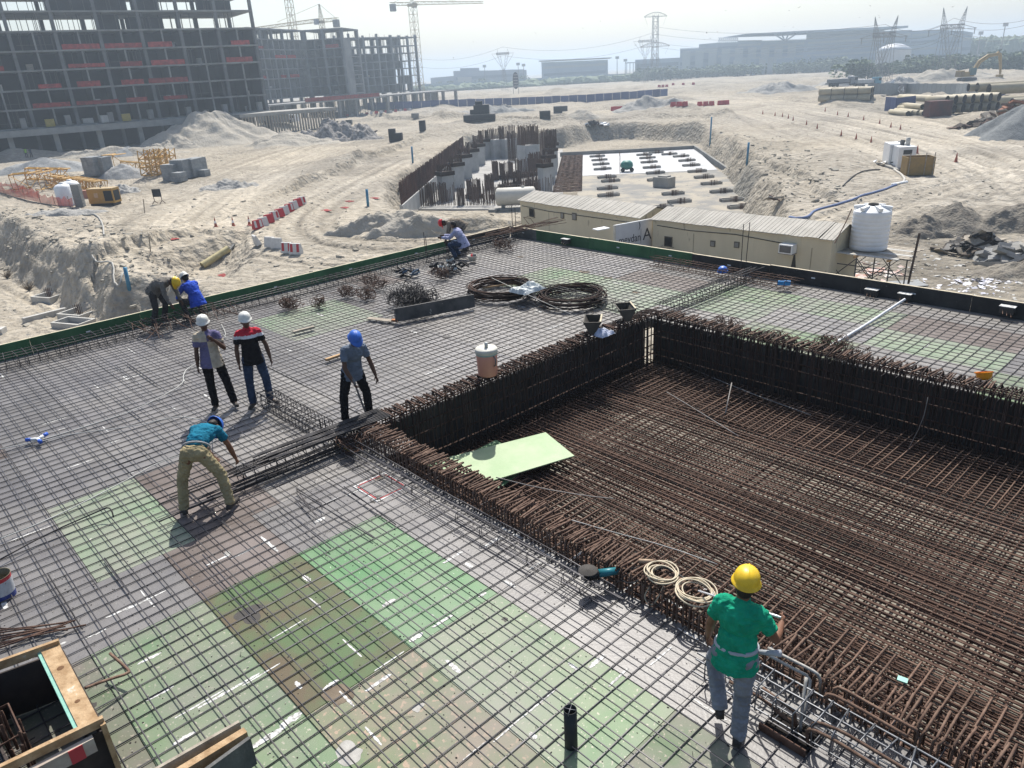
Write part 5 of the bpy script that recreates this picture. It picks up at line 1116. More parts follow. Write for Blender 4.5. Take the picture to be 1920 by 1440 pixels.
# ------------------------------------------------------------------ helpers for the site around
def atd(u, v, dep):
    """point at photograph position u, v at the given depth"""
    w = ROT @ (np.array([u - 960.0, 720.0 - v, -FPX]) / FPX * dep); return Vector((w[0], w[1], CAMH + w[2]))
def merged(fn, name, mats, label, cat, loc, rz=0, group=None, kind=None, smooth=False):
    m = MB(); fn(m); o = m.build(name, mats, smooth=smooth); o.location = loc; o.rotation_euler = (0, 0, rz); return tag(o, label, cat, group, kind)
def lattice(m, p0, p1, w, step, r, rb=None, n=4):
    p0 = Vector(p0); p1 = Vector(p1); d = p1 - p0; L = d.length; d.normalize(); ref = Vector((0, 0, 1)) if abs(d.z) < .9 else Vector((1, 0, 0)); a = d.cross(ref).normalized(); b = a.cross(d).normalized(); rb = rb or r * .6
    w0, w1 = (w if hasattr(w, '__len__') else (w, w))
    C4 = [(1, 1), (-1, 1), (-1, -1), (1, -1)]
    def q(t, k): ww = (w0 + (w1 - w0) * t) / 2; return p0 + d * L * t + a * ww * C4[k][0] + b * ww * C4[k][1]
    for k in range(4): m.tube([q(0, k), q(1, k)], r, n)
    ns = max(1, int(L / step))
    for i in range(ns):
        t0, t1 = i / ns, (i + 1) / ns
        for k in range(4):
            k2 = (k + 1) % 4
            m.tube([q(t0, k), q(t1, k2)] if i % 2 else [q(t0, k2), q(t1, k)], rb, 3, caps=False); m.tube([q(t0, k), q(t0, k2)], rb, 3, caps=False)
def textobj(body, par, loc, rot, size, mat, name='lettering', ext=.003, font_scale=(1, 1, 1)):
    c = bpy.data.curves.new(name, 'FONT'); c.body = body; c.size = size; c.extrude = ext; c.align_x = 'CENTER'; c.align_y = 'CENTER'; c.materials.append(mat)
    t_ = bpy.data.objects.new('tmp', c); C.objects.link(t_); dg = bpy.context.evaluated_depsgraph_get(); dg.update(); me = bpy.data.meshes.new_from_object(t_.evaluated_get(dg)); bpy.data.objects.remove(t_); me.name = name
    o = bpy.data.objects.new(name, me); C.objects.link(o); o.location = loc; o.rotation_euler = rot; o.scale = font_scale; o.parent = par; return o

# ------------------------------------------------------------------ heaps
def H(name, u, v, rx, ry, h, mat, label, cat='sand heap', rot=.83, **k):
    p = G(u, v); return heap(name, p[0], p[1], rx, ry, h, mat, label, cat, rot, **k)
H('sand_heap', 388, 268, 16.5, 11, 6.9, SAND, 'tallest sand heap, a pale peaked hill in front of the big unfinished building', jag=.17, seed=1, power=1.12, n=120, rings=54, peak=(1.0, 0))
H('sand_heap', 560, 270, 11, 7, 2.6, SAND, 'lower sand heap sloping down to the right of the tall peaked one', jag=.25, seed=2, n=90, rings=36, peak=(-2, 0))
H('sand_heap', 215, 290, 14, 3.2, 2.0, SAND, 'long low sand ridge below the blue and white hoarding', jag=.3, seed=3)
H('sand_heap', 340, 278, 8, 5, 2.8, SAND, 'sand spur on the left flank of the tall heap', jag=.3, seed=31)
H('gravel_heap', 95, 322, 12, 4.2, 2.3, GRAVELP, 'long grey aggregate heap above the lying yellow lattice pieces', 'gravel heap', jag=.14, seed=4)
H('gravel_heap', 243, 290, 4.5, 3, 1.7, GRAVELP, 'small rounded grey aggregate heap at the foot of the sand ridge', 'gravel heap', jag=.1, seed=5)
H('gravel_heap', 232, 328, 4.4, 2.6, 1.7, GRAVELP, 'pointed grey aggregate heap between the block stacks and the upright frames', 'gravel heap', jag=.12, seed=6)
H('sand_heap', 228, 360, 2.6, 1.9, 1.1, SANDG, 'small brown-grey heap just behind the yellow generator', jag=.3, seed=7)
H('rubble_heap', 633, 262, 9.0, 5.5, 3.9, DEBRIS, 'dark rubble heap of broken slabs right of the sand heaps', 'rubble heap', jag=.45, seed=8, n=110, rings=44)
H('sand_heap', 430, 352, 4.4, 2.4, 1.1, SANDG, 'low crusted grey heap beside the haul road', jag=.4, seed=9); H('sand_heap', 130, 400, 5, 1.6, .6, SANDG, 'crumbling low ridge along the brink below the white tanks', jag=.4, seed=91)
H('sand_heap', 702, 424, 4.0, 1.1, 1.1, SAND, 'steep short sand bank in the bend of the haul road', jag=.3, seed=10, power=.7); H('sand_heap', 775, 428, 3.8, 1.1, 1.0, SAND, 'lower sand bank right of the steep one in the bend', jag=.35, seed=11, power=.7)
H('sand_heap', 1215, 204, 11, 5, 3.0, SANDG, 'broad grey heap among the red barriers in the distance', jag=.3, seed=12); H('sand_heap', 1090, 219, 6, 3.6, 1.9, SAND, 'pale conical heap beyond the earth cut', jag=.12, seed=13)
H('sand_heap', 925, 212, 14, 4, 2.2, SANDG, 'spread grey heap in front of the blue fence', jag=.45, seed=14); H('sand_heap', 945, 203, 3, 2, 1.5, DEBRIS, 'small dark heap right of the spread grey one', jag=.4, seed=15)
H('sand_heap', 1462, 171, 14, 6, 3.0, SANDG, 'low grey mound left of the two trucks', jag=.3, seed=16); H('sand_heap', 1690, 158, 7, 4, 2.6, SANDG, 'brown-grey mound beyond the grey fence', jag=.3, seed=17)
H('sand_heap', 1770, 150, 20, 7, 4.0, SAND, 'large pale mound in front of the excavator', jag=.3, seed=18); H('sand_heap', 1590, 160, 16, 6, 3.2, SANDG, 'grey mound behind the trucks', jag=.3, seed=19)
H('gravel_heap', 1935, 252, 8.6, 7, 4.6, GRAVEL, 'smooth dark blue-grey gravel heap at the right margin', 'gravel heap', jag=.05, seed=20, n=90)
DIRT = M('heap_dirt', (.15, .135, .115), .95, scale=1.4, col2=(.24, .22, .185), bump=.8, bscale=7, spec=.1, det=8)
H('dirt_heap', 1728, 433, 2.3, 1.8, 1.2, DIRT, 'stony dark dirt heap nearest the white water tank', 'dirt heap', jag=.22, seed=21, n=90); H('dirt_heap', 1790, 425, 3.2, 2.4, 1.75, DIRT, 'middle and highest of the brown dirt heaps at the right', 'dirt heap', jag=.12, seed=22, n=100, rings=40)
H('dirt_heap', 1905, 428, 3.4, 2.6, 1.9, DIRT, 'brown dirt heap cut by the right margin behind the rubbish', 'dirt heap', jag=.16, seed=23, n=100, rings=40); H('dirt_heap', 1915, 520, 2.4, 2.6, 1.0, DIRT, 'low dirt heap at the right margin below the broken slabs', 'dirt heap', jag=.2, seed=24)
H('gravel_heap', 622, 524, 2.6, 1.2, .7, GRAVELP, 'low grey gravel heap just outside the green edge boards', 'gravel heap', jag=.2, seed=25)
# loose stones and clods over the ground
r = random.Random(12)
def scatter(name, label, n, area, smin, smax, mat, flat=.6, seed=1, seedz=0):
    r = random.Random(seed); m = MB()
    xs, ys = [], []
    for i in range(n):
        u, v = area(r); x, y, z = at(u, v, -5 + seedz); xs.append(x); ys.append(y)
    zs = height(np.array(xs), np.array(ys))
    for x, y, z in zip(xs, ys, zs):
        s = r.uniform(smin, smax) * (1 + 1.2 * r.random() ** 6); rot = Matrix.Rotation(r.random() * 6.3, 3, 'Z') @ Matrix.Rotation(r.uniform(-.5, .5), 3, 'X'); m.box((x, y, z + s * flat * .2), (s * r.uniform(.8, 1.7), s, s * flat * r.uniform(.5, 1)), rot=rot)
    o = m.build(name, mat); return tag(o, label, None, None, 'stuff')
ST = M('sandstone_clods', (.20, .185, .155), .95, scale=.5, col2=(.36, .335, .28))
scatter('loose_stones', 'loose stones and clods over the sandy ground', 1100, lambda r: (r.uniform(-60, 1980), 200 + 330 * r.random() ** .8), .06, .17, ST, seed=1)
scatter('loose_stones', 'fallen clods on the bank right of the raft', 260, lambda r: (lambda t: (1350 + t * 190 + r.uniform(-60, 70), 265 + t * 130 + r.uniform(-20, 20)))(r.random()), .06, .22, ST, seed=2, seedz=-1)
scatter('loose_stones', 'clods on the steep bank at the lower left', 420, lambda r: (lambda t: (-30 + t * 380 + r.uniform(-30, 30), 400 + t * 110 + r.uniform(-10, 60)))(r.random()), .05, .2, ST, seed=3, seedz=-1.5)
scatter('litter', 'torn white and lilac papers scattered on the ground at the right', 150, lambda r: (r.gauss(1840, 50), 527 + r.gauss(0, 10) + 0), .05, .20, M('litter_paper', (.42, .42, .50), .7, scale=3, col2=(.72, .72, .72)), .08, 4)
scatter('litter', 'white scraps and bricks behind the scaffold', 60, lambda r: (r.gauss(1625, 30), 505 + r.gauss(0, 7)), .08, .28, M('litter_mixed', (.40, .20, .14), .8, scale=2, col2=(.6, .6, .58)), .2, 5)
scatter('litter', 'pale scraps over the stony ground at the right', 420, lambda r: (r.uniform(1560, 1960), r.uniform(440, 590)), .04, .14, M('litter_pale', (.3, .29, .27), .8, scale=3, col2=(.55, .55, .52)), .2, 6)
def slabs(name, label, u, v, rx, ry, h, n, s, mats, seed, cat='debris heap'):
    p = G(u, v); r = random.Random(seed); root = thing(name, label, cat, p)
    for i in range(n):
        t = r.random() ** .6; a = r.random() * 6.3; x, y = rx * t * math.cos(a), ry * t * math.sin(a); z = h * (1 - t) * r.uniform(.6, 1.1) + .05
        k = s * r.uniform(.4, 1.4); rot = Matrix.Rotation(r.random() * 6.3, 3, 'Z') @ Matrix.Rotation(r.uniform(-.8, .8), 3, 'X') @ Matrix.Rotation(r.uniform(-.5, .5), 3, 'Y')
        m = MB(); m.box((0, 0, 0), (k * r.uniform(.8, 2.2), k * r.uniform(.4, 1), k * r.uniform(.08, .25)), rot=rot); o = m.build('piece', r.choice(mats), root); c, s_ = math.cos(.83), math.sin(.83); o.location = (x * c - y * s_, x * s_ + y * c, z)
    return root
m_dkw = M('charred_timber', (.035, .028, .024), .85, scale=4, col2=(.11, .085, .065)); m_slabg = M('broken_slab', (.22, .22, .215), .85, var=.2, orand=.2)
slabs('rubble', 'broken pale slabs sticking out of the dark rubble heap', 633, 258, 7.5, 3.6, 3.3, 120, 1.0, [m_slabg, DEBRIS, m_concd, m_ply], 3, 'rubble')
slabs('scrap_heap', 'dark scrap timber heap with orange bits at the right of the water tank', 1832, 472, 2.0, 1.3, 1.1, 110, .5, [m_dkw, m_dkw, m_ply, m_woodg, m_black], 4, 'scrap heap')
slabs('slab_heap', 'stack of broken concrete slabs at the right margin beside the scrap timber', 1905, 492, 1.7, 1.5, 1.1, 44, .9, [m_slabg, m_conc, m_slabg], 5, 'slab heap')
slabs('brick_heap', 'small reddish brick heap below the broken slabs', 1878, 492, .9, .6, .25, 50, .22, [M('brick_red', (.32, .17, .12), .9), m_slabg], 6, 'brick heap')
slabs('scrap_heap', 'brown scrap strewn before the dark gravel heap', 1850, 237, 4.5, 1.6, .9, 80, .8, [m_dkw, m_rustl, m_woodg, m_rust], 7, 'scrap heap'); slabs('scrap_heap', 'timber and rusty plates leaning on the dark gravel heap', 1905, 222, 5, 2, 2.4, 70, 1.0, [m_woodg, m_rustl, M('rust_plate', (.3, .12, .06)), m_woodg], 8, 'scrap heap')
slabs('timber_pile', 'dark boards lying on the ground behind the cabin roof', 1465, 373, 1.4, .5, .08, 12, .5, [m_ply, m_woodg, m_rust], 9, 'timber pile'); slabs('scrap_heap', 'white pipes and scraps beside the white generators', 1668, 312, 2.6, 1.6, .4, 50, .7, [m_conc, m_ply, m_white, m_woodg], 10, 'scrap heap')
slabs('scrap_heap', 'dark scrap with a white sheet on the rim of the earth cut', 1112, 236, 3.5, .9, .9, 40, .9, [m_ply, m_dkw, m_white], 11, 'scrap heap')

# ------------------------------------------------------------------ unfinished concrete frames
m_dkst = M('dark_stack', (.05, .05, .055), .9)
NET = M('red_safety_net', (.24, .028, .025), .8, scale=1.5, var=.4, orand=.2)
def frame_block(name, label, p0, p1, depth, levels, bay, top_open=2, zg=-6.0, podium=None, nets=(), mat=m_concd, wallmat=None, slabmat=None, seed=1, half=True, beamh=.0, backgaps=.12, stub=2.2, side=True, colw=.7):
    p0 = Vector((p0[0], p0[1], 0)); p1 = Vector((p1[0], p1[1], 0)); d = (p1 - p0); L = d.length; d.normalize(); nr = Vector((-d.y, d.x, 0))
    if nr.dot(p0) < 0: nr = -nr     # away from the viewer
    yaw = math.atan2(d.y, d.x); root = thing(name, label, 'unfinished building', ((p0 + p1) / 2 + nr * depth / 2).to_tuple()[:2] + (zg,), yaw); r = random.Random(seed)
    sgn = 1 if (Matrix.Rotation(yaw, 3, 'Z') @ Vector((0, 1, 0))).dot(nr) > 0 else -1
    def lb(x, y, z, sx, sy, sz, nm, mt, kind=None):     # x along the facade from the middle, y from the facade inwards, z world
        m = MB(); m.box((x, sgn * (y - depth / 2), z - zg), (sx, sy, sz)); o = m.build(nm, mt, root); return o
    wallmat = wallmat or mat; nb = max(1, round(L / bay)); bw = L / nb; z0, z1 = levels[0], levels[-1]
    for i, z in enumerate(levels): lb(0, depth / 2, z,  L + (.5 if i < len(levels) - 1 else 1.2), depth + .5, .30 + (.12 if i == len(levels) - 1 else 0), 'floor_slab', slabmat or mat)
    for i in range(nb + 1):
        x = -L / 2 + i * bw; st = stub * r.uniform(.5, 1.1) if stub else 0
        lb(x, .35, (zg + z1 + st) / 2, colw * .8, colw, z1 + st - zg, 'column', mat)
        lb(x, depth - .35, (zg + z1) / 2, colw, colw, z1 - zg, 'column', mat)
        if half and i < nb:
            xm = x + bw / 2; zt = levels[-1 - top_open]; lb(xm, depth * .22 + .1, (z0 + zt) / 2, .24, depth * .44, zt - z0, 'cross_wall', wallmat)
        zt = levels[-1 - top_open]; lb(x, depth * .24 + .7, (z0 + zt) / 2, .24, depth * .44, zt - z0, 'cross_wall', wallmat)
    if half:
        for i in range(nb): xm = -L / 2 + (i + .5) * bw; zt = levels[-1 - top_open]; lb(xm, .06, (z0 + zt) / 2, .30, .34, zt - z0, 'fin_column', slabmat or mat)
    for i in range(len(levels) - 1):
        za, zb = levels[i], levels[i + 1]
        for k in range(nb):
            xa = -L / 2 + (k + .5) * bw; opn = i >= len(levels) - 1 - top_open
            if not opn:
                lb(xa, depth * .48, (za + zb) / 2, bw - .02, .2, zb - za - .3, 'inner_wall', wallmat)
                if r.random() < .4: lb(xa + r.uniform(-.35, .35) * bw, r.uniform(.8, 4), za + .15 + .5, r.uniform(.8, 2), 1.0, r.uniform(.6, 1.4), 'stored_stack', r.choice([m_conc, m_woodg, m_concl, m_dkst]))
                if r.random() < .35:
                    m = MB()
                    for q in range(6): xx = xa + r.uniform(-.45, .45) * bw; yy = r.uniform(.4, 3); m.beam((xx, sgn * (yy - depth / 2), za - zg), (xx + r.uniform(-.15, .15), sgn * (yy - depth / 2), zb - zg - .1), .10, .10)
                    if r.random() < .5: m.beam((xa - bw * .4, sgn * (.3 - depth / 2), za + 1.1 - zg), (xa + bw * .4, sgn * (.3 - depth / 2), za + 1.1 - zg), .08, .08)
                    o = m.build('prop_group', M('site_prop', (.10, .095, .09), .8), root); o['kind'] = 'stuff'
            else:
                if r.random() < .42: w = bw * r.choice([.5, .7, 1.0]); lb(xa + r.uniform(-1, 1) * (bw - w) / 2, depth * r.choice([.3, .5, .8]), (za + zb) / 2, w, .2, zb - za - .3, 'inner_wall', wallmat)
                m = MB()
                for q in range(9): xx = xa + r.uniform(-.5, .5) * bw; yy = r.uniform(.5, depth); m.beam((xx, sgn * (yy - depth / 2), za - zg), (xx, sgn * (yy - depth / 2), zb - zg), .11, .11)
                o = m.build('prop_group', M('site_prop', (.10, .095, .09), .8), root); o['kind'] = 'stuff'
            if (i in nets) and r.random() < (.45 + .35 * mnoise.noise(Vector((k * .4, i * 1.3, seed)))): lb(xa + r.uniform(-.1, .1) * bw, -.12, za + .62, bw * r.uniform(.5, 1.02), .06, r.uniform(.7, 1.2), 'safety_net', NET)
    if stub:
        m = MB()
        for q in range(int(L * 1.6)): xx = r.uniform(-.5, .5) * L; yy = r.choice([.4, depth - .4, r.uniform(.5, depth)]); hh = r.uniform(.5, 1.6); m.beam((xx, sgn * (yy - depth / 2), z1 - zg), (xx + r.uniform(-.1, .1), sgn * (yy - depth / 2), z1 + hh - zg), .06, .06)
        o = m.build('starter_bars', M('far_bars', (.07, .06, .055), .8), root); o['kind'] = 'stuff'
    return root, lb, L, d, nr
# the big frame at the left
q1 = atd(497, 177, 170); q0 = atd(27, 207, 144); dv = (q1 - q0); q00 = q0 - dv * .42
lev = [-.45 + 3.43 * i for i in range(0, 9)]
lev = [0.15 + 3.45 * i for i in range(0, 8)]
bb, lb, LB, dB, nB = frame_block('unfinished_building', 'long dark grey concrete frame of many storeys filling the upper left', q00, q1, 17, lev, 7.8, 2, -6.0, nets=(1, 2, 3, 4), seed=3, mat=M('frame_concrete', (.125, .13, .132), .9, var=.25, scale=.25), slabmat=M('slab_edge', (.20, .205, .195), .9, var=.25, scale=.4), wallmat=M('frame_wall_shaded', (.035, .038, .042), .9, var=.3, scale=.2), colw=.75, stub=2.4)  # near-black wall colour paints the shade inside the open bays
for k in range(12):
    x = -LB / 2 + 3 + k * 7.8
    if x > LB / 2: break
    lb(x, -1.6, -3.2, .9, .9, 5.6, 'podium_column', m_conc)
lb(-2, -1.4, -.55, LB - 5, 3.4, 1.15, 'podium_beam', m_conc); lb(-2, -2.4, -4.75, LB - 4, .5, .35, 'ground_beam', m_concd); lb(-2, 4.5, -3.4, LB, .3, 4.6, 'rear_wall', M('frame_wall_shaded', (.09, .09, .09)))
lb(LB / 2 + 1, -6, -.25, 22, 10, .7, 'terrace_slab', m_conc)
for k in range(34): lb(LB / 2 - 9.5 + k * .63, -11.0, -2.6, .3, .3, 4.2, 'timber_prop', m_woodg)
# rounded partition ends on the podium and its clutter
for k in range(9): lb(-LB / 2 + 4 + k * 7.8 + 2, -.4, 1.2, 1.0, 1.3, 1.9, 'stub_wall', m_concd)
for k, x in enumerate((-30, -22.5, -9, 1.0, 5)):
    if abs(x) < LB / 2: lb(x, -.2, .95, 1.6, 1.2, 1.4, 'pallet', m_concl if k % 2 else M('pallet_yellow', (.35, .27, .06)))
for x, z0_, z1_ in ((-24.5, 10.8, 15.5), (-19.5, -1.2, 3.4)):
    o = lb(x, -.5, (z0_ + z1_) / 2, .8, .5, z1_ - z0_, 'rubbish_chute', M('chute_yellow', (.46, .27, .03), .6)); o.rotation_euler = (0, .08, 0)
lb(-28.0, -.5, 3.2, 3.0, 1, 5.2, 'hoist_panel', m_concl)
# middle and right frames
r1 = atd(486, 180, 226); r2 = atd(584, 178, 252); r3 = atd(654, 176, 250)
lv2 = [-1.0 + .0] + [1.0 + 3.05 * i for i in range(0, 8)]
zz = [zat(r2.x, r2.y, v) for v in (180, 163, 145, 128, 110, 94, 76, 58)]
f2m = M('mid_frame_concrete', (.19, .195, .195), .9, var=.2, scale=.2)
frame_block('unfinished_building', 'second concrete frame from the left, long side turned to the sand heaps', r1, r2, 15, zz, 6.2, 1, -6, nets=(2, 4, 5), seed=5, mat=f2m, stub=.0, colw=.8)
frame_block('unfinished_building', 'short end wing of the second concrete frame, with tall pale columns', r2 + Vector((.2, .2, 0)), r3, 15, zz, 5.2, 1, -6, nets=(0, 2, 5), seed=6, mat=f2m, wallmat=f2m, stub=0, colw=1.1)
s1 = atd(500, 215, 215); s2 = atd(728, 199, 248); m_p = M('podium_concrete', (.22, .22, .215), .9, var=.2)
zz2 = [-5.2, zat(s2.x, s2.y, 181)]
frame_block('podium_frame', 'low podium of columns with a red net under the second concrete frame', s1, s2, 24, [zz2[0], zz2[1]], 6.6, 1, -6, nets=(), seed=7, mat=m_p, stub=0, half=False, colw=.8)
a = s1.lerp(s2, .30); b = s1.lerp(s2, .93); o = merged(lambda m: m.beam((a.x - a.x, 0, 0), (b.x - a.x, b.y - a.y, 0), .1, 1.2), 'safety_net', NET, 'orange-red safety net running along the podium roof', 'net', (a.x, a.y, zz2[1] + .75))
t1 = atd(640, 170, 286); t2 = atd(742, 167, 300); t3 = atd(788, 165, 310)
z3 = [zat(t2.x, t2.y, v) for v in (172, 158, 143, 129, 115, 100, 86, 70)]
f3m = M('far_frame_concrete', (.19, .2, .205), .9, var=.2, scale=.2)
frame_block('unfinished_building', 'third concrete frame from the left, beside the tall tower crane', t1, t2, 15, z3, 5.8, 2, -6, seed=8, mat=f3m, stub=1.5, colw=.8); frame_block('unfinished_building', 'airy end wing of the third concrete frame touching the tower crane', t2 + Vector((.2, .2, 0)), t3, 12, z3, 4.4, 7, -6, seed=9, mat=f3m, stub=1.0, half=False, colw=.9)
u1 = atd(728, 187, 262); u2 = atd(856, 180, 290); frame_block('podium_frame', 'low grey concrete podium right of the tower crane', u1, u2, 16, [-5.2, zat(u2.x, u2.y, 169)], 8, 1, -6, seed=10, mat=m_p, stub=0, half=False, colw=1.0)
# ------------------------------------------------------------------ tower cranes
CY = M('crane_yellow_far', (.40, .33, .20), .7, var=.1)
def crane(label, base, u_top, v_top, jib, cj, apex, mw=1.8, group='tower cranes'):
    zt = zat(base.x, base.y, v_top); root = thing('tower_crane', label, 'tower crane', (base.x, base.y, -6), 0, group); t = zt + 6
    m = MB(); lattice(m, (0, 0, 0), (0, 0, t), mw, mw * 1.1, .13, .08); m.build('mast', CY, root)
    m = MB(); m.box((0, 0, t + .5), (mw * 1.2, mw * 1.2, 1.0)); m.build('slewing_ring', CY, root)
    jd = Vector((math.cos(jib[0]), math.sin(jib[0]), 0)); m = MB(); lattice(m, jd * 1.0 + Vector((0, 0, t + 1.2)), jd * jib[1] + Vector((0, 0, t + 1.2 + jib[2])), (1.3, .8), 1.6, .10, .06); m.build('jib', CY, root)
    m = MB(); lattice(m, -jd * 1.0 + Vector((0, 0, t + 1.0)), -jd * cj + Vector((0, 0, t + 1.0)), 1.2, 1.6, .10, .06); m.build('counter_jib', CY, root)
    m = MB(); m.beam(-jd * (cj - 2.2) + Vector((0, 0, t - .4)), -jd * cj + Vector((0, 0, t - .4)), 1.8, 2.8); m.build('counterweight', m_concd, root)
    m = MB(); q = jd * 1.5 + Vector((-jd.y, jd.x, 0)) * 1.5; m.box((q.x, q.y, t + .6), (1.5, 1.5, 2)); m.build('cab', M('crane_cab', (.3, .32, .33), .5), root)
    if apex:
        m = MB(); lattice(m, (0, 0, t + 1), (0, 0, t + apex), (1.4, .3), 1.5, .10, .06); m.build('tower_head', CY, root)
        m = MB(); m.tube([(0, 0, t + apex), jd * jib[1] * .62 + Vector((0, 0, t + 1.8))], .07, 4); m.tube([(0, 0, t + apex), -jd * cj * .85 + Vector((0, 0, t + 1.6))], .07, 4); m.build('tie_bars', CY, root)
    else: m = MB(); q = -jd * cj * .55; m.box((q.x, q.y, t + 2.3), (2, 2, 1.6)); m.build('winch', CY, root)
az_r = math.atan2(CR[1], CR[0])
crane('tall tower crane right of the third frame with its jib pointing right', atd(788, 168, 330), 0, 12, (az_r + .5, 34, -.0), 10, 4.5, 2.6); crane('tower crane behind the second frame with its long jib pointing left', atd(604, 50, 300), 0, 44, (az_r + math.pi - .25, 32, -1.2), 7.5, 7.0, 1.6); crane('tower crane mast rising above the second frame out of the picture', atd(550, 60, 300), 0, -28, (az_r + 2.0, 30, 0), 9, 5, 2.4)
def Gv(u, v, dz=0): p = G(u, v); return Vector((p[0], p[1], p[2] + dz))
# ------------------------------------------------------------------ cabins, banner, tank on scaffold
m_cab = M('cabin_cream', (.56, .495, .355), .75, var=.05, scale=1.1, orand=.015, stretch=(1, 1, .35), speck=(.38, .33, .24), speck_t=.66, speck_s=2.2); m_roof = M('cabin_roof_sheet', (.30, .285, .25), .75, scale=1.1, col2=(.37, .35, .31), orand=.03, bump=.1)
m_dark = M('dark_void', (.012, .011, .01), .8)
def cabin(label, a, b, ztop, zg, width, nroof, windows, gable=.42):
    A = Vector((a[0], a[1], 0)); B = Vector((b[0], b[1], 0)); d = B - A; L = d.length; d.normalize(); nr = Vector((-d.y, d.x, 0))
    if nr.dot(A) < 0: nr = -nr
    yaw = math.atan2(d.y, d.x); root = thing('site_cabin', label, 'cabin', (A.x, A.y, zg), yaw, 'cream cabins beyond the deck'); h = ztop - zg; W = width
    for i in range(int(L / 1.2) + 1):
        x0 = i * 1.2; x1 = min(x0 + 1.197, L)
        if x1 - x0 > .05: m = MB(); m.box(((x0 + x1) / 2, .03, h / 2), (x1 - x0, .06, h)); m.build('wall_panel', m_cab, root)
    m = MB(); m.box((L / 2, W - .03, h / 2), (L, .06, h)); m.build('rear_wall', m_cab, root)
    for x in (.03, L - .03):
        m = MB(); m.add([(x - .03, .062, 0), (x - .03, W - .062, 0), (x - .03, W - .062, h), (x - .03, W / 2, h + gable - .03), (x - .03, .062, h), (x + .03, .062, 0), (x + .03, W - .062, 0), (x + .03, W - .062, h), (x + .03, W / 2, h + gable - .03), (x + .03, .062, h)], [(4, 3, 2, 1, 0), (5, 6, 7, 8, 9), (0, 1, 6, 5), (1, 2, 7, 6), (2, 3, 8, 7), (3, 4, 9, 8), (4, 0, 5, 9)]); m.build('end_wall', m_cab, root)
    for i in range(nroof):
        x0 = -.1 + (L + .2) * i / nroof; x1 = -.1 + (L + .2) * (i + 1) / nroof - .012; dz = .012 * (i % 2) + RND.uniform(0, .02)
        for s in (0, 1):
            y0, y1 = (-.14, W / 2) if s == 0 else (W + .14, W / 2); z0_ = h - .03 + dz; z1_ = h + gable + dz; sk = RND.uniform(-.03, .03)
            m = MB(); m.add([(x0 + sk, y0, z0_ + RND.uniform(-.015, .015)), (x1 + sk, y0, z0_ + RND.uniform(-.015, .015)), (x1, y1, z1_), (x0, y1, z1_), (x0 + sk, y0, z0_ + .03), (x1 + sk, y0, z0_ + .03), (x1, y1, z1_ + .03), (x0, y1, z1_ + .03)], [(3, 2, 1, 0), (4, 5, 6, 7), (0, 1, 5, 4), (1, 2, 6, 5), (2, 3, 7, 6), (3, 0, 4, 7)]); m.build('roof_sheet', m_roof, root)
            for q in range(3): xx = x0 + (x1 - x0) * (q + .5) / 3; m = MB(); m.beam((xx + sk, y0, z0_ + .04), (xx, y1, z1_ + .035), .02, .012); m.build('roof_rib', m_roof, root)
    for (x, z, w, hh, br) in windows:
        m = MB(); m.box((x, -.02, z), (w + .08, .05, hh + .08)); fr = m.build('window', M('window_frame_dark', (.10, .085, .06)), root); m = MB(); m.box((x, -.03, z), (w, .05, hh)); m.build('opening', m_dark if w > .3 else M('vent_grey', (.22, .21, .19)), fr)
        if br:
            m = MB()
            for s in (-.35, .35): m.tube([(x + s, -.03, z - hh * .6), (x + s, -.42, z - hh * .6), (x + s, -.03, z - hh * .6 - .5)], .018, 4)
            m.tube([(x - .4, -.42, z - hh * .6), (x + .4, -.42, z - hh * .6)], .018, 4); m.build('bracket', m_rustl, fr)
    return root, d, nr, L, h
ZE, ZC = -2.35, -5.0
c2a, c2b = at(1224, 411, ZE), at(1561, 449, ZE); c1a, c1b = at(975, 375, ZE), at(1200, 409, ZE)
cab2, d2, n2, L2, h2 = cabin('nearer cream cabin with an air conditioner, beside the white water tank', c2a, c2b, ZE, ZC, 3.0, 15, [(1.05, 1.55, .42, .45, True), (3.75, 1.75, .2, .22, False), (5.1, 1.85, .2, .22, False)])
cab1, d1, n1, L1, h1 = cabin('farther cream cabin with a smooth grey roof, behind the left end of the edge boards', c1a, c1b, ZE, ZC, 2.6, 8, [(1.2, 1.95, .42, .45, True), (4.2, 2.1, .22, .28, False), (5.3, 2.15, .30, .34, False)])
for lab_, par_, pts_ in (('cable', cab2, [(.3, -.02, 2.35), (2.4, -.03, 2.28), (5.0, -.03, 2.36), (L2 * .78, -.03, 2.2)]), ('cable', cab1, [(.2, -.02, 2.3), (3.0, -.03, 2.22), (L1 - .3, -.03, 2.34)])):
    m = MB(); m.tube(pts_, .018, 4); m.build(lab_, m_black, par_)
for par_, x_ in ((cab2, 2.6), (cab2, L2 - .9), (cab1, 2.9)):
    m = MB(); m.box((x_, -.012, 1.1), (.035, .012, 2.1)); m.build('joint_strip', M('joint_strip', (.34, .30, .22)), par_)
x = L2 * .80; yaw = math.atan2(d2.y, d2.x); pz = 2.05
ac = thing('air_conditioner', 'white window air conditioner on the wall of the nearer cabin', 'air conditioner', Vector(cab2.location) + d2 * x + Vector((0, 0, pz - .2)), yaw)
m = MB(); m.box((0, -.22, .2), (.66, .5, .42)); m.build('casing', m_white, ac); m = MB(); m.box((0, -.475, .2), (.56, .012, .32)); m.build('grille', M('grille_grey', (.12, .115, .11), .6), ac); m = MB(); m.box((0, -.2, -.04), (.72, .5, .04)); m.build('bracket', m_woodg, ac); m = MB(); m.add([(.22, -.012, -.1), (.30, -.012, -.1), (.52, -.014, -1.75), (.0, -.014, -1.75)], [(3, 2, 1, 0)]); m.build('drip_stain', M('damp_stain', (.04, .037, .03), .8), ac)
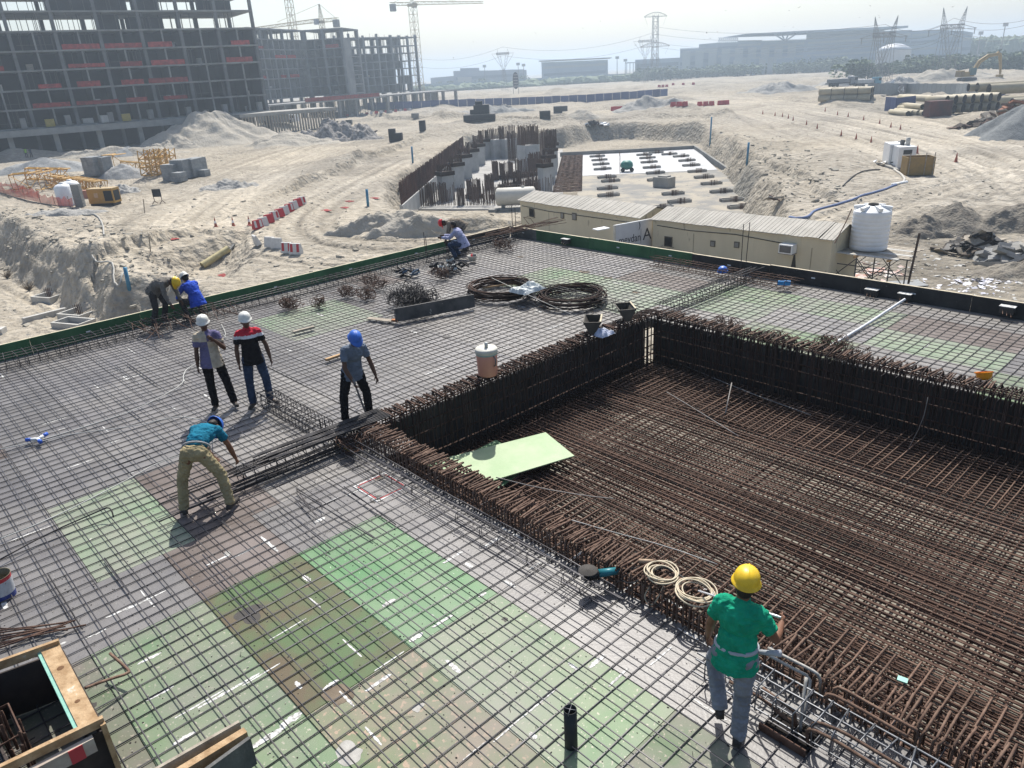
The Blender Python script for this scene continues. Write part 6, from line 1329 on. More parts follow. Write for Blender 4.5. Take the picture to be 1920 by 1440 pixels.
bnA = Vector(at(1152, 424, -2.45)); bnB = Vector(at(1222, 406, -2.30)); bd = (bnB - bnA); bl = bd.length; byaw = math.atan2(bd.y, bd.x)
bn = thing('banner_panel', 'white banner panel with grey lettering between the two cream cabins', 'banner', (bnA.x, bnA.y, -5.0), byaw)
m = MB(); m.box((bl / 2, 0, 1.30), (bl, .05, 2.5)); m.build('board', M('banner_white', (.56, .56, .57), .6, var=.04), bn); m = MB(); m.box((bl / 2, 0, 2.575), (bl + .05, .09, .05)); m.build('frame_rail', m_white, bn); m = MB(); m.box((.0, -.02, 1.3), (.10, .10, 2.6)); m.build('frame_post', M('post_cream', (.5, .48, .42)), bn)
m_txt = M('dark_print', (.03, .03, .04), .6)
textobj('meydan', bn, (bl * .40, -.032, 1.70), (math.pi / 2, 0, 0), .62, m_txt, font_scale=(.80, 1, 1)); m = MB(); m.box((bl * .70, -.03, 1.75), (.015, .006, .8)); m.build('divider', m_txt, bn)
o = textobj('A', bn, (bl * .87, -.032, 1.78), (math.pi / 2, 0, 0), .92, m_txt); textobj(')', bn, (bl * .66, -.032, 2.36), (math.pi / 2, 0, 0), .5, m_txt)
m = MB(); m.box((-.5, .5, 2.42), (.8, .5, .05)); m.build('canopy', m_white, bn)
# white tank on a tube scaffold
sb = atd(1627, 466, 34.5); ts = thing('water_tank', 'ribbed white water tank standing on the scaffold platform', 'water tank', (sb.x, sb.y, sb.z + .03))
prof = [(0, 0), (.80, 0)] 
for k in range(9): z = .04 + k * .185; prof += [(.80, z), (.815, z + .03), (.815, z + .12), (.80, z + .15)]
prof += [(.80, 1.72), (.78, 1.74), (.30, 1.95), (.22, 1.96)]
m = MB(); m.lathe(prof, 40); m.build('shell', m_white, ts, True)
m = MB(); m.lathe([(.22, 1.94), (.22, 2.04), (.19, 2.04), (.19, 1.97), (0, 1.97)], 24); m.build('neck', M('neck_dark', (.05, .045, .04), .7), ts, True)
for k in range(6): 
    a = k * math.pi / 3 + .3; m = MB(); m.beam((.32 * math.cos(a), .32 * math.sin(a), 1.92), (.80 * math.cos(a), .80 * math.sin(a), 1.86), .16, .14); m.build('roof_rib', m_white, ts)
root = thing('scaffold', 'tube scaffold with a board platform carrying the white water tank', 'scaffold', (sb.x, sb.y, 0)); syaw = yaw
ca, sa = math.cos(syaw), math.sin(syaw); S = lambda x, y, z: (x * ca - y * sa, x * sa + y * ca, z); zp = sb.z - .03; zg_ = -5.0
m_tubes = M('scaffold_tube', (.10, .095, .09), .6, metal=.3)
for k in range(9):
    y = -1.25 + k * .29; m = MB(); m.beam(S(-1.75 + RND.uniform(-.1, .1), y, zp), S(1.9 + RND.uniform(-.1, .3), y, zp), .24, .035); m.build('platform_board', m_woodg if k % 3 else m_concl, root)
for X in (-1.45, 0, 1.45):
    m = MB(); m.beam(S(X, -1.45, zp - .08), S(X, 1.4, zp - .08), .09, .11); m.build('bearer', m_wood, root)
    for Y in (-1.15, 1.05): m = MB(); m.tube([S(X, Y, zp - .12), S(X, Y, zg_ - .3)], .030, 6); m.build('standard', m_tubes, root)
for Y in (-1.15, 1.05):
    for z in (zp - .55, zp - 1.3): m = MB(); m.tube([S(-1.65, Y, z), S(1.65, Y, z)], .024, 5); m.build('ledger', m_tubes, root)
    for X in (-1.45, 0): m = MB(); m.tube([S(X, Y, zp - .2), S(X + 1.45, Y, zg_ + .1)], .022, 5); m.build('brace', m_tubes, root); m = MB(); m.tube([S(X + 1.45, Y, zp - .2), S(X, Y, zg_ + .3)], .022, 5); m.build('brace', m_tubes, root)
for X in (-1.45, 0, 1.45): m = MB(); m.tube([S(X, -1.25, zp - .9), S(X, 1.15, zp - .9)], .022, 5); m.build('transom', m_tubes, root)
q0_, q1_ = atd(1565, 456, 33), atd(1597, 392, 33.3); m = MB(); m.tube([q0_, q0_.lerp(q1_, .6) + Vector((.03, 0, 0)), q1_], .025, 5); o = m.build('prop_pole', m_rustl); tag(o, 'thin bent pole leaning up beside the white water tank', 'pole')
q = atd(1703, 532, 33); m = MB(); m.tube([(0, 0, 0), (.1, .1, 2.25)], .05, 8); o = m.build('post', M('rusty_post', (.06, .04, .032), .8)); o.location = q; tag(o, 'dark rusty post standing right of the scaffold', 'post')
q = atd(1690, 520, 36); m = MB(); m.box((0, 0, 0), (2.2, 1.1, .03), .85); o = m.build('board', M('grey_sheet', (.20, .21, .215), .6)); o.location = (q.x, q.y, gz(q.x, q.y) + .06); tag(o, 'flat grey sheet lying on the ground behind the dark post', 'sheet')
# white round tank lying on blocks
p = Gv(968, 392); th = thing('lying_tank', 'white horizontal tank resting on concrete blocks beside the farther cabin', 'tank', p, az_r - .05); hl = 2.0; rr = .92
m = MB(); m.lathe([(0, -hl - .15), (.5, -hl - .12), (.8, -hl - .02), (rr, -hl + .12), (rr, hl - .12), (.8, hl + .02), (.5, hl + .12), (0, hl + .15)], 32, c=(0, 0, rr + .42), rot=Matrix.Rotation(math.pi / 2, 3, 'Y')); m.build('shell', M('tank_cream', (.52, .50, .44), .6, var=.06, scale=2, speck=(.3, .27, .22), speck_s=6), th, True)
m = MB(); m.lathe([(.2, 0), (.2, .14), (0, .14)], 14, c=(.8, 0, rr * 2 + .38)); m.build('manhole', m_conc, th, True)
for x in (-1.35, 1.35): m = MB(); m.box((x, 0, .28), (.35, 1.3, .56)); m.build('saddle', m_concd, th)
for x, y in ((-1.9, -.8), (-1.2, -1.2), (.2, -1.1), (1.2, -.9), (-2.4, -1.2), (1.9, -1.2)): m = MB(); m.box((x, y, .12), (.9, .4, .3), RND.uniform(-.3, .3)); m.build('block', m_concd, th)
# ------------------------------------------------------------------ the column pit and the raft
ZF = -8.0
m_floor = M('pit_floor_concrete', (.24, .235, .22), .85, scale=.5, col2=(.36, .35, .33)); m_raft = M('white_membrane', (.34, .35, .36), .6, scale=.25, col2=(.44, .44, .44))
def flat(name, pts, z, mat, label, th=.06): P = [at(u, v, z) for u, v in pts]; m = MB(); m.prism([(p[0], p[1]) for p in (P if sum((P[i][0] * P[(i + 1) % len(P)][1] - P[(i + 1) % len(P)][0] * P[i][1]) for i in range(len(P))) > 0 else P[::-1])], z - th, z); o = m.build(name, mat); struct(o); o['label'] = label; return o
flat('pit_floor', ((745, 392), (868, 292), (1055, 280), (1056, 372), (1040, 392)), ZF + .16, m_floor, 'pale concrete floor of the column pit', .3)
flat('raft_membrane', ((1068, 288), (1302, 277), (1345, 318), (1085, 330)), ZF + .30, m_raft, 'white membrane over the far half of the raft', .4)
flat('raft_blinding', ((1085, 330), (1345, 318), (1438, 374), (1405, 402), (1080, 395)), ZF + .27, M('raft_grey', (.20, .195, .18), .9, scale=.30, lo=.42, hi=.58, col2=(.33, .295, .235), bump=.2, speck=(.12, .12, .12), speck_s=2, speck_t=.66), 'dusty blinding of the near half of the raft', .4)
kb = thing('raft_kerb', 'low concrete kerb wall round the raft', 'kerb wall', (*at(1305, 276, ZF)[:2], ZF)); K = [at(u, v, ZF + .8) for u, v in ((1050, 286), (1180, 280), (1302, 273), (1350, 305), (1400, 340), (1442, 370))]
for a, b in zip(K[:-1], K[1:]): m = MB(); a = Vector(a) - Vector(kb.location); b = Vector(b) - Vector(kb.location); m.beam((a.x, a.y, .40), (b.x, b.y, .40), .3, .85); m.build('kerb_wall', m_concd, kb)
# recesses of the raft: framed pockets with low stirrup walls
pk = M('pocket_frame', (.17, .165, .155), .9); rr2 = random.Random(6)
def pocket(u, v, w, wd, label):
    p = at(u, v, ZF + .3); root = thing('raft_pocket', label, 'footing', (p[0], p[1], ZF + .28), az_r + .12, 'framed pockets in the raft')
    for y in (-wd / 2, wd / 2): m = MB(); m.box((0, y, .12), (w, .10, .3)); m.build('frame_board', m_conc, root)
    for x in (-w / 2, w / 2): m = MB(); m.box((x, 0, .12), (.10, wd - .11, .3)); m.build('frame_board', pk, root)
    m = MB(); m.box((0, 0, .07), (w - .17, wd - .17, .03)); m.build('dark_plate', M('pocket_dark', (.035, .033, .03), .9), root)
    m = MB()
    for k in range(7): x = rr2.uniform(-.3, .3) * w * .5; y = -wd * .9; m.tube([(x, y, -.05), (x, y, .55)], .03, 4)
    for z in (.15, .35, .5): m.tube([(-w * .2, -wd * .9, z), (w * .2, -wd * .9, z)], .025, 4)
    o = m.build('starter_bars', m_rust, root); o['kind'] = 'stuff'; return root
for col in (((1120, 294), (1124, 301), (1127, 309), (1130, 318), (1138, 333), (1139, 354), (1141, 367)), ((1208, 291), (1214, 297), (1217, 305), (1222, 315), (1229, 325), (1232, 338), (1262, 364), (1274, 379)), ((1255, 290), (1277, 294), (1288, 302), (1296, 311), (1307, 322), (1320, 333), (1334, 345), (1352, 360), (1372, 376), (1388, 389))):
    for kk, (u, v) in enumerate(col): w = (at(u + 15 + (v - 290) * .08, v, ZF)[0] - at(u - 15, v, ZF)[0]); pocket(u, v, 2.3, .7, f'framed raft pocket with starter bars, {ORD[kk]} from the far end of the {"left" if col[0][0] == 1120 else ("middle" if col[0][0] == 1208 else "right")} row')
for u, v, lb_ in ((1230, 287, 'lone raft pocket at the far kerb'), (1145, 340, 'extra raft pocket beside the left row'), (1240, 390, 'raft pocket nearest the cabin roofs in the middle')): pocket(u, v, 2.2, .7, lb_)
p = Vector(at(1175, 326, ZF)); root = thing('mixer', 'small green round machine on the white membrane', 'mixer', (p.x, p.y, ZF + .3), az_r); m = MB(); m.lathe([(0, .2), (.6, .35), (.85, .7), (.8, 1.1), (.5, 1.4), (0, 1.45)], 20); m.build('drum', M('sea_green_paint', (.03, .17, .14), .5), root, True); m = MB(); m.tube([(-.9, 0, 0), (-.9, 0, 2.0), (-1.0, 0, 2.6)], .05, 5); m.build('pole', m_rustl, root)
for s in (-.6, .6): m = MB(); m.lathe([(0, 0), (.28, 0), (.28, .15), (0, .15)], 12, c=(s, -.5, .28), rot=Matrix.Rotation(math.pi / 2, 3, 'X')); m.build('wheel', m_black, root, True)
p = at(1245, 350, ZF + .3); m = MB(); m.box((0, 0, .55), (2.1, 1.4, 1.1)); m.box((0, 0, 1.15), (1.2, .9, .2)); o = m.build('block_stack', m_conc); o.location = p; tag(o, 'grey block stack in the middle of the dusty raft half', 'blocks')
# brown band of mat edge on the left of the raft
a = at(1062, 360, ZF + .35); b = at(1072, 292, ZF + .35); root = thing('rebar_mat', 'brown rusty mat strip between the column pit and the raft', 'rebar mat', ((a[0] + b[0]) / 2, (a[1] + b[1]) / 2, ZF + .4)); A = Vector(a); B = Vector(b); nn = Vector((CR[0], CR[1], 0))
for i in range(60): t = i / 59; q = A.lerp(B, t); bar(root, (q.x - nn.x * 1.6, q.y - nn.y * 1.6, ZF + .42), (q.x + nn.x * 1.8, q.y + nn.y * 1.8, ZF + .40), .05, 'rust')
# columns: pale shafts with dark cages on top
m_colc = M('column_concrete', (.33, .335, .325), .85, scale=.8, col2=(.43, .43, .42)); cmesh = {}
def pit_column(u, v, h, w, barsh, cap=True, dense=26, label=''):
    p = at(u, v, ZF + .16); root = thing('pit_column', label, 'column', (p[0], p[1], ZF + .16), math.atan2(CR[1], CR[0]) + .62)
    if h > 0: m = MB(); m.box((0, 0, h / 2), (w, w * .8, h)); m.build('shaft', m_colc, root)
    key = (round(w, 1), round(barsh, 1), dense)
    if key not in cmesh:
        r = random.Random(int(w * 100 + barsh * 37 + dense)); m = MB()
        for k in range(dense): a = k / dense * 4; s = int(a); t = a - s; x, y = ((t - .5, -.5), (.5, t - .5), (.5 - t, .5), (-.5, .5 - t))[s]; m.beam((x * w * .9, y * w * .7, -.2), (x * w * .9 + r.uniform(-.05, .05), y * w * .7 + r.uniform(-.05, .05), barsh * .8 * r.uniform(.9, 1.04)), .062, .062)
        cmesh[key] = m.mesh('starter_bars', m_rust)
    o = inst('starter_bars', cmesh[key], root, (0, 0, max(h, .1))); 
    if cap: m = MB(); m.box((0, 0, h + .26), (w * 1.2, w * 1.0, .46)); m.build('link_band', m_rustd, root)
    return root
cl = 'pale concrete column with rusty bars on top, '
for i, (u, v, h, w, bh) in enumerate(((838, 374, 2.7, 1.5, 1.6), (858, 353, 2.7, 1.5, 1.6), (873, 334, 2.7, 1.5, 1.6), (887, 321, 2.7, 1.5, 1.8), (899, 309, 2.7, 1.5, 2.2), (909, 298, 2.7, 1.5, 2.4))):
    pit_column(u, v, h, w, bh, label=cl + ('nearest', 'second nearest', 'third nearest', 'fourth nearest', 'fifth nearest', 'farthest')[i] + ' of the left row')
for i, (u, v, h, w, bh) in enumerate(((1023, 362, 2.9, 1.3, 1.2), (1030, 342, 2.9, 1.3, 1.4), (1034, 325, 2.9, 1.3, 2.6), (1036, 312, 2.9, 1.3, 3.0))): pit_column(u, v, h, w, bh, label=cl + ('nearest', 'second', 'third', 'farthest')[i] + ' of the right row')
pit_column(992, 317, 3.4, 2.6, 3.4, False, 44, 'wide pale core column with tall rusty bars in the middle of the pit'); pit_column(932, 296, 3.0, 2.4, 2.2, False, 30, 'pale column block at the far left of the pit floor'); pit_column(953, 295, 3.0, 2.4, 2.6, False, 30, 'pale column block right of the far left one'); pit_column(973, 300, 0, 3.0, 5.4, False, 44, 'tall bare rusty column cage beside the wide core column')
pit_column(1012, 300, 0, 2.6, 5.6, False, 44, 'tall bare rusty column cage at the far right of the pit')
for i, (u, v, w, bh, dn, nm) in enumerate(((930, 338, .7, 3.0, 20, 'slim dark column cage standing on the pale floor'), (865, 385, .6, 2.2, 16, 'slim dark column cage near the left rim'), (985, 350, 2.8, 2.2, 34, 'wide low rusty cage in front of the core column'), (905, 378, 2.2, 2.3, 22, 'loose cage of thin bars in the near part of the pit'), (940, 372, 1.6, 1.6, 22, 'short dark cage left of the lying white tank'), (795, 384, 2.4, 2.8, 30, 'wide cage of bars just inside the rusty curtain'), (770, 385, 2.2, 2.4, 26, 'cage of bars in the near left corner of the pit'), (820, 380, 2.0, 2.6, 26, 'cage of bars left of the nearest pale column'), (965, 380, 3.0, 1.6, 26, 'low cage behind the lying white tank'))):
    pit_column(u, v, .0, w, bh, i in (2, 4), dn, nm)
for i, (u, v, w, bh) in enumerate(((960, 352, 2.2, 2.4), (1005, 362, 2.0, 2.0), (985, 330, 2.4, 2.8), (1003, 322, 1.6, 3.2), (890, 372, 1.4, 2.6), (918, 355, 1.0, 2.2), (950, 335, 1.6, 2.6))):
    pit_column(u, v, 0, w, bh, i % 2 == 0, 34, f'dark cage crowding the pit between the left columns and the core, {ORD[i]} of seven from the front')
for i in range(5): 
    t = i / 4; pit_column(800 + 66 * t, 360 - 58 * t, 0, 1.9, 3.0, False, 24, 'cage of upright bars along the foot of the rusty curtain, ' + ('nearest', 'second', 'third', 'fourth', 'farthest')[i] + ' of five')
# the rusty curtain wall of dowels
cw = thing('dowel_wall', 'long rust-brown curtain of upright bars along the left rim of the column pit', 'rebar wall', (*at(735, 385, ZF)[:2], ZF)); pa = Vector(at(719, 385, -5.3)); pb = Vector(at(735, 330, -5.3)); 
A0 = Vector(at(752, 386, -6.2)); A1 = Vector(at(870, 283, -6.2)); dA = A1 - A0; m = MB(); q = Vector(cw.location); m.beam((A0.x - q.x, A0.y - q.y, .9), (A1.x - q.x, A1.y - q.y, .9), .35, 1.9); m.build('concrete_wall', m_colc, cw)
m = MB(); r = random.Random(15)
for i in range(420):
    t = (i + r.random()) / 420; p_ = A0 + dA * t - q; m.beam((p_.x, p_.y, 1.6), (p_.x + r.uniform(-.08, .08), p_.y + r.uniform(-.08, .08), 4.05 + r.uniform(-.15, .12)), .05, .05)
for z in np.linspace(2.1, 3.9, 9): m.beam((A0.x - q.x, A0.y - q.y, z), (A1.x - q.x, A1.y - q.y, z), .04, .04)
o = m.build('dowel_bars', M('curtain_rust', (.06, .028, .022), .85, scale=1, col2=(.10, .045, .032)), cw); o['kind'] = 'stuff'
for (u0, v0, u1, v1, n_, lab) in ((755, 387, 930, 384, 70, 'row of thin upright bars along the near rim of the column pit'), (880, 262, 1050, 252, 90, 'row of thin upright bars along the far rim of the column pit'), (905, 384, 1040, 372, 40, 'row of thin upright bars right of the gap by the lying tank')):
    a = Vector(at(u0, v0, ZF + .2)); b = Vector(at(u1, v1, ZF + .2)); root = thing('dowel_row', lab, 'rebar', a); m = MB()
    for i in range(n_): t = (i + r.random()) / n_; p_ = (b - a) * t; m.beam((p_.x, p_.y, 0), (p_.x + r.uniform(-.1, .1), p_.y + r.uniform(-.1, .1), r.uniform(1.6, 2.6) * (1.6 if n_ == 90 else 1)), .045, .045)
    o = m.build('dowel_bars', M('thin_rust', (.11, .075, .06), .85), root); o['kind'] = 'stuff'
# wellpoint pipes, cones, barriers and small things
m_bl = M('pipe_blue', (.05, .20, .33), .5)
for u, v, h, lab in ((774, 306, 2.1, 'blue upright pipe at the far side of the haul road'), (690, 387, 1.5, 'blue upright pipe beside the near corner of the rusty curtain'), (1331, 272, 4.2, 'tall pale blue pipe at the corner of the earth cut'), (1400, 309, 2.4, 'pale blue pipe on the bank right of the raft'), (242, 540, 1.3, 'blue pipe leaning at the brink near the stooping man')):
    p = Gv(u, v); m = MB(); m.tube([(0, 0, -.2), (.05, .05, h)], .12, 8); o = m.build('standpipe', m_bl, smooth=True); o.location = p; tag(o, lab, 'pipe')
cone_m = MB(); cone_m.lathe([(.0, .0), (.19, 0), (.19, .03), (.13, .035), (.022, .74), (0, .75)], 14); cone_me = cone_m.mesh('traffic_cone', M('cone_orange', (.34, .10, .06), .6, var=.15)); band_m = MB(); band_m.lathe([(.094, .28), (.062, .48)], 14); band_me = band_m.mesh('white_band', m_white)
cones = [(405, 425, 'left'), (438, 424, 'middle'), (468, 422, 'right')]
for u, v, w in cones:
    p = Gv(u, v); o = inst('traffic_cone', cone_me, None, p, (0, 0, 0), (1.0, 1.0, 1.0)); tag(o, f'{w} one of the three orange cones by the brink left of the barriers', 'cone', 'traffic cones'); inst('band', band_me, o, (0, 0, 0), scale=(1.03, 1.03, 1))
rc = [(1453, 217), (1467, 219), (1478, 222), (1487, 226), (1512, 234), (1532, 241), (1547, 209), (1570, 216), (1590, 219), (1619, 225), (1649, 232), (1670, 239), (1688, 243), (1577, 254), (1605, 261), (1633, 267), (1719, 288), (1792, 304), (1430, 214)]
for i, (u, v) in enumerate(rc):
    p = Gv(u, v); s = 1.0 if v < 280 else 1.2; o = inst('traffic_cone', cone_me, None, p, (0, 0, 0), (s, s, s)); tag(o, 'orange cone, the nearest, alone right of the brown skip' if i == 17 else ('orange cone standing just behind the brown skip' if i == 16 else f'small orange cone lining the dirt road, {ORD[i if i < 6 else (i - 6 if i < 13 else i - 13)]} of the {"near left" if i < 6 else ("far" if i < 13 else "lowest")} line'), 'cone', 'traffic cones' if i in (16, 17) else 'far cones lining the dirt road')
m_bred = M('barrier_red', (.42, .03, .04), .5, var=.1); m_bwh = M('barrier_white', (.55, .54, .52), .6, var=.1)
bm = MB(); bm.add([(-.5, -.22, 0), (.5, -.22, 0), (.5, .22, 0), (-.5, .22, 0), (-.5, -.20, .2), (.5, -.20, .2), (.5, .20, .2), (-.5, .20, .2), (-.46, -.08, .82), (.46, -.08, .82), (.46, .08, .82), (-.46, .08, .82)], [(3, 2, 1, 0), (0, 1, 5, 4), (1, 2, 6, 5), (2, 3, 7, 6), (3, 0, 4, 7), (4, 5, 9, 8), (5, 6, 10, 9), (6, 7, 11, 10), (7, 4, 8, 11), (8, 9, 10, 11)])
bme = [bm.mesh('barrier', m_bred), bm.mesh('barrier', m_bwh)]
line = [(484, 429), (494, 424), (505, 418), (515, 412), (525, 407), (534, 402), (543, 397), (551, 392), (559, 387), (566, 383)]
ordw = ('nearest', 'second nearest', 'third', 'fourth', 'fifth', 'sixth', 'seventh', 'eighth', 'second farthest', 'farthest')
def barrier(u, v, k, rz, lab, grp='red and white road barriers', s=.85, stripes=False, tilt=0):
    p = Gv(u, v); o = inst('road_barrier', bme[k], None, p, (tilt, 0, rz), (s, s, s)); tag(o, lab, 'barrier', grp)
    if stripes: 
        for x in (-.28, .28): m = MB(); m.add([(x - .12, -.206, .18), (x + .12, -.206, .18), (x + .11, -.094, .78), (x - .11, -.094, .78)], [(0, 1, 2, 3)]); m.build('stripe', bme[1 - k].materials[0], o)
for i, (u, v) in enumerate(line): barrier(u, v, i % 2, az_r + .9, f'{ordw[i]} barrier in the row curving up the haul road, {"white" if i % 2 else "red"}', stripes=i % 3 == 0)
barrier(484, 458, 1, az_r - 1.0, 'white barrier tipped at the brink left of the striped one', tilt=.3); barrier(508, 463, 1, az_r - .4, 'white and black barrier near the green edge boards'); barrier(521, 465, 1, az_r - .4, 'white barrier between the black-patched and the striped ones'); barrier(540, 474, 1, az_r - .3, 'left red-striped barrier nearest the green edge boards', stripes=True); barrier(556, 476, 1, az_r - .3, 'right red-striped barrier nearest the green edge boards', stripes=True)
for i in range(14): barrier(652 + i * 9, 219 - i * .9, i % 2, az_r + .4, f'tiny {"white" if i % 2 else "red"} barrier, {ORD[i]} from the left in the row before the podium', 'far row of barriers before the podium', 1.0)
for a_, b_, vv in ((1150, 1165, 208), (1262, 1284, 200), (1312, 1334, 199), (1350, 1362, 197), (1236, 1250, 164), (1262, 1300, 160)):
    for k in range(3): barrier(a_ + (b_ - a_) * k / 2, vv - k * .4, 0, az_r + .1, f'far red barrier, {ORD[k]} from the left in the {ORD[[1150, 1262, 1312, 1350, 1236].index(a_)] if not (a_ == 1262 and vv == 160) else "rearmost"} short row', 'far red barriers among the heaps', 1.3)
# stacks of black chambers
def boxes(label, parts, mat, cat='chamber'):
    u, v = parts[0][:2]; p = Gv(u, v); root = thing('manhole_chamber', label, cat, p, az_r)
    for (uu, vv, w, h, z) in parts: x = (uu - u) * 1.0; sc_ = (Vector((p.x, p.y)) .length) / FPX; m = MB(); m.box((x * sc_, 0, z + h / 2), (w, w, h)); m.build('ring', mat, root)
m_ch = M('chamber_black', (.022, .024, .028), .7, var=.3)
boxes('two-step black chambers on the sand, the nearest pair', [(737, 266, 1.1, 2.1, 0), (747, 266, 1.4, 1.4, 0)], m_ch); boxes('single tall black chamber behind the two-step pair', [(793, 246, 1.2, 2.0, 0)], m_ch); boxes('small black box in front of the second frame building', [(655, 233, 1.5, 1.1, 0)], m_ch); boxes('buff box beside the far row of barriers', [(779, 221, 1.9, 1.2, 0)], m_concd)
boxes('black boxes on a green base in the middle distance', [(900, 225, 6.5, 1.2, 0), (904, 225, 3.2, 1.8, 1.2), (893, 225, 2.2, .9, 1.2), (900, 225, 1.5, .8, 2.9)], m_ch); boxes('dark square box right of the green net', [(1022, 222, 2.2, 1.5, 0)], m_ch); boxes('dark box, the left of the far pair', [(1046, 212, 2.2, 1.7, 0)], m_ch); boxes('dark box, the right of the far pair', [(1057, 208, 2.0, 1.3, 0)], m_ch)
p = Gv(1045, 224)
# left yard: lattice pieces, blocks, tanks, generator, sign
CYN = M('yellow_lattice_paint', (.50, .27, .035), .6, scale=2, col2=(.40, .24, .07), orand=.1)
def mast_lying(lab, u0, v0, u1, v1, w=1.7, z=.0, grp='yellow lattice crane pieces', tilt=0): a = Gv(u0, v0, z + w / 2); b = Gv(u1, v1, z + w / 2 + tilt); m = MB(); lattice(m, (0, 0, 0), b - a, w, w * .8, .075, .05, 4); o = m.build('crane_section', CYN); o.location = a; return tag(o, lab, 'crane section', grp)
mast_lying('lying yellow lattice piece at the far left, first of the row', 28, 354, 62, 350); mast_lying('lying yellow lattice piece in the middle of the left row', 66, 356, 98, 348, 1.9); mast_lying('upper yellow lattice piece resting across the left row', 55, 340, 135, 341, 1.3, .3); mast_lying('thin yellow lattice boom running to the white tanks', 95, 346, 150, 356, 1.2); mast_lying('yellow lattice piece ending right of the white tanks', 140, 352, 196, 362, 1.3); mast_lying('yellow lattice jib piece linking to the upright frames', 228, 318, 284, 322, 1.1); mast_lying('yellow lattice piece left of the upright frames', 206, 316, 232, 312, 1.9, 0)
for i, u in enumerate((284, 295, 305, 316)):
    p = Gv(u, 328 - i * 3); m = MB(); lattice(m, (0, 0, 0), (.15, .1, 3.0), 1.7, 1.0, .09, .06); o = m.build('crane_section', CYN); o.location = p; o.rotation_euler = (0, 0, .5); tag(o, f'upright yellow lattice section, {("leftmost", "second", "third", "rightmost")[i]} of the standing four', 'crane section', 'yellow lattice crane pieces')
m_blk = M('wrapped_blocks', (.19, .205, .21), .6, scale=2, col2=(.27, .28, .28), orand=.12)
for i, (u, v, w, h, lab) in enumerate(((180, 328, 1.9, 2.3, 'grey wrapped block pallet left of the pointed aggregate heap'), (197, 327, 1.7, 2.2, 'grey wrapped block pallet touching the leftmost aggregate cone'), (327, 338, 1.9, 2.0, 'grey wrapped block pallet right of the upright yellow sections, front left'), (345, 334, 1.9, 2.3, 'tall grey wrapped block pallet behind the front left one'), (338, 340, 1.3, 1.1, 'small half pallet of blocks in front of the group'), (362, 331, 1.9, 2.2, 'grey wrapped block pallet in the middle of the right group'), (374, 328, 1.7, 2.2, 'grey wrapped block pallet at the right end of the group'), (384, 330, 1.1, .8, 'lowest small block stack at the right end'))):
    p = Gv(u, v); root = thing('block_pallet', lab, 'block pallet', p, .5, 'pallets of grey blocks'); n_ = max(2, round(h / .55))
    for k in range(n_):
        for q in (-1, 1): m = MB(); m.box((q * w * .252, 0, h * (k + .5) / n_), (w * .49, w * .95, h / n_ * .97), 0); m.build('block_layer', m_blk, root)
for u, lab in ((127, 'left and nearer of two white upright tanks in the yard'), (141, 'right of the two white upright tanks in the yard')):
    p = Gv(u, 386 if u == 127 else 380); root = thing('upright_tank', lab, 'tank', p, 0, 'white upright tanks'); m = MB(); m.lathe([(0, 0), (.82, 0), (.84, .1), (.84, 1.9), (.6, 2.15), (.25, 2.25), (0, 2.25)], 26); m.build('shell', m_white, root, True); m = MB(); m.lathe([(.24, 2.2), (.24, 2.36), (0, 2.38)], 14); m.build('lid', m_white, root, True)
p = Gv(152, 388); root = thing('block_pallet', 'narrow upright stack of grey blocks touching the white tanks', 'block pallet', p, .9, 'pallets of grey blocks')
for k in range(7): m = MB(); m.box((0, 0, .16 + k * .31), (.75, .6, .29)); m.build('block_layer', m_concd, root)
gp = Gv(200, 385); gen = thing('generator', 'yellow generator box with a black louvre on sand at the left', 'generator', gp, .75); m_yel = M('generator_ochre', (.42, .24, .05), .55, var=.06, scale=3, speck=(.3, .25, .18), speck_s=5)
m = MB(); m.box((0, 0, .15), (2.5, 1.25, .28)); m.build('skid', m_black, gen); m = MB(); m.box((0, 0, 1.0), (2.7, 1.3, 1.4)); m.build('housing', m_yel, gen); m = MB(); m.box((0, 0, 1.73), (2.74, 1.34, .06)); m.build('roof', M('gen_roof', (.40, .30, .16), .6), gen)
m = MB(); m.box((.82, -.66, 1.02), (.85, .03, 1.0)); m.build('louvre', M('louvre_dark', (.012, .014, .016), .6), gen); m = MB(); m.box((1.36, 0, 1.0), (.03, 1.0, 1.0)); m.build('louvre', M('louvre_dark', (.012, .014, .016)), gen); m = MB(); m.box((-.45, -.66, 1.1), (.4, .02, .45)); m.build('plate', M('plate_buff', (.5, .36, .22)), gen); m = MB(); m.tube([(-.3, .2, 1.76), (-.3, .2, 1.95), (-.1, .2, 2.0)], .06, 6); m.build('exhaust', m_black, gen)
p = Gv(167, 372); m = MB(); m.box((0, 0, .45), (1.0, .7, .8), .6); m.box((0, 0, .88), (1.1, .8, .06), .6); o = m.build('small_machine', M('salmon_paint', (.34, .16, .11), .7)); o.location = p; tag(o, 'small salmon-coloured machine between the white tanks and the generator', 'machine')
p = Gv(298, 382); root = thing('sign_board', 'dark square board on two legs standing alone in the yard', 'board', p, .7); m = MB(); m.box((0, 0, 1.05), (.9, .05, .75)); m.build('panel', m_ch, root)
for s in (-.4, .4): m = MB(); m.tube([(s, 0, .7), (s, 0, .3), (s - .12, -.3, 0)], .035, 5); m.tube([(s, 0, .3), (s + .12, .3, 0)], .035, 5); m.build('leg', m_rust, root)
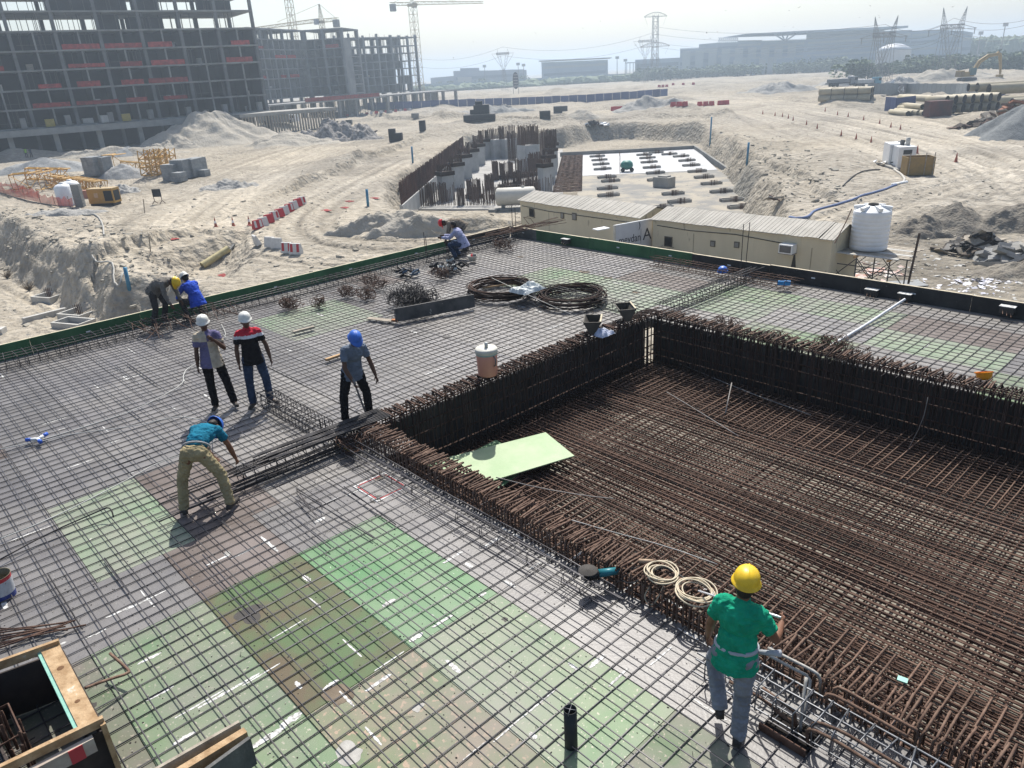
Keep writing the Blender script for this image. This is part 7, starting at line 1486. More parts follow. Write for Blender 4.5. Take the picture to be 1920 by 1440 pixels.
# plastic net fence
netm = M('orange_red_mesh', (.55, .09, .06), .7, alpha=.62, var=.25, scale=1.2)
def netfence(lab, pts, h, seed):
    P = [Gv(u, v) for u, v in pts]; r = random.Random(seed); c = P[0].copy(); root = thing('net_fence', lab, 'net fence', c); m = MB(); N = 26; top = []; bot = []
    for i in range(N + 1):
        t = i / N * (len(P) - 1); k = min(int(t), len(P) - 2); q = P[k].lerp(P[k + 1], t - k) - c; bot.append(q); top.append(q + Vector((r.uniform(-.1, .25), r.uniform(-.2, .1), h * r.uniform(.7, 1.1))))
    m.add(bot + top, [(i, i + 1, i + N + 2, i + N + 1) for i in range(N)]); m.build('net', netm, root)
    for q in bot[::5]: m = MB(); m.tube([q, q + Vector((0, 0, h * 1.1))], .03, 4); m.build('stake', m_rustl, root)
netfence('red plastic net fence sagging along the brink at the left margin', [(-30, 356), (40, 372), (90, 383), (138, 390)], 1.0, 1); netfence('second layer of red net fence nearer the left margin', [(-30, 349), (30, 358), (75, 372)], .9, 2)
for i, (u, v) in enumerate(((420, 517), (325, 448), (648, 470 - 80), (612, 395), (655, 378), (475, 423), (703, 372))): 
    p = Gv(u, v); rag('net_scrap', ['scrap of red net in the sandy hollow', 'scrap of red net at the crumbled edge', 'scrap of red net by the haul road bend', 'left scrap of red net in the road bend', 'scrap of red net above the road bend', 'scrap of red net by the orange cones', 'scrap of red net below the rusty curtain'][i], 'net scrap', p + Vector((0, 0, .03)), 1.1, .6, .06, NET, 60 + i, 6)
def ghose(lab, pts, rad, mat, cat='hose', dz=.06, name='hose'):
    P = [Gv(u, v, dz) for u, v in pts]; Q = P
    for _ in range(2):
        q = [Q[0]]
        for a, b in zip(Q[:-1], Q[1:]): q += [a * .75 + b * .25, a * .25 + b * .75]
        Q = q + [Q[-1]]
    Q = [Vector((a.x, a.y, max(a.z, gz(a.x, a.y) + rad * .7))) for a in Q]; c = Q[0].copy(); m = MB(); m.tube([a - c for a in Q], rad, 7); o = m.build(name, mat, smooth=True); o.location = c; return tag(o, lab, cat)
m_hose = M('grey_hose', (.33, .32, .29), .6)
ghose('grey corrugated hose running down from the block stack at the white tanks', [(150, 392), (155, 404), (165, 405), (178, 402), (188, 412), (194, 425), (195, 442)], .07, m_hose); ghose('grey hose looping over the brink near the blue pipe', [(173, 480), (180, 495), (214, 490), (214, 530), (220, 540), (228, 535), (234, 512)], .06, m_hose); ghose('dark hose along the brink under the red net', [(0, 362), (30, 372), (60, 380), (100, 386), (135, 392), (150, 396)], .06, m_black)
ghose('thick blue lay-flat hose crossing the ground behind the cabins', [(1480, 409), (1500, 412), (1518, 408), (1526, 396), (1560, 388), (1600, 376), (1640, 362), (1660, 356), (1680, 348)], .095, M('hose_blue', (.08, .13, .27), .6, col2=(.14, .17, .28), scale=3)); ghose('buff end of the lay-flat hose at the generators', [(1680, 348), (1697, 342), (1694, 332), (1680, 322), (1668, 312)], .10, M('hose_buff', (.42, .40, .36), .7)); ghose('white hose bent near the brown skip', [(1672, 348), (1690, 345), (1700, 343)], .12, m_white)
ghose('thin dark line of cable over the bank at the right', [(1580, 350), (1600, 330), (1622, 320), (1650, 319)], .05, m_ch, 'cable', name='cable')
# hollow with the yellow pipe, footings and dry bushes
p = Gv(380, 503); q = Gv(398, 492); m = MB(); dd = (q - p).normalized(); m.tube([(0, 0, .2), dd * 2.4 + Vector((0, 0, .25))], .26, 14, caps=False); m.tube([dd * .3 + Vector((0, 0, .2)), dd * .35 + Vector((0, 0, .2))], .24, 12); o = m.build('pipe_end', M('pale_yellow_pipe', (.44, .38, .20), .6), smooth=True); o.location = p; tag(o, 'pale yellow pipe end poking out of the sandy hollow', 'pipe')
for a, b, lab in (((418, 487), (440, 462), 'grey beam lying on the slope of the sandy hollow'), ((272, 402), (267, 418), 'thin stake leaning at the brink below the generator'), ((283, 475), (287, 498), 'thin stake in the sandy hollow')):
    A_, B_ = Gv(*a, .1), Gv(*b, .15); 
    if 'stake' in lab: B_ = A_ + Vector((.2, .1, 1.3))
    m = MB(); m.beam((0, 0, 0), B_ - A_, .16 if 'beam' in lab else .06, .12 if 'beam' in lab else .06); o = m.build('beam' if 'beam' in lab else 'stake', m_concd if 'beam' in lab else m_woodg); o.location = A_; tag(o, lab, 'beam' if 'beam' in lab else 'stake')
def footing(u, v, w, d, lab, bars=True, rz=.45):
    p = Gv(u, v); root = thing('footing_box', lab, 'footing', (p.x, p.y, p.z - .1), rz, 'concrete footing boxes'); h = .5
    for y in (-d / 2, d / 2): m = MB(); m.box((0, y, h / 2), (w, .14, h)); m.build('wall', m_concl, root)
    for x in (-w / 2 + .07, w / 2 - .07): m = MB(); m.box((x, 0, h / 2), (.14, d - .145, h)); m.build('wall', m_concl, root)
    m = MB(); m.box((0, 0, .12), (w - .3, d - .16, .1)); m.build('bottom', m_concd, root)
    if bars:
        for k in range(9): x = (k % 3 - 1) * .14; y = (k // 3 - 1) * .14; m = MB(); m.tube([(x, y, .15), (x * 1.2, y * 1.2, .95)], .018, 4); m.build('starter_bar', m_rust, root)
footing(95, 562, 1.9, 1.4, 'concrete footing box with starter bars, the farther of the two complete ones'); footing(150, 594, 2.1, 1.5, 'concrete footing box with starter bars, nearest the green edge boards'); footing(140, 612, 2.4, 1.2, 'concrete footing box without bars half hidden by the green edge boards', False)
for u0, v0, u1, v1, lab in ((45, 606, 125, 586, 'long low concrete strip left of the nearest footing box'), (0, 628, 10, 622, 'concrete footing edge cut by the left margin')):
    a, b = Gv(u0, v0, .15), Gv(u1, v1, .15); m = MB(); m.beam((0, 0, 0), b - a, .3, .4); o = m.build('concrete_strip', m_concl); o.location = a; tag(o, lab, 'concrete strip')
for u, v, lab in ((14, 522, 'dry twiggy bush at the left margin'), (54, 545, 'dry twiggy bush above the footing boxes')):
    p = Gv(u, v); root = thing('dry_bush', lab, 'bush', p); r = random.Random(u); m = MB()
    for k in range(46):
        a = r.random() * 6.3; e = r.uniform(.5, 1.3); L = r.uniform(.5, 1.1); q1 = Vector((math.cos(a) * math.cos(e), math.sin(a) * math.cos(e), math.sin(e))) * L; m.tube([(0, 0, 0), q1 * .5 + Vector((r.uniform(-.08, .08), r.uniform(-.08, .08), 0)), q1], [.022, .014, .006], 4)
    m.build('twigs', M('dry_twig', (.15, .115, .08), .9), root)
# hoarding with print at the left
hoA, hoB = Gv(127, 271), Gv(338, 238); hd = hoB - hoA; hl_ = Vector((hd.x, hd.y, 0)).length; root = thing('hoarding', 'low hoarding of blue and white panels before the big unfinished building', 'hoarding', hoA, math.atan2(hd.y, hd.x))
m_hb = M('hoarding_blue', (.035, .075, .30), .6, orand=.1); m_hw = M('hoarding_white', (.40, .40, .38), .7, orand=.1); m_hz = M('print_white', (.6, .62, .65), .6); patt = 'WBBWWBBWBB'; pw = hl_ / len(patt); sl = hd.z / hl_
for i, c_ in enumerate(patt):
    m = MB(); m.box((pw * (i + .5), 0, 1.35 + sl * pw * (i + .5)), (pw - .04, .06, 2.5)); pn = m.build('panel', m_hb if c_ == 'B' else m_hw, root)
    if c_ == 'B': textobj({1: 'village', 2: 'MAZETI', 5: 'meydan', 6: 'village', 8: 'meydan', 9: 'village'}[i], pn, (pw * (i + .5), -.04, 1.3 + sl * pw * (i + .5)), (math.pi / 2, 0, 0), .72, m_hz, font_scale=(.9, 1, 1))
# distant blue fence, grey fence, blue panels
def panelfence(lab, pts, h, pw, mats, name='hoarding', cat='fence'):
    P = [Gv(u, v) for u, v in pts]; root = thing(name, lab, cat, P[0]); k = 0
    for a, b in zip(P[:-1], P[1:]):
        n = max(1, round((b - a).length / pw))
        for i in range(n): q0_ = a.lerp(b, i / n) - P[0]; q1_ = a.lerp(b, (i + .96) / n) - P[0]; m = MB(); m.beam(q0_ + Vector((0, 0, h / 2)), q1_ + Vector((0, 0, h / 2)), .07, h * RND.uniform(.94, 1.03)); m.build('panel', mats[k % len(mats)], root); k += 1
m_fb = [M('fence_blue', (.06, .085, .20), .7, orand=.15), M('fence_blue_dark', (.045, .065, .17), .7, orand=.15), M('fence_blue')] if False else [M('fence_blue', (.06, .085, .20), .7, orand=.15), M('fence_blue_dark', (.045, .065, .17), .7, orand=.15)]
panelfence('long distant blue fence across the middle of the site', [(690, 206), (860, 200), (960, 197), (1100, 192), (1180, 186), (1252, 180)], 2.4, 3.4, m_fb); panelfence('grey panel fence beyond the pipe stacks', [(1625, 178), (1700, 176), (1790, 180), (1838, 183), (1852, 188)], 2.5, 3.0, [M('fence_grey', (.20, .22, .23), .7, orand=.1)]); panelfence('blue panels at the right end of the grey fence', [(1852, 188), (1885, 178)], 2.4, 2.5, m_fb); panelfence('three blue panels left of the pipe stacks', [(1658, 208), (1678, 211), (1716, 207)], 2.5, 3.0, [m_fb[1], m_fb[0]])
p = Gv(1680, 180); root = thing('torn_banner', 'torn banner with large letters sagging on the grey fence', 'banner', p, az_r + .1); m = MB(); m.add([(-2.8, 0, 0), (2.2, 0, .2), (2.4, .2, 2.4), (.8, -.1, 2.7), (-1.2, .3, 2.2)], [(0, 1, 2, 3, 4)]); m.build('cloth', M('banner_dark', (.14, .12, .13), .8, scale=.8, col2=(.42, .40, .38)), root); m = MB(); m.add([(-3.4, .3, 1.8), (-1, 0, 2.2), (-.8, .2, 4.0), (-2.0, .4, 3.1)], [(0, 1, 2, 3)]); m.build('flap', m_white, root); textobj('K4', root, (.7, -.2, 1.4), (math.pi / 2, 0, 0), 2.0, m_white)
# pipes
m_pp = M('pipe_cream', (.34, .30, .21), .6, orand=.12, scale=.6, var=.12); m_pin = M('pipe_inside', (.05, .045, .045), .8)
pmesh = {}
def pipe(root, p, d, L, R):
    k = (round(L, 1), round(R, 2))
    if k not in pmesh: m = MB(); m.lathe([(R, 0), (R * 1.0, L), (R * .9, L), (R * .88, L * .9)], 22, rot=Matrix.Rotation(math.pi / 2, 3, 'Y')); a = m.mesh('pipe_outer', m_pp, True); m = MB(); m.lathe([(R * .9, .0), (R, 0)], 22, rot=Matrix.Rotation(math.pi / 2, 3, 'Y')); m.lathe([(R * .88, .01), (R * .88, L * .99)], 22, rot=Matrix.Rotation(math.pi / 2, 3, 'Y')); m.lathe([(0, L * .55), (R * .88, L * .55)], 22, rot=Matrix.Rotation(math.pi / 2, 3, 'Y')); pmesh[k] = (a, m.mesh('pipe_bore', m_pin, True))
    o = inst('pipe', pmesh[k][0], None, p, (0, 0, d)); inst('bore', pmesh[k][1], o); return o
base = Gv(1632, 189); ca_, sa_ = math.cos(az_r), math.sin(az_r)
for row in range(2):
    for i in range(4):
        for b_ in (0, 1):
            L = 2.6; q = base + Vector((CR[0], CR[1], 0)) * (-i * 2.15 + b_ * 1.0) + Vector((CF[0], CF[1], 0)) * (b_ * 1.25 + i * 1.6) + Vector((0, 0, .72 + row * 1.42)); o = pipe(None, q, az_r + math.pi - .64, L, .70); tag(o, f'{"upper" if row else "lower"} cream pipe in the {"back" if b_ else "front"} line of the left stack, {("first", "second", "third", "last")[i]} from its open end', 'pipe', 'cream pipes of the left stack')
base = Gv(1772, 214)
for row in range(2):
    for i in range(7):
        q = base + Vector((CR[0], CR[1], 0)) * (i * 1.5) + Vector((CF[0], CF[1], 0)) * (i * .15) + Vector((0, 0, .72 + row * 1.45)); o = pipe(None, q, math.atan2(CF[1], CF[0]) + .55, 3.4, .70); tag(o, f'short wide pipe in the {"upper" if row else "lower"} row of the middle stack, {ordw[i] if i else "leftmost"} from the left', 'pipe', 'wide pipes of the middle stack')
for i, (u, v, L, R, az_, z) in enumerate(((1743, 205, 9, .55, 2.55, 1.9), (1752, 207, 9, .55, 2.55, 1.9), (1760, 208, 9, .55, 2.55, 1.9), (1737, 212, 8, .45, 2.5, .6), (1712, 216, 7, .42, 2.35, .42), (1722, 216, 7, .42, 2.35, .42), (1702, 218, 7, .42, 2.35, .42), (1732, 217, 6, .42, 2.35, .42), (1716, 213, 7, .42, 2.35, 1.2), (1728, 214, 6, .42, 2.35, 1.2),
                                       (1835, 198, 6, .7, .75, .7), (1858, 200, 12, .8, .75, .8), (1895, 205, 14, .9, .75, .9), (1850, 190, 16, .9, .72, 2.0), (1828, 186, 10, .8, .72, 2.0), (1812, 185, 10, .7, .72, 1.9), (1870, 232, 22, .5, .75, .5))):
    p = Gv(u, v, z); o = pipe(None, p, az_, L, R); tag(o, ('long cream pipe on top of the slanting stack, ' + ('left', 'middle', 'right')[i] + ' one') if i < 3 else ['slim pipe under the slanting stack', 'white-ended thin pipe lying lowest by the blue panels', 'second thin pipe by the blue panels', 'leftmost thin pipe by the blue panels', 'thin pipe at the right of the low group', 'upper left thin pipe on the low group', 'upper right thin pipe on the low group', 'short pipe beside the right end of the middle stack', 'long thick pipe behind the short one', 'thickest long pipe near the right margin', 'top long pipe at the rear right', 'rear pipe left of the top long one', 'rearmost pipe behind the middle stack', 'long slender cream pipe in front of the scrap'][i - 3], 'pipe', 'long cream pipes at the right')
p = Gv(1756, 218); m = MB(); m.box((0, 0, 1.2), (3.6, 2, 2.4)); o = m.build('rusty_skip', M('skip_rust', (.12, .04, .035), .8, scale=.8, col2=(.05, .03, .03))); o.location = p; o.rotation_euler = (0, 0, az_r); tag(o, 'dark red skip in front of the pipe stacks', 'skip')
# generators and brown skip at the right
def genset(lab, u, v, w, d, h, rz):
    p = Gv(u, v); root = thing('generator', lab, 'generator', p, rz, 'white generators'); m = MB(); m.box((0, 0, .12), (w, d, .22)); m.build('skid', m_black, root); m = MB(); m.box((0, 0, h / 2 + .22), (w, d, h)); m.build('housing', m_white, root)
    for z in (.8, 1.6): m = MB(); m.box((0, -d / 2 - .01, z), (w * .5, .03, .4)); m.build('vent', M('vent_dark', (.06, .06, .06)), root)
    m = MB(); m.lathe([(0, 0), (.2, 0), (.2, .7 if 'front' in lab else .1), (.0, .7 if 'front' in lab else .1)], 12, c=(w * .25, d * .3, h + .22)); m.build('exhaust', m_concl, root, True)
genset('white generator behind, left of the pair, with dark side', 1676, 312, 1.7, 2.3, 1.95, az_r - .2); genset('white generator in front, right of the pair, with two vents', 1691, 317, 1.5, 1.6, 1.85, az_r - .1)
m = MB(); m.box((0, 0, 0), (.25, .4, 2.5)); o = m.build('canvas_flap', M('flap_dark', (.07, .07, .075))); p = Gv(1683, 315); o.location = p + Vector((0, 0, 1.3)); o.rotation_euler = (0, .12, az_r); tag(o, 'dark flap hanging between the two white generators', 'flap')
p = Gv(1718, 328); sk = thing('skip', 'ochre-brown box skip right of the white generators', 'skip', p, az_r - .15); m_sk = M('skip_ochre', (.30, .19, .06), .7, scale=2, col2=(.22, .15, .06))
for (x, y, sx, sy) in ((0, -.85, 2.2, .06), (0, .85, 2.2, .06), (-1.1, 0, .06, 1.64), (1.1, 0, .06, 1.64)): m = MB(); m.box((x, y, .85), (sx, sy, 1.5)); m.build('side', m_sk, sk)
m = MB(); m.box((0, 0, .15), (2.1, 1.6, .1)); m.build('floor', m_sk, sk)
for x in (-1.0, .3, 1.0): m = MB(); m.tube([(x, -.9, .1), (x, -.9, 2.0)], .04, 5); m.build('post', m_woodg, sk)
# excavator and trucks
p = Gv(1812, 152); ex = thing('excavator', 'ochre excavator with raised arm beyond the pale mound', 'excavator', p, az_r, None); m_ex = M('excavator_ochre', (.30, .20, .06), .6)
for y in (-1.1, 1.1): m = MB(); m.add([(x, y + s * .3, z) for s in (-1, 1) for x, z in ((-2, .4), (-1.6, 0), (1.6, 0), (2, .4), (1.7, .85), (-1.7, .85))], [(5, 4, 3, 2, 1, 0), (6, 7, 8, 9, 10, 11)] + [(i, (i + 1) % 6, (i + 1) % 6 + 6, i + 6) for i in range(6)]); m.build('track', m_black, ex)
m = MB(); m.box((-.6, .2, 1.7), (3.6, 2.6, 1.2)); m.box((-1.9, .2, 1.9), (1.0, 2.6, 1.5)); m.build('upper_body', m_ex, ex); m = MB(); m.box((.7, -.9, 2.3), (1.5, 1.0, 1.7)); m.build('cab', M('cab_teal_glass', (.05, .12, .12), .3), ex)
m = MB(); m.tube([(1.2, 0, 2), (2.6, 0, 4.6), (4.6, 0, 5.9), (7.4, 0, 6.2)], [.5, .55, .5, .4], 6); m.build('boom', m_ex, ex); m = MB(); m.tube([(6.8, 0, 6.6), (7.6, 0, 6.0), (8.3, 0, 3.2), (8.6, 0, 1.2)], [.4, .45, .35, .25], 6); m.build('stick', m_ex, ex); m = MB(); m.box((8.5, 0, .6), (1.2, 1.3, 1.1), 0); m.build('bucket', m_ex, ex)
ex.scale = (1.15, 1.15, 1.15)
def truck(lab, u, v, cab, bed, L=8):
    p = Gv(u, v); root = thing('truck', lab, 'truck', p, az_r, 'parked trucks'); m = MB(); m.box((L * .36, 0, 1.7), (L * .24, 2.4, 2.0)); m.build('cab', cab, root); m = MB(); m.box((-L * .12, 0, 1.0), (L * .8, 2.2, .3)); m.build('chassis', m_black, root); m = MB(); m.box((-L * .14, 0, 1.7), (L * .66, 2.4, 1.0)); m.build('bed', bed, root); m = MB(); m.box((L * .42, -1.21, 2.1), (L * .1, .02, .7)); m.build('window', m_dark, root)
    for x in (-L * .35, -L * .2, L * .36):
        for y in (-1.1, 1.1): m = MB(); m.lathe([(0, -.15), (.5, -.15), (.5, .15), (0, .15)], 12, c=(x, y, .5), rot=Matrix.Rotation(math.pi / 2, 3, 'X')); m.build('wheel', m_black, root, True)
truck('grey truck left of the pale blue one behind the pipes', 1578, 162, M('truck_grey', (.2, .22, .24)), M('truck_bed_grey', (.16, .17, .18)), 9); truck('pale blue truck behind the left pipe stack', 1625, 163, M('truck_blue', (.08, .24, .32)), M('truck_bed_white', (.45, .46, .46)), 8)
p = Gv(592, 214); root = thing('bulldozer', 'small ochre machine in front of the podium', 'bulldozer', p, az_r); m = MB(); m.box((0, 0, 1.0), (3.4, 2, 1.2)); m.build('body', m_ex, root); m = MB(); m.box((-.4, 0, 2.0), (1.4, 1.6, 1.0)); m.build('cab', m_dark, root); m = MB(); m.box((2.3, 0, .7), (.2, 3, 1.2)); m.build('blade', m_ex, root); m = MB(); m.box((0, 0, .35), (3.2, 2.4, .6)); m.build('tracks', m_black, root)
p = Gv(525, 232); root = thing('van', 'long white van parked by the timber-propped terrace', 'van', p, az_r - .15); m = MB(); m.box((-1.2, 0, 1.5), (8.0, 2.3, 2.3)); m.build('body', M('van_grey', (.30, .32, .33), .6), root); m = MB(); m.box((3.8, 0, 1.2), (2, 2.2, 1.7)); m.build('cab', m_white, root); m = MB(); m.box((4.0, -1.11, 1.6), (1.1, .03, .6)); m.build('window', m_dark, root)
for x in (-3.5, 3.6): m = MB(); m.lathe([(0, -.15), (.45, -.15), (.45, .15), (0, .15)], 12, c=(x, -1.1, .45), rot=Matrix.Rotation(math.pi / 2, 3, 'X')); m.build('wheel', m_black, root, True)
# two tiny men in high-visibility vests by the big building
for u, lab, mt in ((51, 'tiny man in a yellow-green vest in front of the big unfinished building', M('hivis', (.25, .5, .05))), (60, 'tiny man in dark clothes right of the one in a vest', M('tiny_dark', (.05, .06, .08)))):
    p = G(u, 295); person(lab, (p[0], p[1]), R_(-20), dict(), mt, t_cha, None, m_skin2, z0=p[2], voxel=.03)
# ------------------------------------------------------------------ distant buildings, pylons, trees
m_fw = M('far_wall', (.34, .38, .43), .8, scale=.03, var=.12); m_fr = M('far_roof', (.40, .41, .41), .6); m_fgl = M('far_glass', (.22, .26, .31), .3)  # walls tinted pale blue-grey to paint in part of the distance haze
def fpoint(u, dist, z=-5.4):
    w = ray(u, 200.0); a = math.atan2(w[1], w[0]); return Vector((dist * math.cos(a), dist * math.sin(a), z))
def zfar(p, v): return zat(p.x, p.y, v)
def farblock(root, u0, u1, v0, v1, dist, depth, name='block', mat=None, zb=-6.5, bands=0, v0b=None):
    a = fpoint(u0, dist); b = fpoint(u1, dist); d = (b - a); n = Vector((-d.y, d.x, 0)).normalized()
    if n.dot(a) < 0: n = -n
    z0, z1 = zfar(a, v0), zfar(b, v1); zb0 = zb if v0b is None else zfar(a, v0b); q = root.location
    m = MB(); P = [a, b, b + n * depth, a + n * depth]; Z = [z0, z1, z1, z0]
    m.add([Vector((p.x, p.y, zb0)) - q for p in P] + [Vector((p.x, p.y, z)) - q for p, z in zip(P, Z)], [(3, 2, 1, 0), (4, 5, 6, 7), (0, 1, 5, 4), (1, 2, 6, 5), (2, 3, 7, 6), (3, 0, 4, 7)])
    o = m.build(name, mat or m_fw, root)
    for k in range(bands):
        t = (k + .6) / (bands + .2); h = (min(z0, z1) - zb0); zc = zb0 + h * t; m = MB(); e = n * -.25
        m.beam(a + e + Vector((0, 0, 0)) - q + Vector((0, 0, zc - a.z)) + d * .03, b + e - q + Vector((0, 0, zc - b.z)) - d * .03, .4, h * .32 / bands); m.build('window_band', m_fgl if k % 2 else m_fr, o)
    return o
def fthing(name, label, u, dist, cat='building'): return thing(name, label, cat, fpoint(u, dist, -6.0))
D0 = 640.0
gs = fthing('grandstand', 'vast hazy grandstand stepping up to the right under a long wing roof', 1500, D0)
for u0, u1, v0, v1, dp, b_ in ((1190, 1272, 112, 108, 30, 2), (1272, 1306, 91, 90, 40, 3), (1306, 1340, 83, 80, 40, 3), (1340, 1376, 80, 79, 40, 4), (1376, 1420, 76, 75, 50, 5), (1420, 1500, 77, 74, 60, 5), (1500, 1640, 60, 52, 70, 6), (1640, 1690, 58, 56, 60, 5), (1690, 1742, 58, 55, 60, 5), (1742, 1784, 56, 58, 50, 5), (1784, 1801, 58, 61, 50, 3)):
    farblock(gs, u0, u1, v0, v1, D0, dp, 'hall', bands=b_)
for i in range(9): u = 1276 + i * 24; farblock(gs, u, u + 15, 96 - i * 1.4, 95 - i * 1.4, D0 - 4, 5, 'terrace', m_fr, bands=1)
a = fpoint(1388, D0 - 15); b = fpoint(1500, D0 - 15); c = fpoint(1682, D0 - 15); q = gs.location; nn = Vector((CF[0], CF[1], 0)) * 55
def tri(p, v): return Vector((p.x, p.y, zfar(p, v))) - q
m = MB(); top = [tri(a, 63.5), tri(b, 57), tri(c, 48)]; bot = [tri(a, 64.5), tri(b, 61), tri(c, 52)]; back = [p + nn for p in top]; bb_ = [p + nn for p in bot]
m.add(top + bot + back + bb_, [(3, 4, 1, 0), (4, 5, 2, 1), (0, 1, 7, 6), (1, 2, 8, 7), (9, 10, 4, 3), (10, 11, 5, 4), (5, 11, 8, 2), (6, 7, 10, 9), (7, 8, 11, 10), (0, 6, 9, 3)]); m.build('wing_roof', m_fw, gs)
for uu in (1452, 1458, 1464, 1470): A_ = tri(fpoint(1462, D0 - 8), 77); B_ = tri(fpoint(uu - 461 + 461 + (uu - 1461) * 1.6, D0 - 8), 61.5); m = MB(); m.tube([A_, B_], .5, 4); m.build('roof_strut', m_fw, gs)
m = MB(); 
for k in range(10): u = 1340 + k * 3.6; A_ = tri(fpoint(u, D0), 80); B_ = tri(fpoint(u + 3.6, D0), 71 - (k > 3)); m.tube([A_, B_], .25, 3); m.tube([tri(fpoint(u, D0), 71), tri(fpoint(u + 3.6, D0), 71)], .3, 3); m.tube([tri(fpoint(u + 3.6, D0), 80), B_], .25, 3)
m.build('roof_frame', m_fw, gs)
dm_ = fthing('dome_hall', 'pale low dome in front of the grandstand between two pylons', 1662, D0 - 60); rr_ = 8.5; m = MB(); zt_ = zfar(fpoint(1662, D0 - 60), 81) + 6; m.lathe([(rr_ * 1.2, 0), (rr_ * 1.2, zt_ - 4.5), (rr_ * 1.25, zt_ - 4), (rr_ * .9, zt_ - 2), (rr_ * .5, zt_ - .6), (0, zt_)], 30); m.build('dome', M('dome_white', (.44, .46, .48), .5), dm_, True)
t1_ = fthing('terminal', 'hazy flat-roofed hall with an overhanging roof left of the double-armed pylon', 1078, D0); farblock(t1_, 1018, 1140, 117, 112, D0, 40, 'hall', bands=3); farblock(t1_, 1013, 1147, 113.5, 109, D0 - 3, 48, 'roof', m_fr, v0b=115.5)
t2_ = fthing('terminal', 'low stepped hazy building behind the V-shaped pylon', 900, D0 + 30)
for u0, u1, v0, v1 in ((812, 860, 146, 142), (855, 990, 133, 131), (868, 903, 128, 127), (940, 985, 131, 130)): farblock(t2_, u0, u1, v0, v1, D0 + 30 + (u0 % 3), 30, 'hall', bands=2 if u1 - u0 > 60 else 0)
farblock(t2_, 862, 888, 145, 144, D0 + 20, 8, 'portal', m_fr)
t3_ = fthing('perimeter_wall', 'long blue-grey perimeter wall at the foot of the hazy buildings', 980, D0 - 20, 'wall')
for i in range(22): u = 800 + i * 20; farblock(t3_, u, u + 19.8, 157.5 - (u - 800) * .053, 157.5 - (u - 780) * .053, D0 - 20, 2, 'wall_panel', m_fw)
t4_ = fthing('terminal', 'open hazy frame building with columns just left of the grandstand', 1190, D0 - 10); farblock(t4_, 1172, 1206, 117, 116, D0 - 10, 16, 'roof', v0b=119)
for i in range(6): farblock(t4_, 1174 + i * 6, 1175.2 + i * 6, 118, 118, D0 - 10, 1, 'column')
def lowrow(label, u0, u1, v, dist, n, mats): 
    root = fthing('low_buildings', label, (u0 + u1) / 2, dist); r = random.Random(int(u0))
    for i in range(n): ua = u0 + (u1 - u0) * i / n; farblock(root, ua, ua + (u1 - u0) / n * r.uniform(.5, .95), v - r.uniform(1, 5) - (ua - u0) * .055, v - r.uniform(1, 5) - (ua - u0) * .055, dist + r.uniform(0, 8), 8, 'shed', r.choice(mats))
lowrow('row of low pale sheds and tents at the right before the tree belt', 1780, 1925, 108, 430, 12, [m_fr, m_fw, M('shed_red', (.22, .10, .09)), M('shed_pale', (.45, .45, .44))]); lowrow('scattered low white structures at the foot of the grandstand', 1370, 1560, 116, 560, 12, [m_fr, m_fw, M('shed_pale', (.45, .45, .44))])
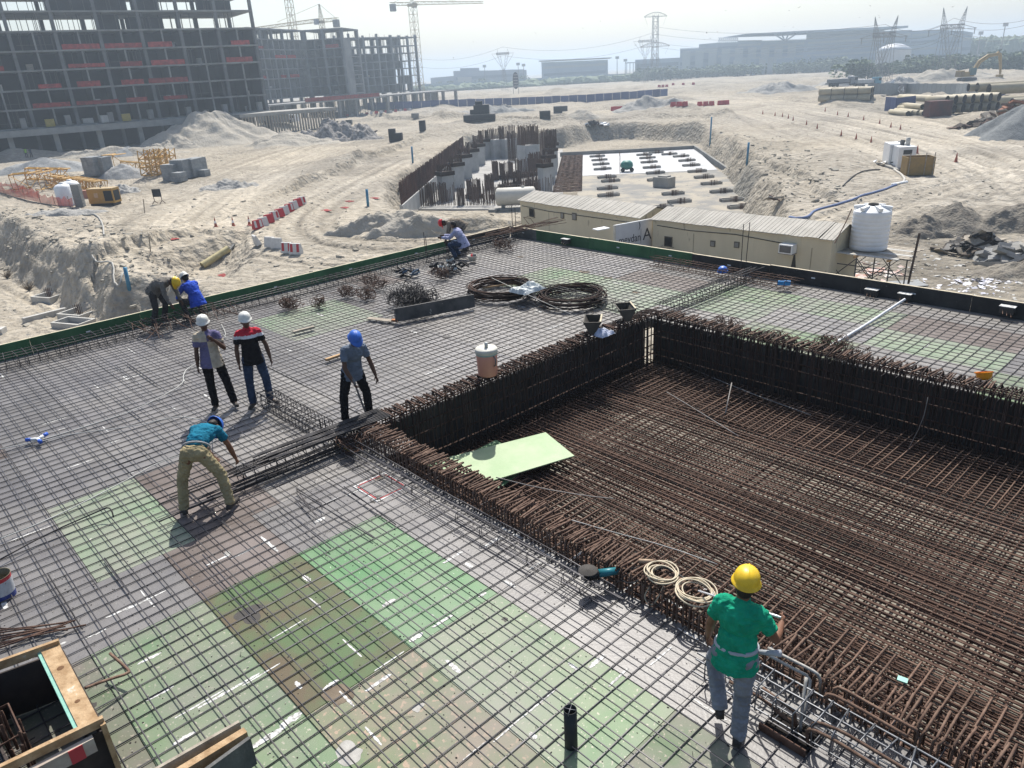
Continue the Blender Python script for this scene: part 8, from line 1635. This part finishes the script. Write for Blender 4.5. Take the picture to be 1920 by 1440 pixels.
# pylons
PYM = M('pylon_steel', (.24, .245, .25), .6)
def pylon(label, u, vb, dist, kind, vt):
    p = fpoint(u, dist, 0); zb = -5.6; zt = zfar(p, vt); root = thing('pylon', label, 'pylon', (p.x, p.y, zb), az_r + .1, 'lattice pylons'); Hh = zt - zb; r1 = .085; r2 = .04
    def seg(m, a, b, r=r1): m.tube([a, b], r, 4)
    def lat(m, a0, a1, b0, b1, n):      # bracing between two chords
        A0, A1, B0, B1 = map(Vector, (a0, a1, b0, b1)); seg(m, A0, A1); seg(m, B0, B1)
        for i in range(n):
            t0, t1 = i / n, (i + 1) / n; seg(m, A0.lerp(A1, t0), B0.lerp(B1, t1), r2); seg(m, B0.lerp(B1, t0), A0.lerp(A1, t1), r2)
    if kind == 'cat':
        w = Hh * .19; m = MB()
        for y in (-w * .35, w * .35):
            for s in (-1, 1):
                lat(m, (s * w * 1.0, y, 0), (s * w * .28, y * .6, Hh * .36), (s * w * .25, y, 0), (-s * w * .02, y * .6, Hh * .36), 3); lat(m, (s * w * .30, y * .6, Hh * .36), (s * w * .82, y * .4, Hh * .72), (s * w * .02, y * .6, Hh * .36), (s * w * .45, y * .4, Hh * .72), 4); seg(m, (s * w * 1.0, y, 0), (s * w * .82, y * .4, Hh * .72))
                lat(m, (s * w * .86, y * .4, Hh * .72), (s * w * .98, 0, Hh), (s * w * .45, y * .4, Hh * .72), (s * w * .98, 0, Hh), 4)
        m.build('legs', PYM, root); m = MB(); lattice(m, (-w * .9, 0, Hh * .74), (w * .9, 0, Hh * .74), Hh * .05, Hh * .05, .15, .09); seg(m, (-w * 2.05, 0, Hh * .70), (w * 2.05, 0, Hh * .70)); seg(m, (-w * 2.05, 0, Hh * .70), (-w * .8, 0, Hh * .76)); seg(m, (w * 2.05, 0, Hh * .70), (w * .8, 0, Hh * .76)); m.build('cross_arm', PYM, root)
        for x in (-1.9, 0, 1.9): m = MB(); m.tube([(x * w, 0, Hh * .70), (x * w, 0, Hh * .62)], .16, 5); m.build('insulator', PYM, root)
    elif kind == 'arch':
        w = Hh * .085; m = MB(); lattice(m, (0, 0, Hh * .25), (0, 0, Hh * .94), (w * 1.0, w * .8), w, .16, .1)
        for s in (-1, 1): lat(m, (s * w * 2.2, 0, 0), (s * w * .5, 0, Hh * .42), (s * w * 1.3, 0, 0), (0, 0, Hh * .42), 5)
        m.build('mast', PYM, root)
        for z, ww in ((.98, 2.0), (.58, 2.6)):
            m = MB(); n = 12; P = [(ww * w * (i / n * 2 - 1), 0, Hh * z - Hh * .055 * ((i / n * 2 - 1) ** 2)) for i in range(n + 1)]; m.tube(P, .16, 4); Q = [(ww * w * (i / n * 2 - 1), 0, Hh * (z - .058)) for i in range(n + 1)]; m.tube(Q, .16, 4)
            for i in range(n): seg(m, P[i], Q[i + 1], r2); seg(m, Q[i], P[i + 1], r2)
            for s in (-1, 1): seg(m, (s * ww * w * .95, 0, Hh * (z - .06)), (s * ww * w * .7, 0, Hh * (z - .17)), r2)
            m.build('cross_arm', PYM, root)
    else:
        w = Hh * .10; m = MB()
        for s in (-1, 1): lat(m, (s * w * .9, 0, 0), (s * w * .35, 0, Hh * .5), (s * w * .2, 0, 0), (0, 0, Hh * .5), 4); lat(m, (s * w * .2, 0, Hh * .5), (s * w * 1.5, 0, Hh * .9), (0, 0, Hh * .5), (s * w * .7, 0, Hh * .9), 5); seg(m, (s * w * .6, 0, Hh * .6), (s * w * 2.6, 0, Hh * .88)); seg(m, (s * w * 1.4, 0, Hh * .9), (s * w * 1.2, 0, Hh))
        m.build('legs', PYM, root); m = MB(); lattice(m, (-w * 1.6, 0, Hh * .9), (w * 1.6, 0, Hh * .9), Hh * .04, Hh * .04, .14, .09); seg(m, (-w * 2.8, 0, Hh * .9), (w * 2.8, 0, Hh * .9)); m.build('cross_arm', PYM, root)
    return root
pylon('lattice pylon with two horns, the right one of the two horned pylons', 1762, 132, 330, 'cat', 13); pylon('lattice pylon with two horns, the left one, before the pale dome', 1641, 145, 300, 'cat', 30); pylon('tall pylon with two arched arms above the stepped grandstand roofs', 1226, 142, 470, 'arch', 20); pylon('small V-topped pylon behind the tall arched one', 1208, 143, 520, 'v', 68); pylon('V-topped lattice pylon behind the oval sign', 948, 158, 470, 'v', 92)
# conductors
def wire(label, pts, sag, r_=.055):
    P = [Vector((fpoint(u, d).x, fpoint(u, d).y, zfar(fpoint(u, d), v))) for u, v, d in pts]; m = MB()
    for a, b in zip(P[:-1], P[1:]): m.tube([a.lerp(b, t) - P[0] - Vector((0, 0, sag * 4 * t * (1 - t))) for t in np.linspace(0, 1, 14)], r_, 4)
    o = m.build('power_line', M('wire_grey', (.12, .12, .13), .6)); o.location = P[0]; tag(o, label, 'power line')
for i, (v0, v1, v2, nm) in enumerate(((46, 34, 14, 'uppermost'), (60, 48, 22, 'second'), (76, 58, 46, 'third'), (84, 64, 52, 'lowest'))): wire(f'{nm} thin power line sagging between the pylons to the right margin', [(1226, v0 + 4, 470), (1641, v0, 300), (1762, v1, 330), (1960, v2, 300)], 3)
for i, (v0, v1, nm) in enumerate(((60, 88, 'upper'), (80, 104, 'lower'))): wire(f'{nm} thin power line left of the arched pylon', [(1226, v0, 470), (948, v1, 470), (760, v1 + 14, 520)], 5)
# flood lights
for u, v0, v1, dist, lab in ((1857, 75, 46, 520, 'tall leaning floodlight mast at the right'), (1815, 82, 62, 560, 'shorter floodlight mast left of the tall one'), (1157, 135, 108, 600, 'floodlight mast right of the flat-roofed hall'), (1172, 135, 113, 610, 'second floodlight mast by the flat-roofed hall'), (975, 140, 120, 600, 'lamp mast left of the flat-roofed hall'), (985, 140, 122, 600, 'second lamp mast left of the flat-roofed hall'), (913, 140, 124, 620, 'lamp mast above the low stepped building'), (1908, 84, 64, 560, 'floodlight mast nearest the right margin')):
    p = fpoint(u, dist, -5.6); h = zfar(p, v1) + 5.6; root = thing('floodlight', lab, 'floodlight', p, az_r, 'floodlight masts'); m = MB(); m.tube([(0, 0, 0), (0, 0, h)], [.35, .2], 6); m.build('mast', PYM, root); m = MB(); m.box((0, -.2, h), (2.6, .5, 1.8)); m.build('lamp_head', m_fr, root)
# oval sign on two posts
p = Gv(968, 176); root = thing('oval_sign', 'dark upright oval sign with pale bands on two posts', 'sign', p, az_r); zt_ = zat(p.x, p.y, 135) - p.z; zb_ = zat(p.x, p.y, 167) - p.z; hh_ = (zt_ - zb_) / 2; ww_ = hh_ * .36
m = MB(); P = [(ww_ * math.cos(a), hh_ * 1.0 * math.copysign(abs(math.sin(a)) ** .7, math.sin(a))) for a in np.linspace(0, 2 * math.pi, 28, endpoint=False)]; m.add([(x, -.1, zb_ + hh_ + z) for x, z in P] + [(x, .1, zb_ + hh_ + z) for x, z in P], [tuple(range(28)), tuple(range(55, 27, -1))] + [(i, i + 28, (i + 1) % 28 + 28, (i + 1) % 28) for i in range(28)]); m.build('panel', M('sign_dark', (.045, .042, .05), .6), root)
for k in range(5): z = zb_ + hh_ * (.35 + .33 * k); m = MB(); m.box((0, -.13, z), (ww_ * 1.5, .04, hh_ * .09)); m.build('pale_band', M('sign_band', (.28, .26, .28)), root)
for s in (-1, 1): m = MB(); m.tube([(s * ww_ * .9, 0, 0), (s * ww_ * .9, 0, zb_ + hh_ * .8)], .12, 5); m.build('post', PYM, root)
# trees
LEAF = M('foliage', (.075, .11, .055), .85, scale=.8, col2=(.13, .165, .10), orand=.25)
TRK = M('bark', (.10, .075, .05), .9)
def crown_mesh(seed, n=520):
    r = random.Random(seed); m = MB(); bl = [(r.uniform(-.55, .55), r.uniform(-.55, .55), r.uniform(.35, 1.0), r.uniform(.28, .5)) for _ in range(9)]
    for i in range(n):
        bx_, by_, bz_, br = r.choice(bl); d = Vector((r.gauss(0, 1), r.gauss(0, 1), r.gauss(0, 1))).normalized() * br * r.uniform(.6, 1.05); c = Vector((bx_, by_, bz_)) + d; s = r.uniform(.05, .12); rot = Matrix.Rotation(r.random() * 6, 3, 'Z') @ Matrix.Rotation(r.random() * 3, 3, 'X')
        m.add([c + rot @ Vector(v) * s for v in ((-1, -.6, 0), (1, -.5, .2), (.7, .8, -.1), (-.8, .6, .1))], [(0, 1, 2, 3)])
    return m.mesh('crown', LEAF)
CR_M = [crown_mesh(i) for i in range(4)]; tm = MB(); tm.tube([(0, 0, 0), (.02, .01, .4), (-.01, 0, .8)], [.06, .05, .02], 6); TRM = tm.mesh('trunk', TRK)
def tree(u, vb, dist, h, lab, grp='trees beyond the site', wide=1.0):
    p = fpoint(u, dist, -5.6); root = thing('tree', lab, 'tree', p, RND.random() * 6, grp); inst('crown', RND.choice(CR_M), root, (0, 0, 0), (0, 0, 0), (h * .75 * wide, h * .75 * wide, h * .78)); inst('trunk', TRM, root, (0, 0, 0), (0, 0, 0), (h * 1.2, h * 1.2, h * .9)); return root
for u, h, w_, lab in ((1588, 8.5, 1.3, 'rounded green tree, the leftmost of the near clump by the left horned pylon'), (1606, 7.0, 1.2, 'bushy tree in the middle of the near clump'), (1620, 5.5, 1.2, 'smaller tree at the right of the near clump')): tree(u, 125, 345, h, lab, 'near clump of trees', w_)
r = random.Random(31)
for i in range(30): u = 1640 + i * 9.5 + r.uniform(-4, 4); tree(u, 118, 400 + r.uniform(-15, 40), r.uniform(5, 8), f'bluish green tree in the right-hand belt, {ORD[i]} from its left end', 'tree belt at the right', 1.4)
for i in range(34): u = 1200 + i * 12 + r.uniform(-4, 4); tree(u, 130, 560 + r.uniform(-15, 25), r.uniform(5, 9), f'hazy tree at the foot of the grandstand, {ORD[i]} from the left', 'tree belt along the grandstand', 1.6)
for i in range(14): u = 800 + i * 15 + r.uniform(-3, 3); tree(u, 150, 640 + r.uniform(-10, 5), r.uniform(5, 7.5), f'hazy round tree before the low stepped building, {ORD[i]} from the left', 'trees before the stepped building', 1.1)
# the wood on the right horizon
m = MB(); r = random.Random(8)
for i in range(1500):
    u = r.uniform(1790, 2050) if i % 3 else r.uniform(780, 1960); dist = r.uniform(660, 800) if i % 3 else r.uniform(590, 625); p = fpoint(u, dist, -5.5); hgt = (r.uniform(5, 16) if u > 1800 and i % 3 else r.uniform(2, 5)); v, f = ellmesh((p.x, p.y, -5.5 + hgt * .5), (r.uniform(3, 7), r.uniform(3, 7), hgt * .55), 6, 4, Matrix.Rotation(r.random() * 6, 3, 'Z')); v = [q + Vector((r.uniform(-.8, .8), r.uniform(-.8, .8), r.uniform(-.8, .8))) for q in v]; m.add(v, f)
o = m.build('distant_wood', LEAF); tag(o, 'far-off wood reading as one hazy dark band', None, None, 'stuff')
# birds
bmz = MB(); bmz.add([(-.5, .05, .14), (0, -.08, 0), (0, .12, 0), (.5, .05, .14), (0, .3, .0), (0, -.3, .02), (.05, 0, -.06), (-.05, 0, -.06)], [(0, 1, 2), (1, 3, 2), (2, 6, 7), (5, 7, 6), (4, 6, 7)]); bme_ = bmz.mesh('bird', m_black)
for i, (u, v) in enumerate(((1361, 20), (1480, 20), (1498, 14), (1126, 40), (1093, 53), (1325, 62), (1332, 72), (1345, 60), (1471, 50), (1487, 51), (1632, 11), (1648, 29), (1649, 33), (1786, 13), (1806, 26), (1005, 62), (888, 79), (1192, 85), (850, 109), (1611, 33))):
    q = atd(u, v, 140 + (i * 37) % 60); o = inst('bird', bme_, None, q, (.2, .1 * (i % 3), i * 1.7), (.9, .9, .9)); tag(o, 'small dark bird high in the pale sky', 'bird', 'birds in the sky')
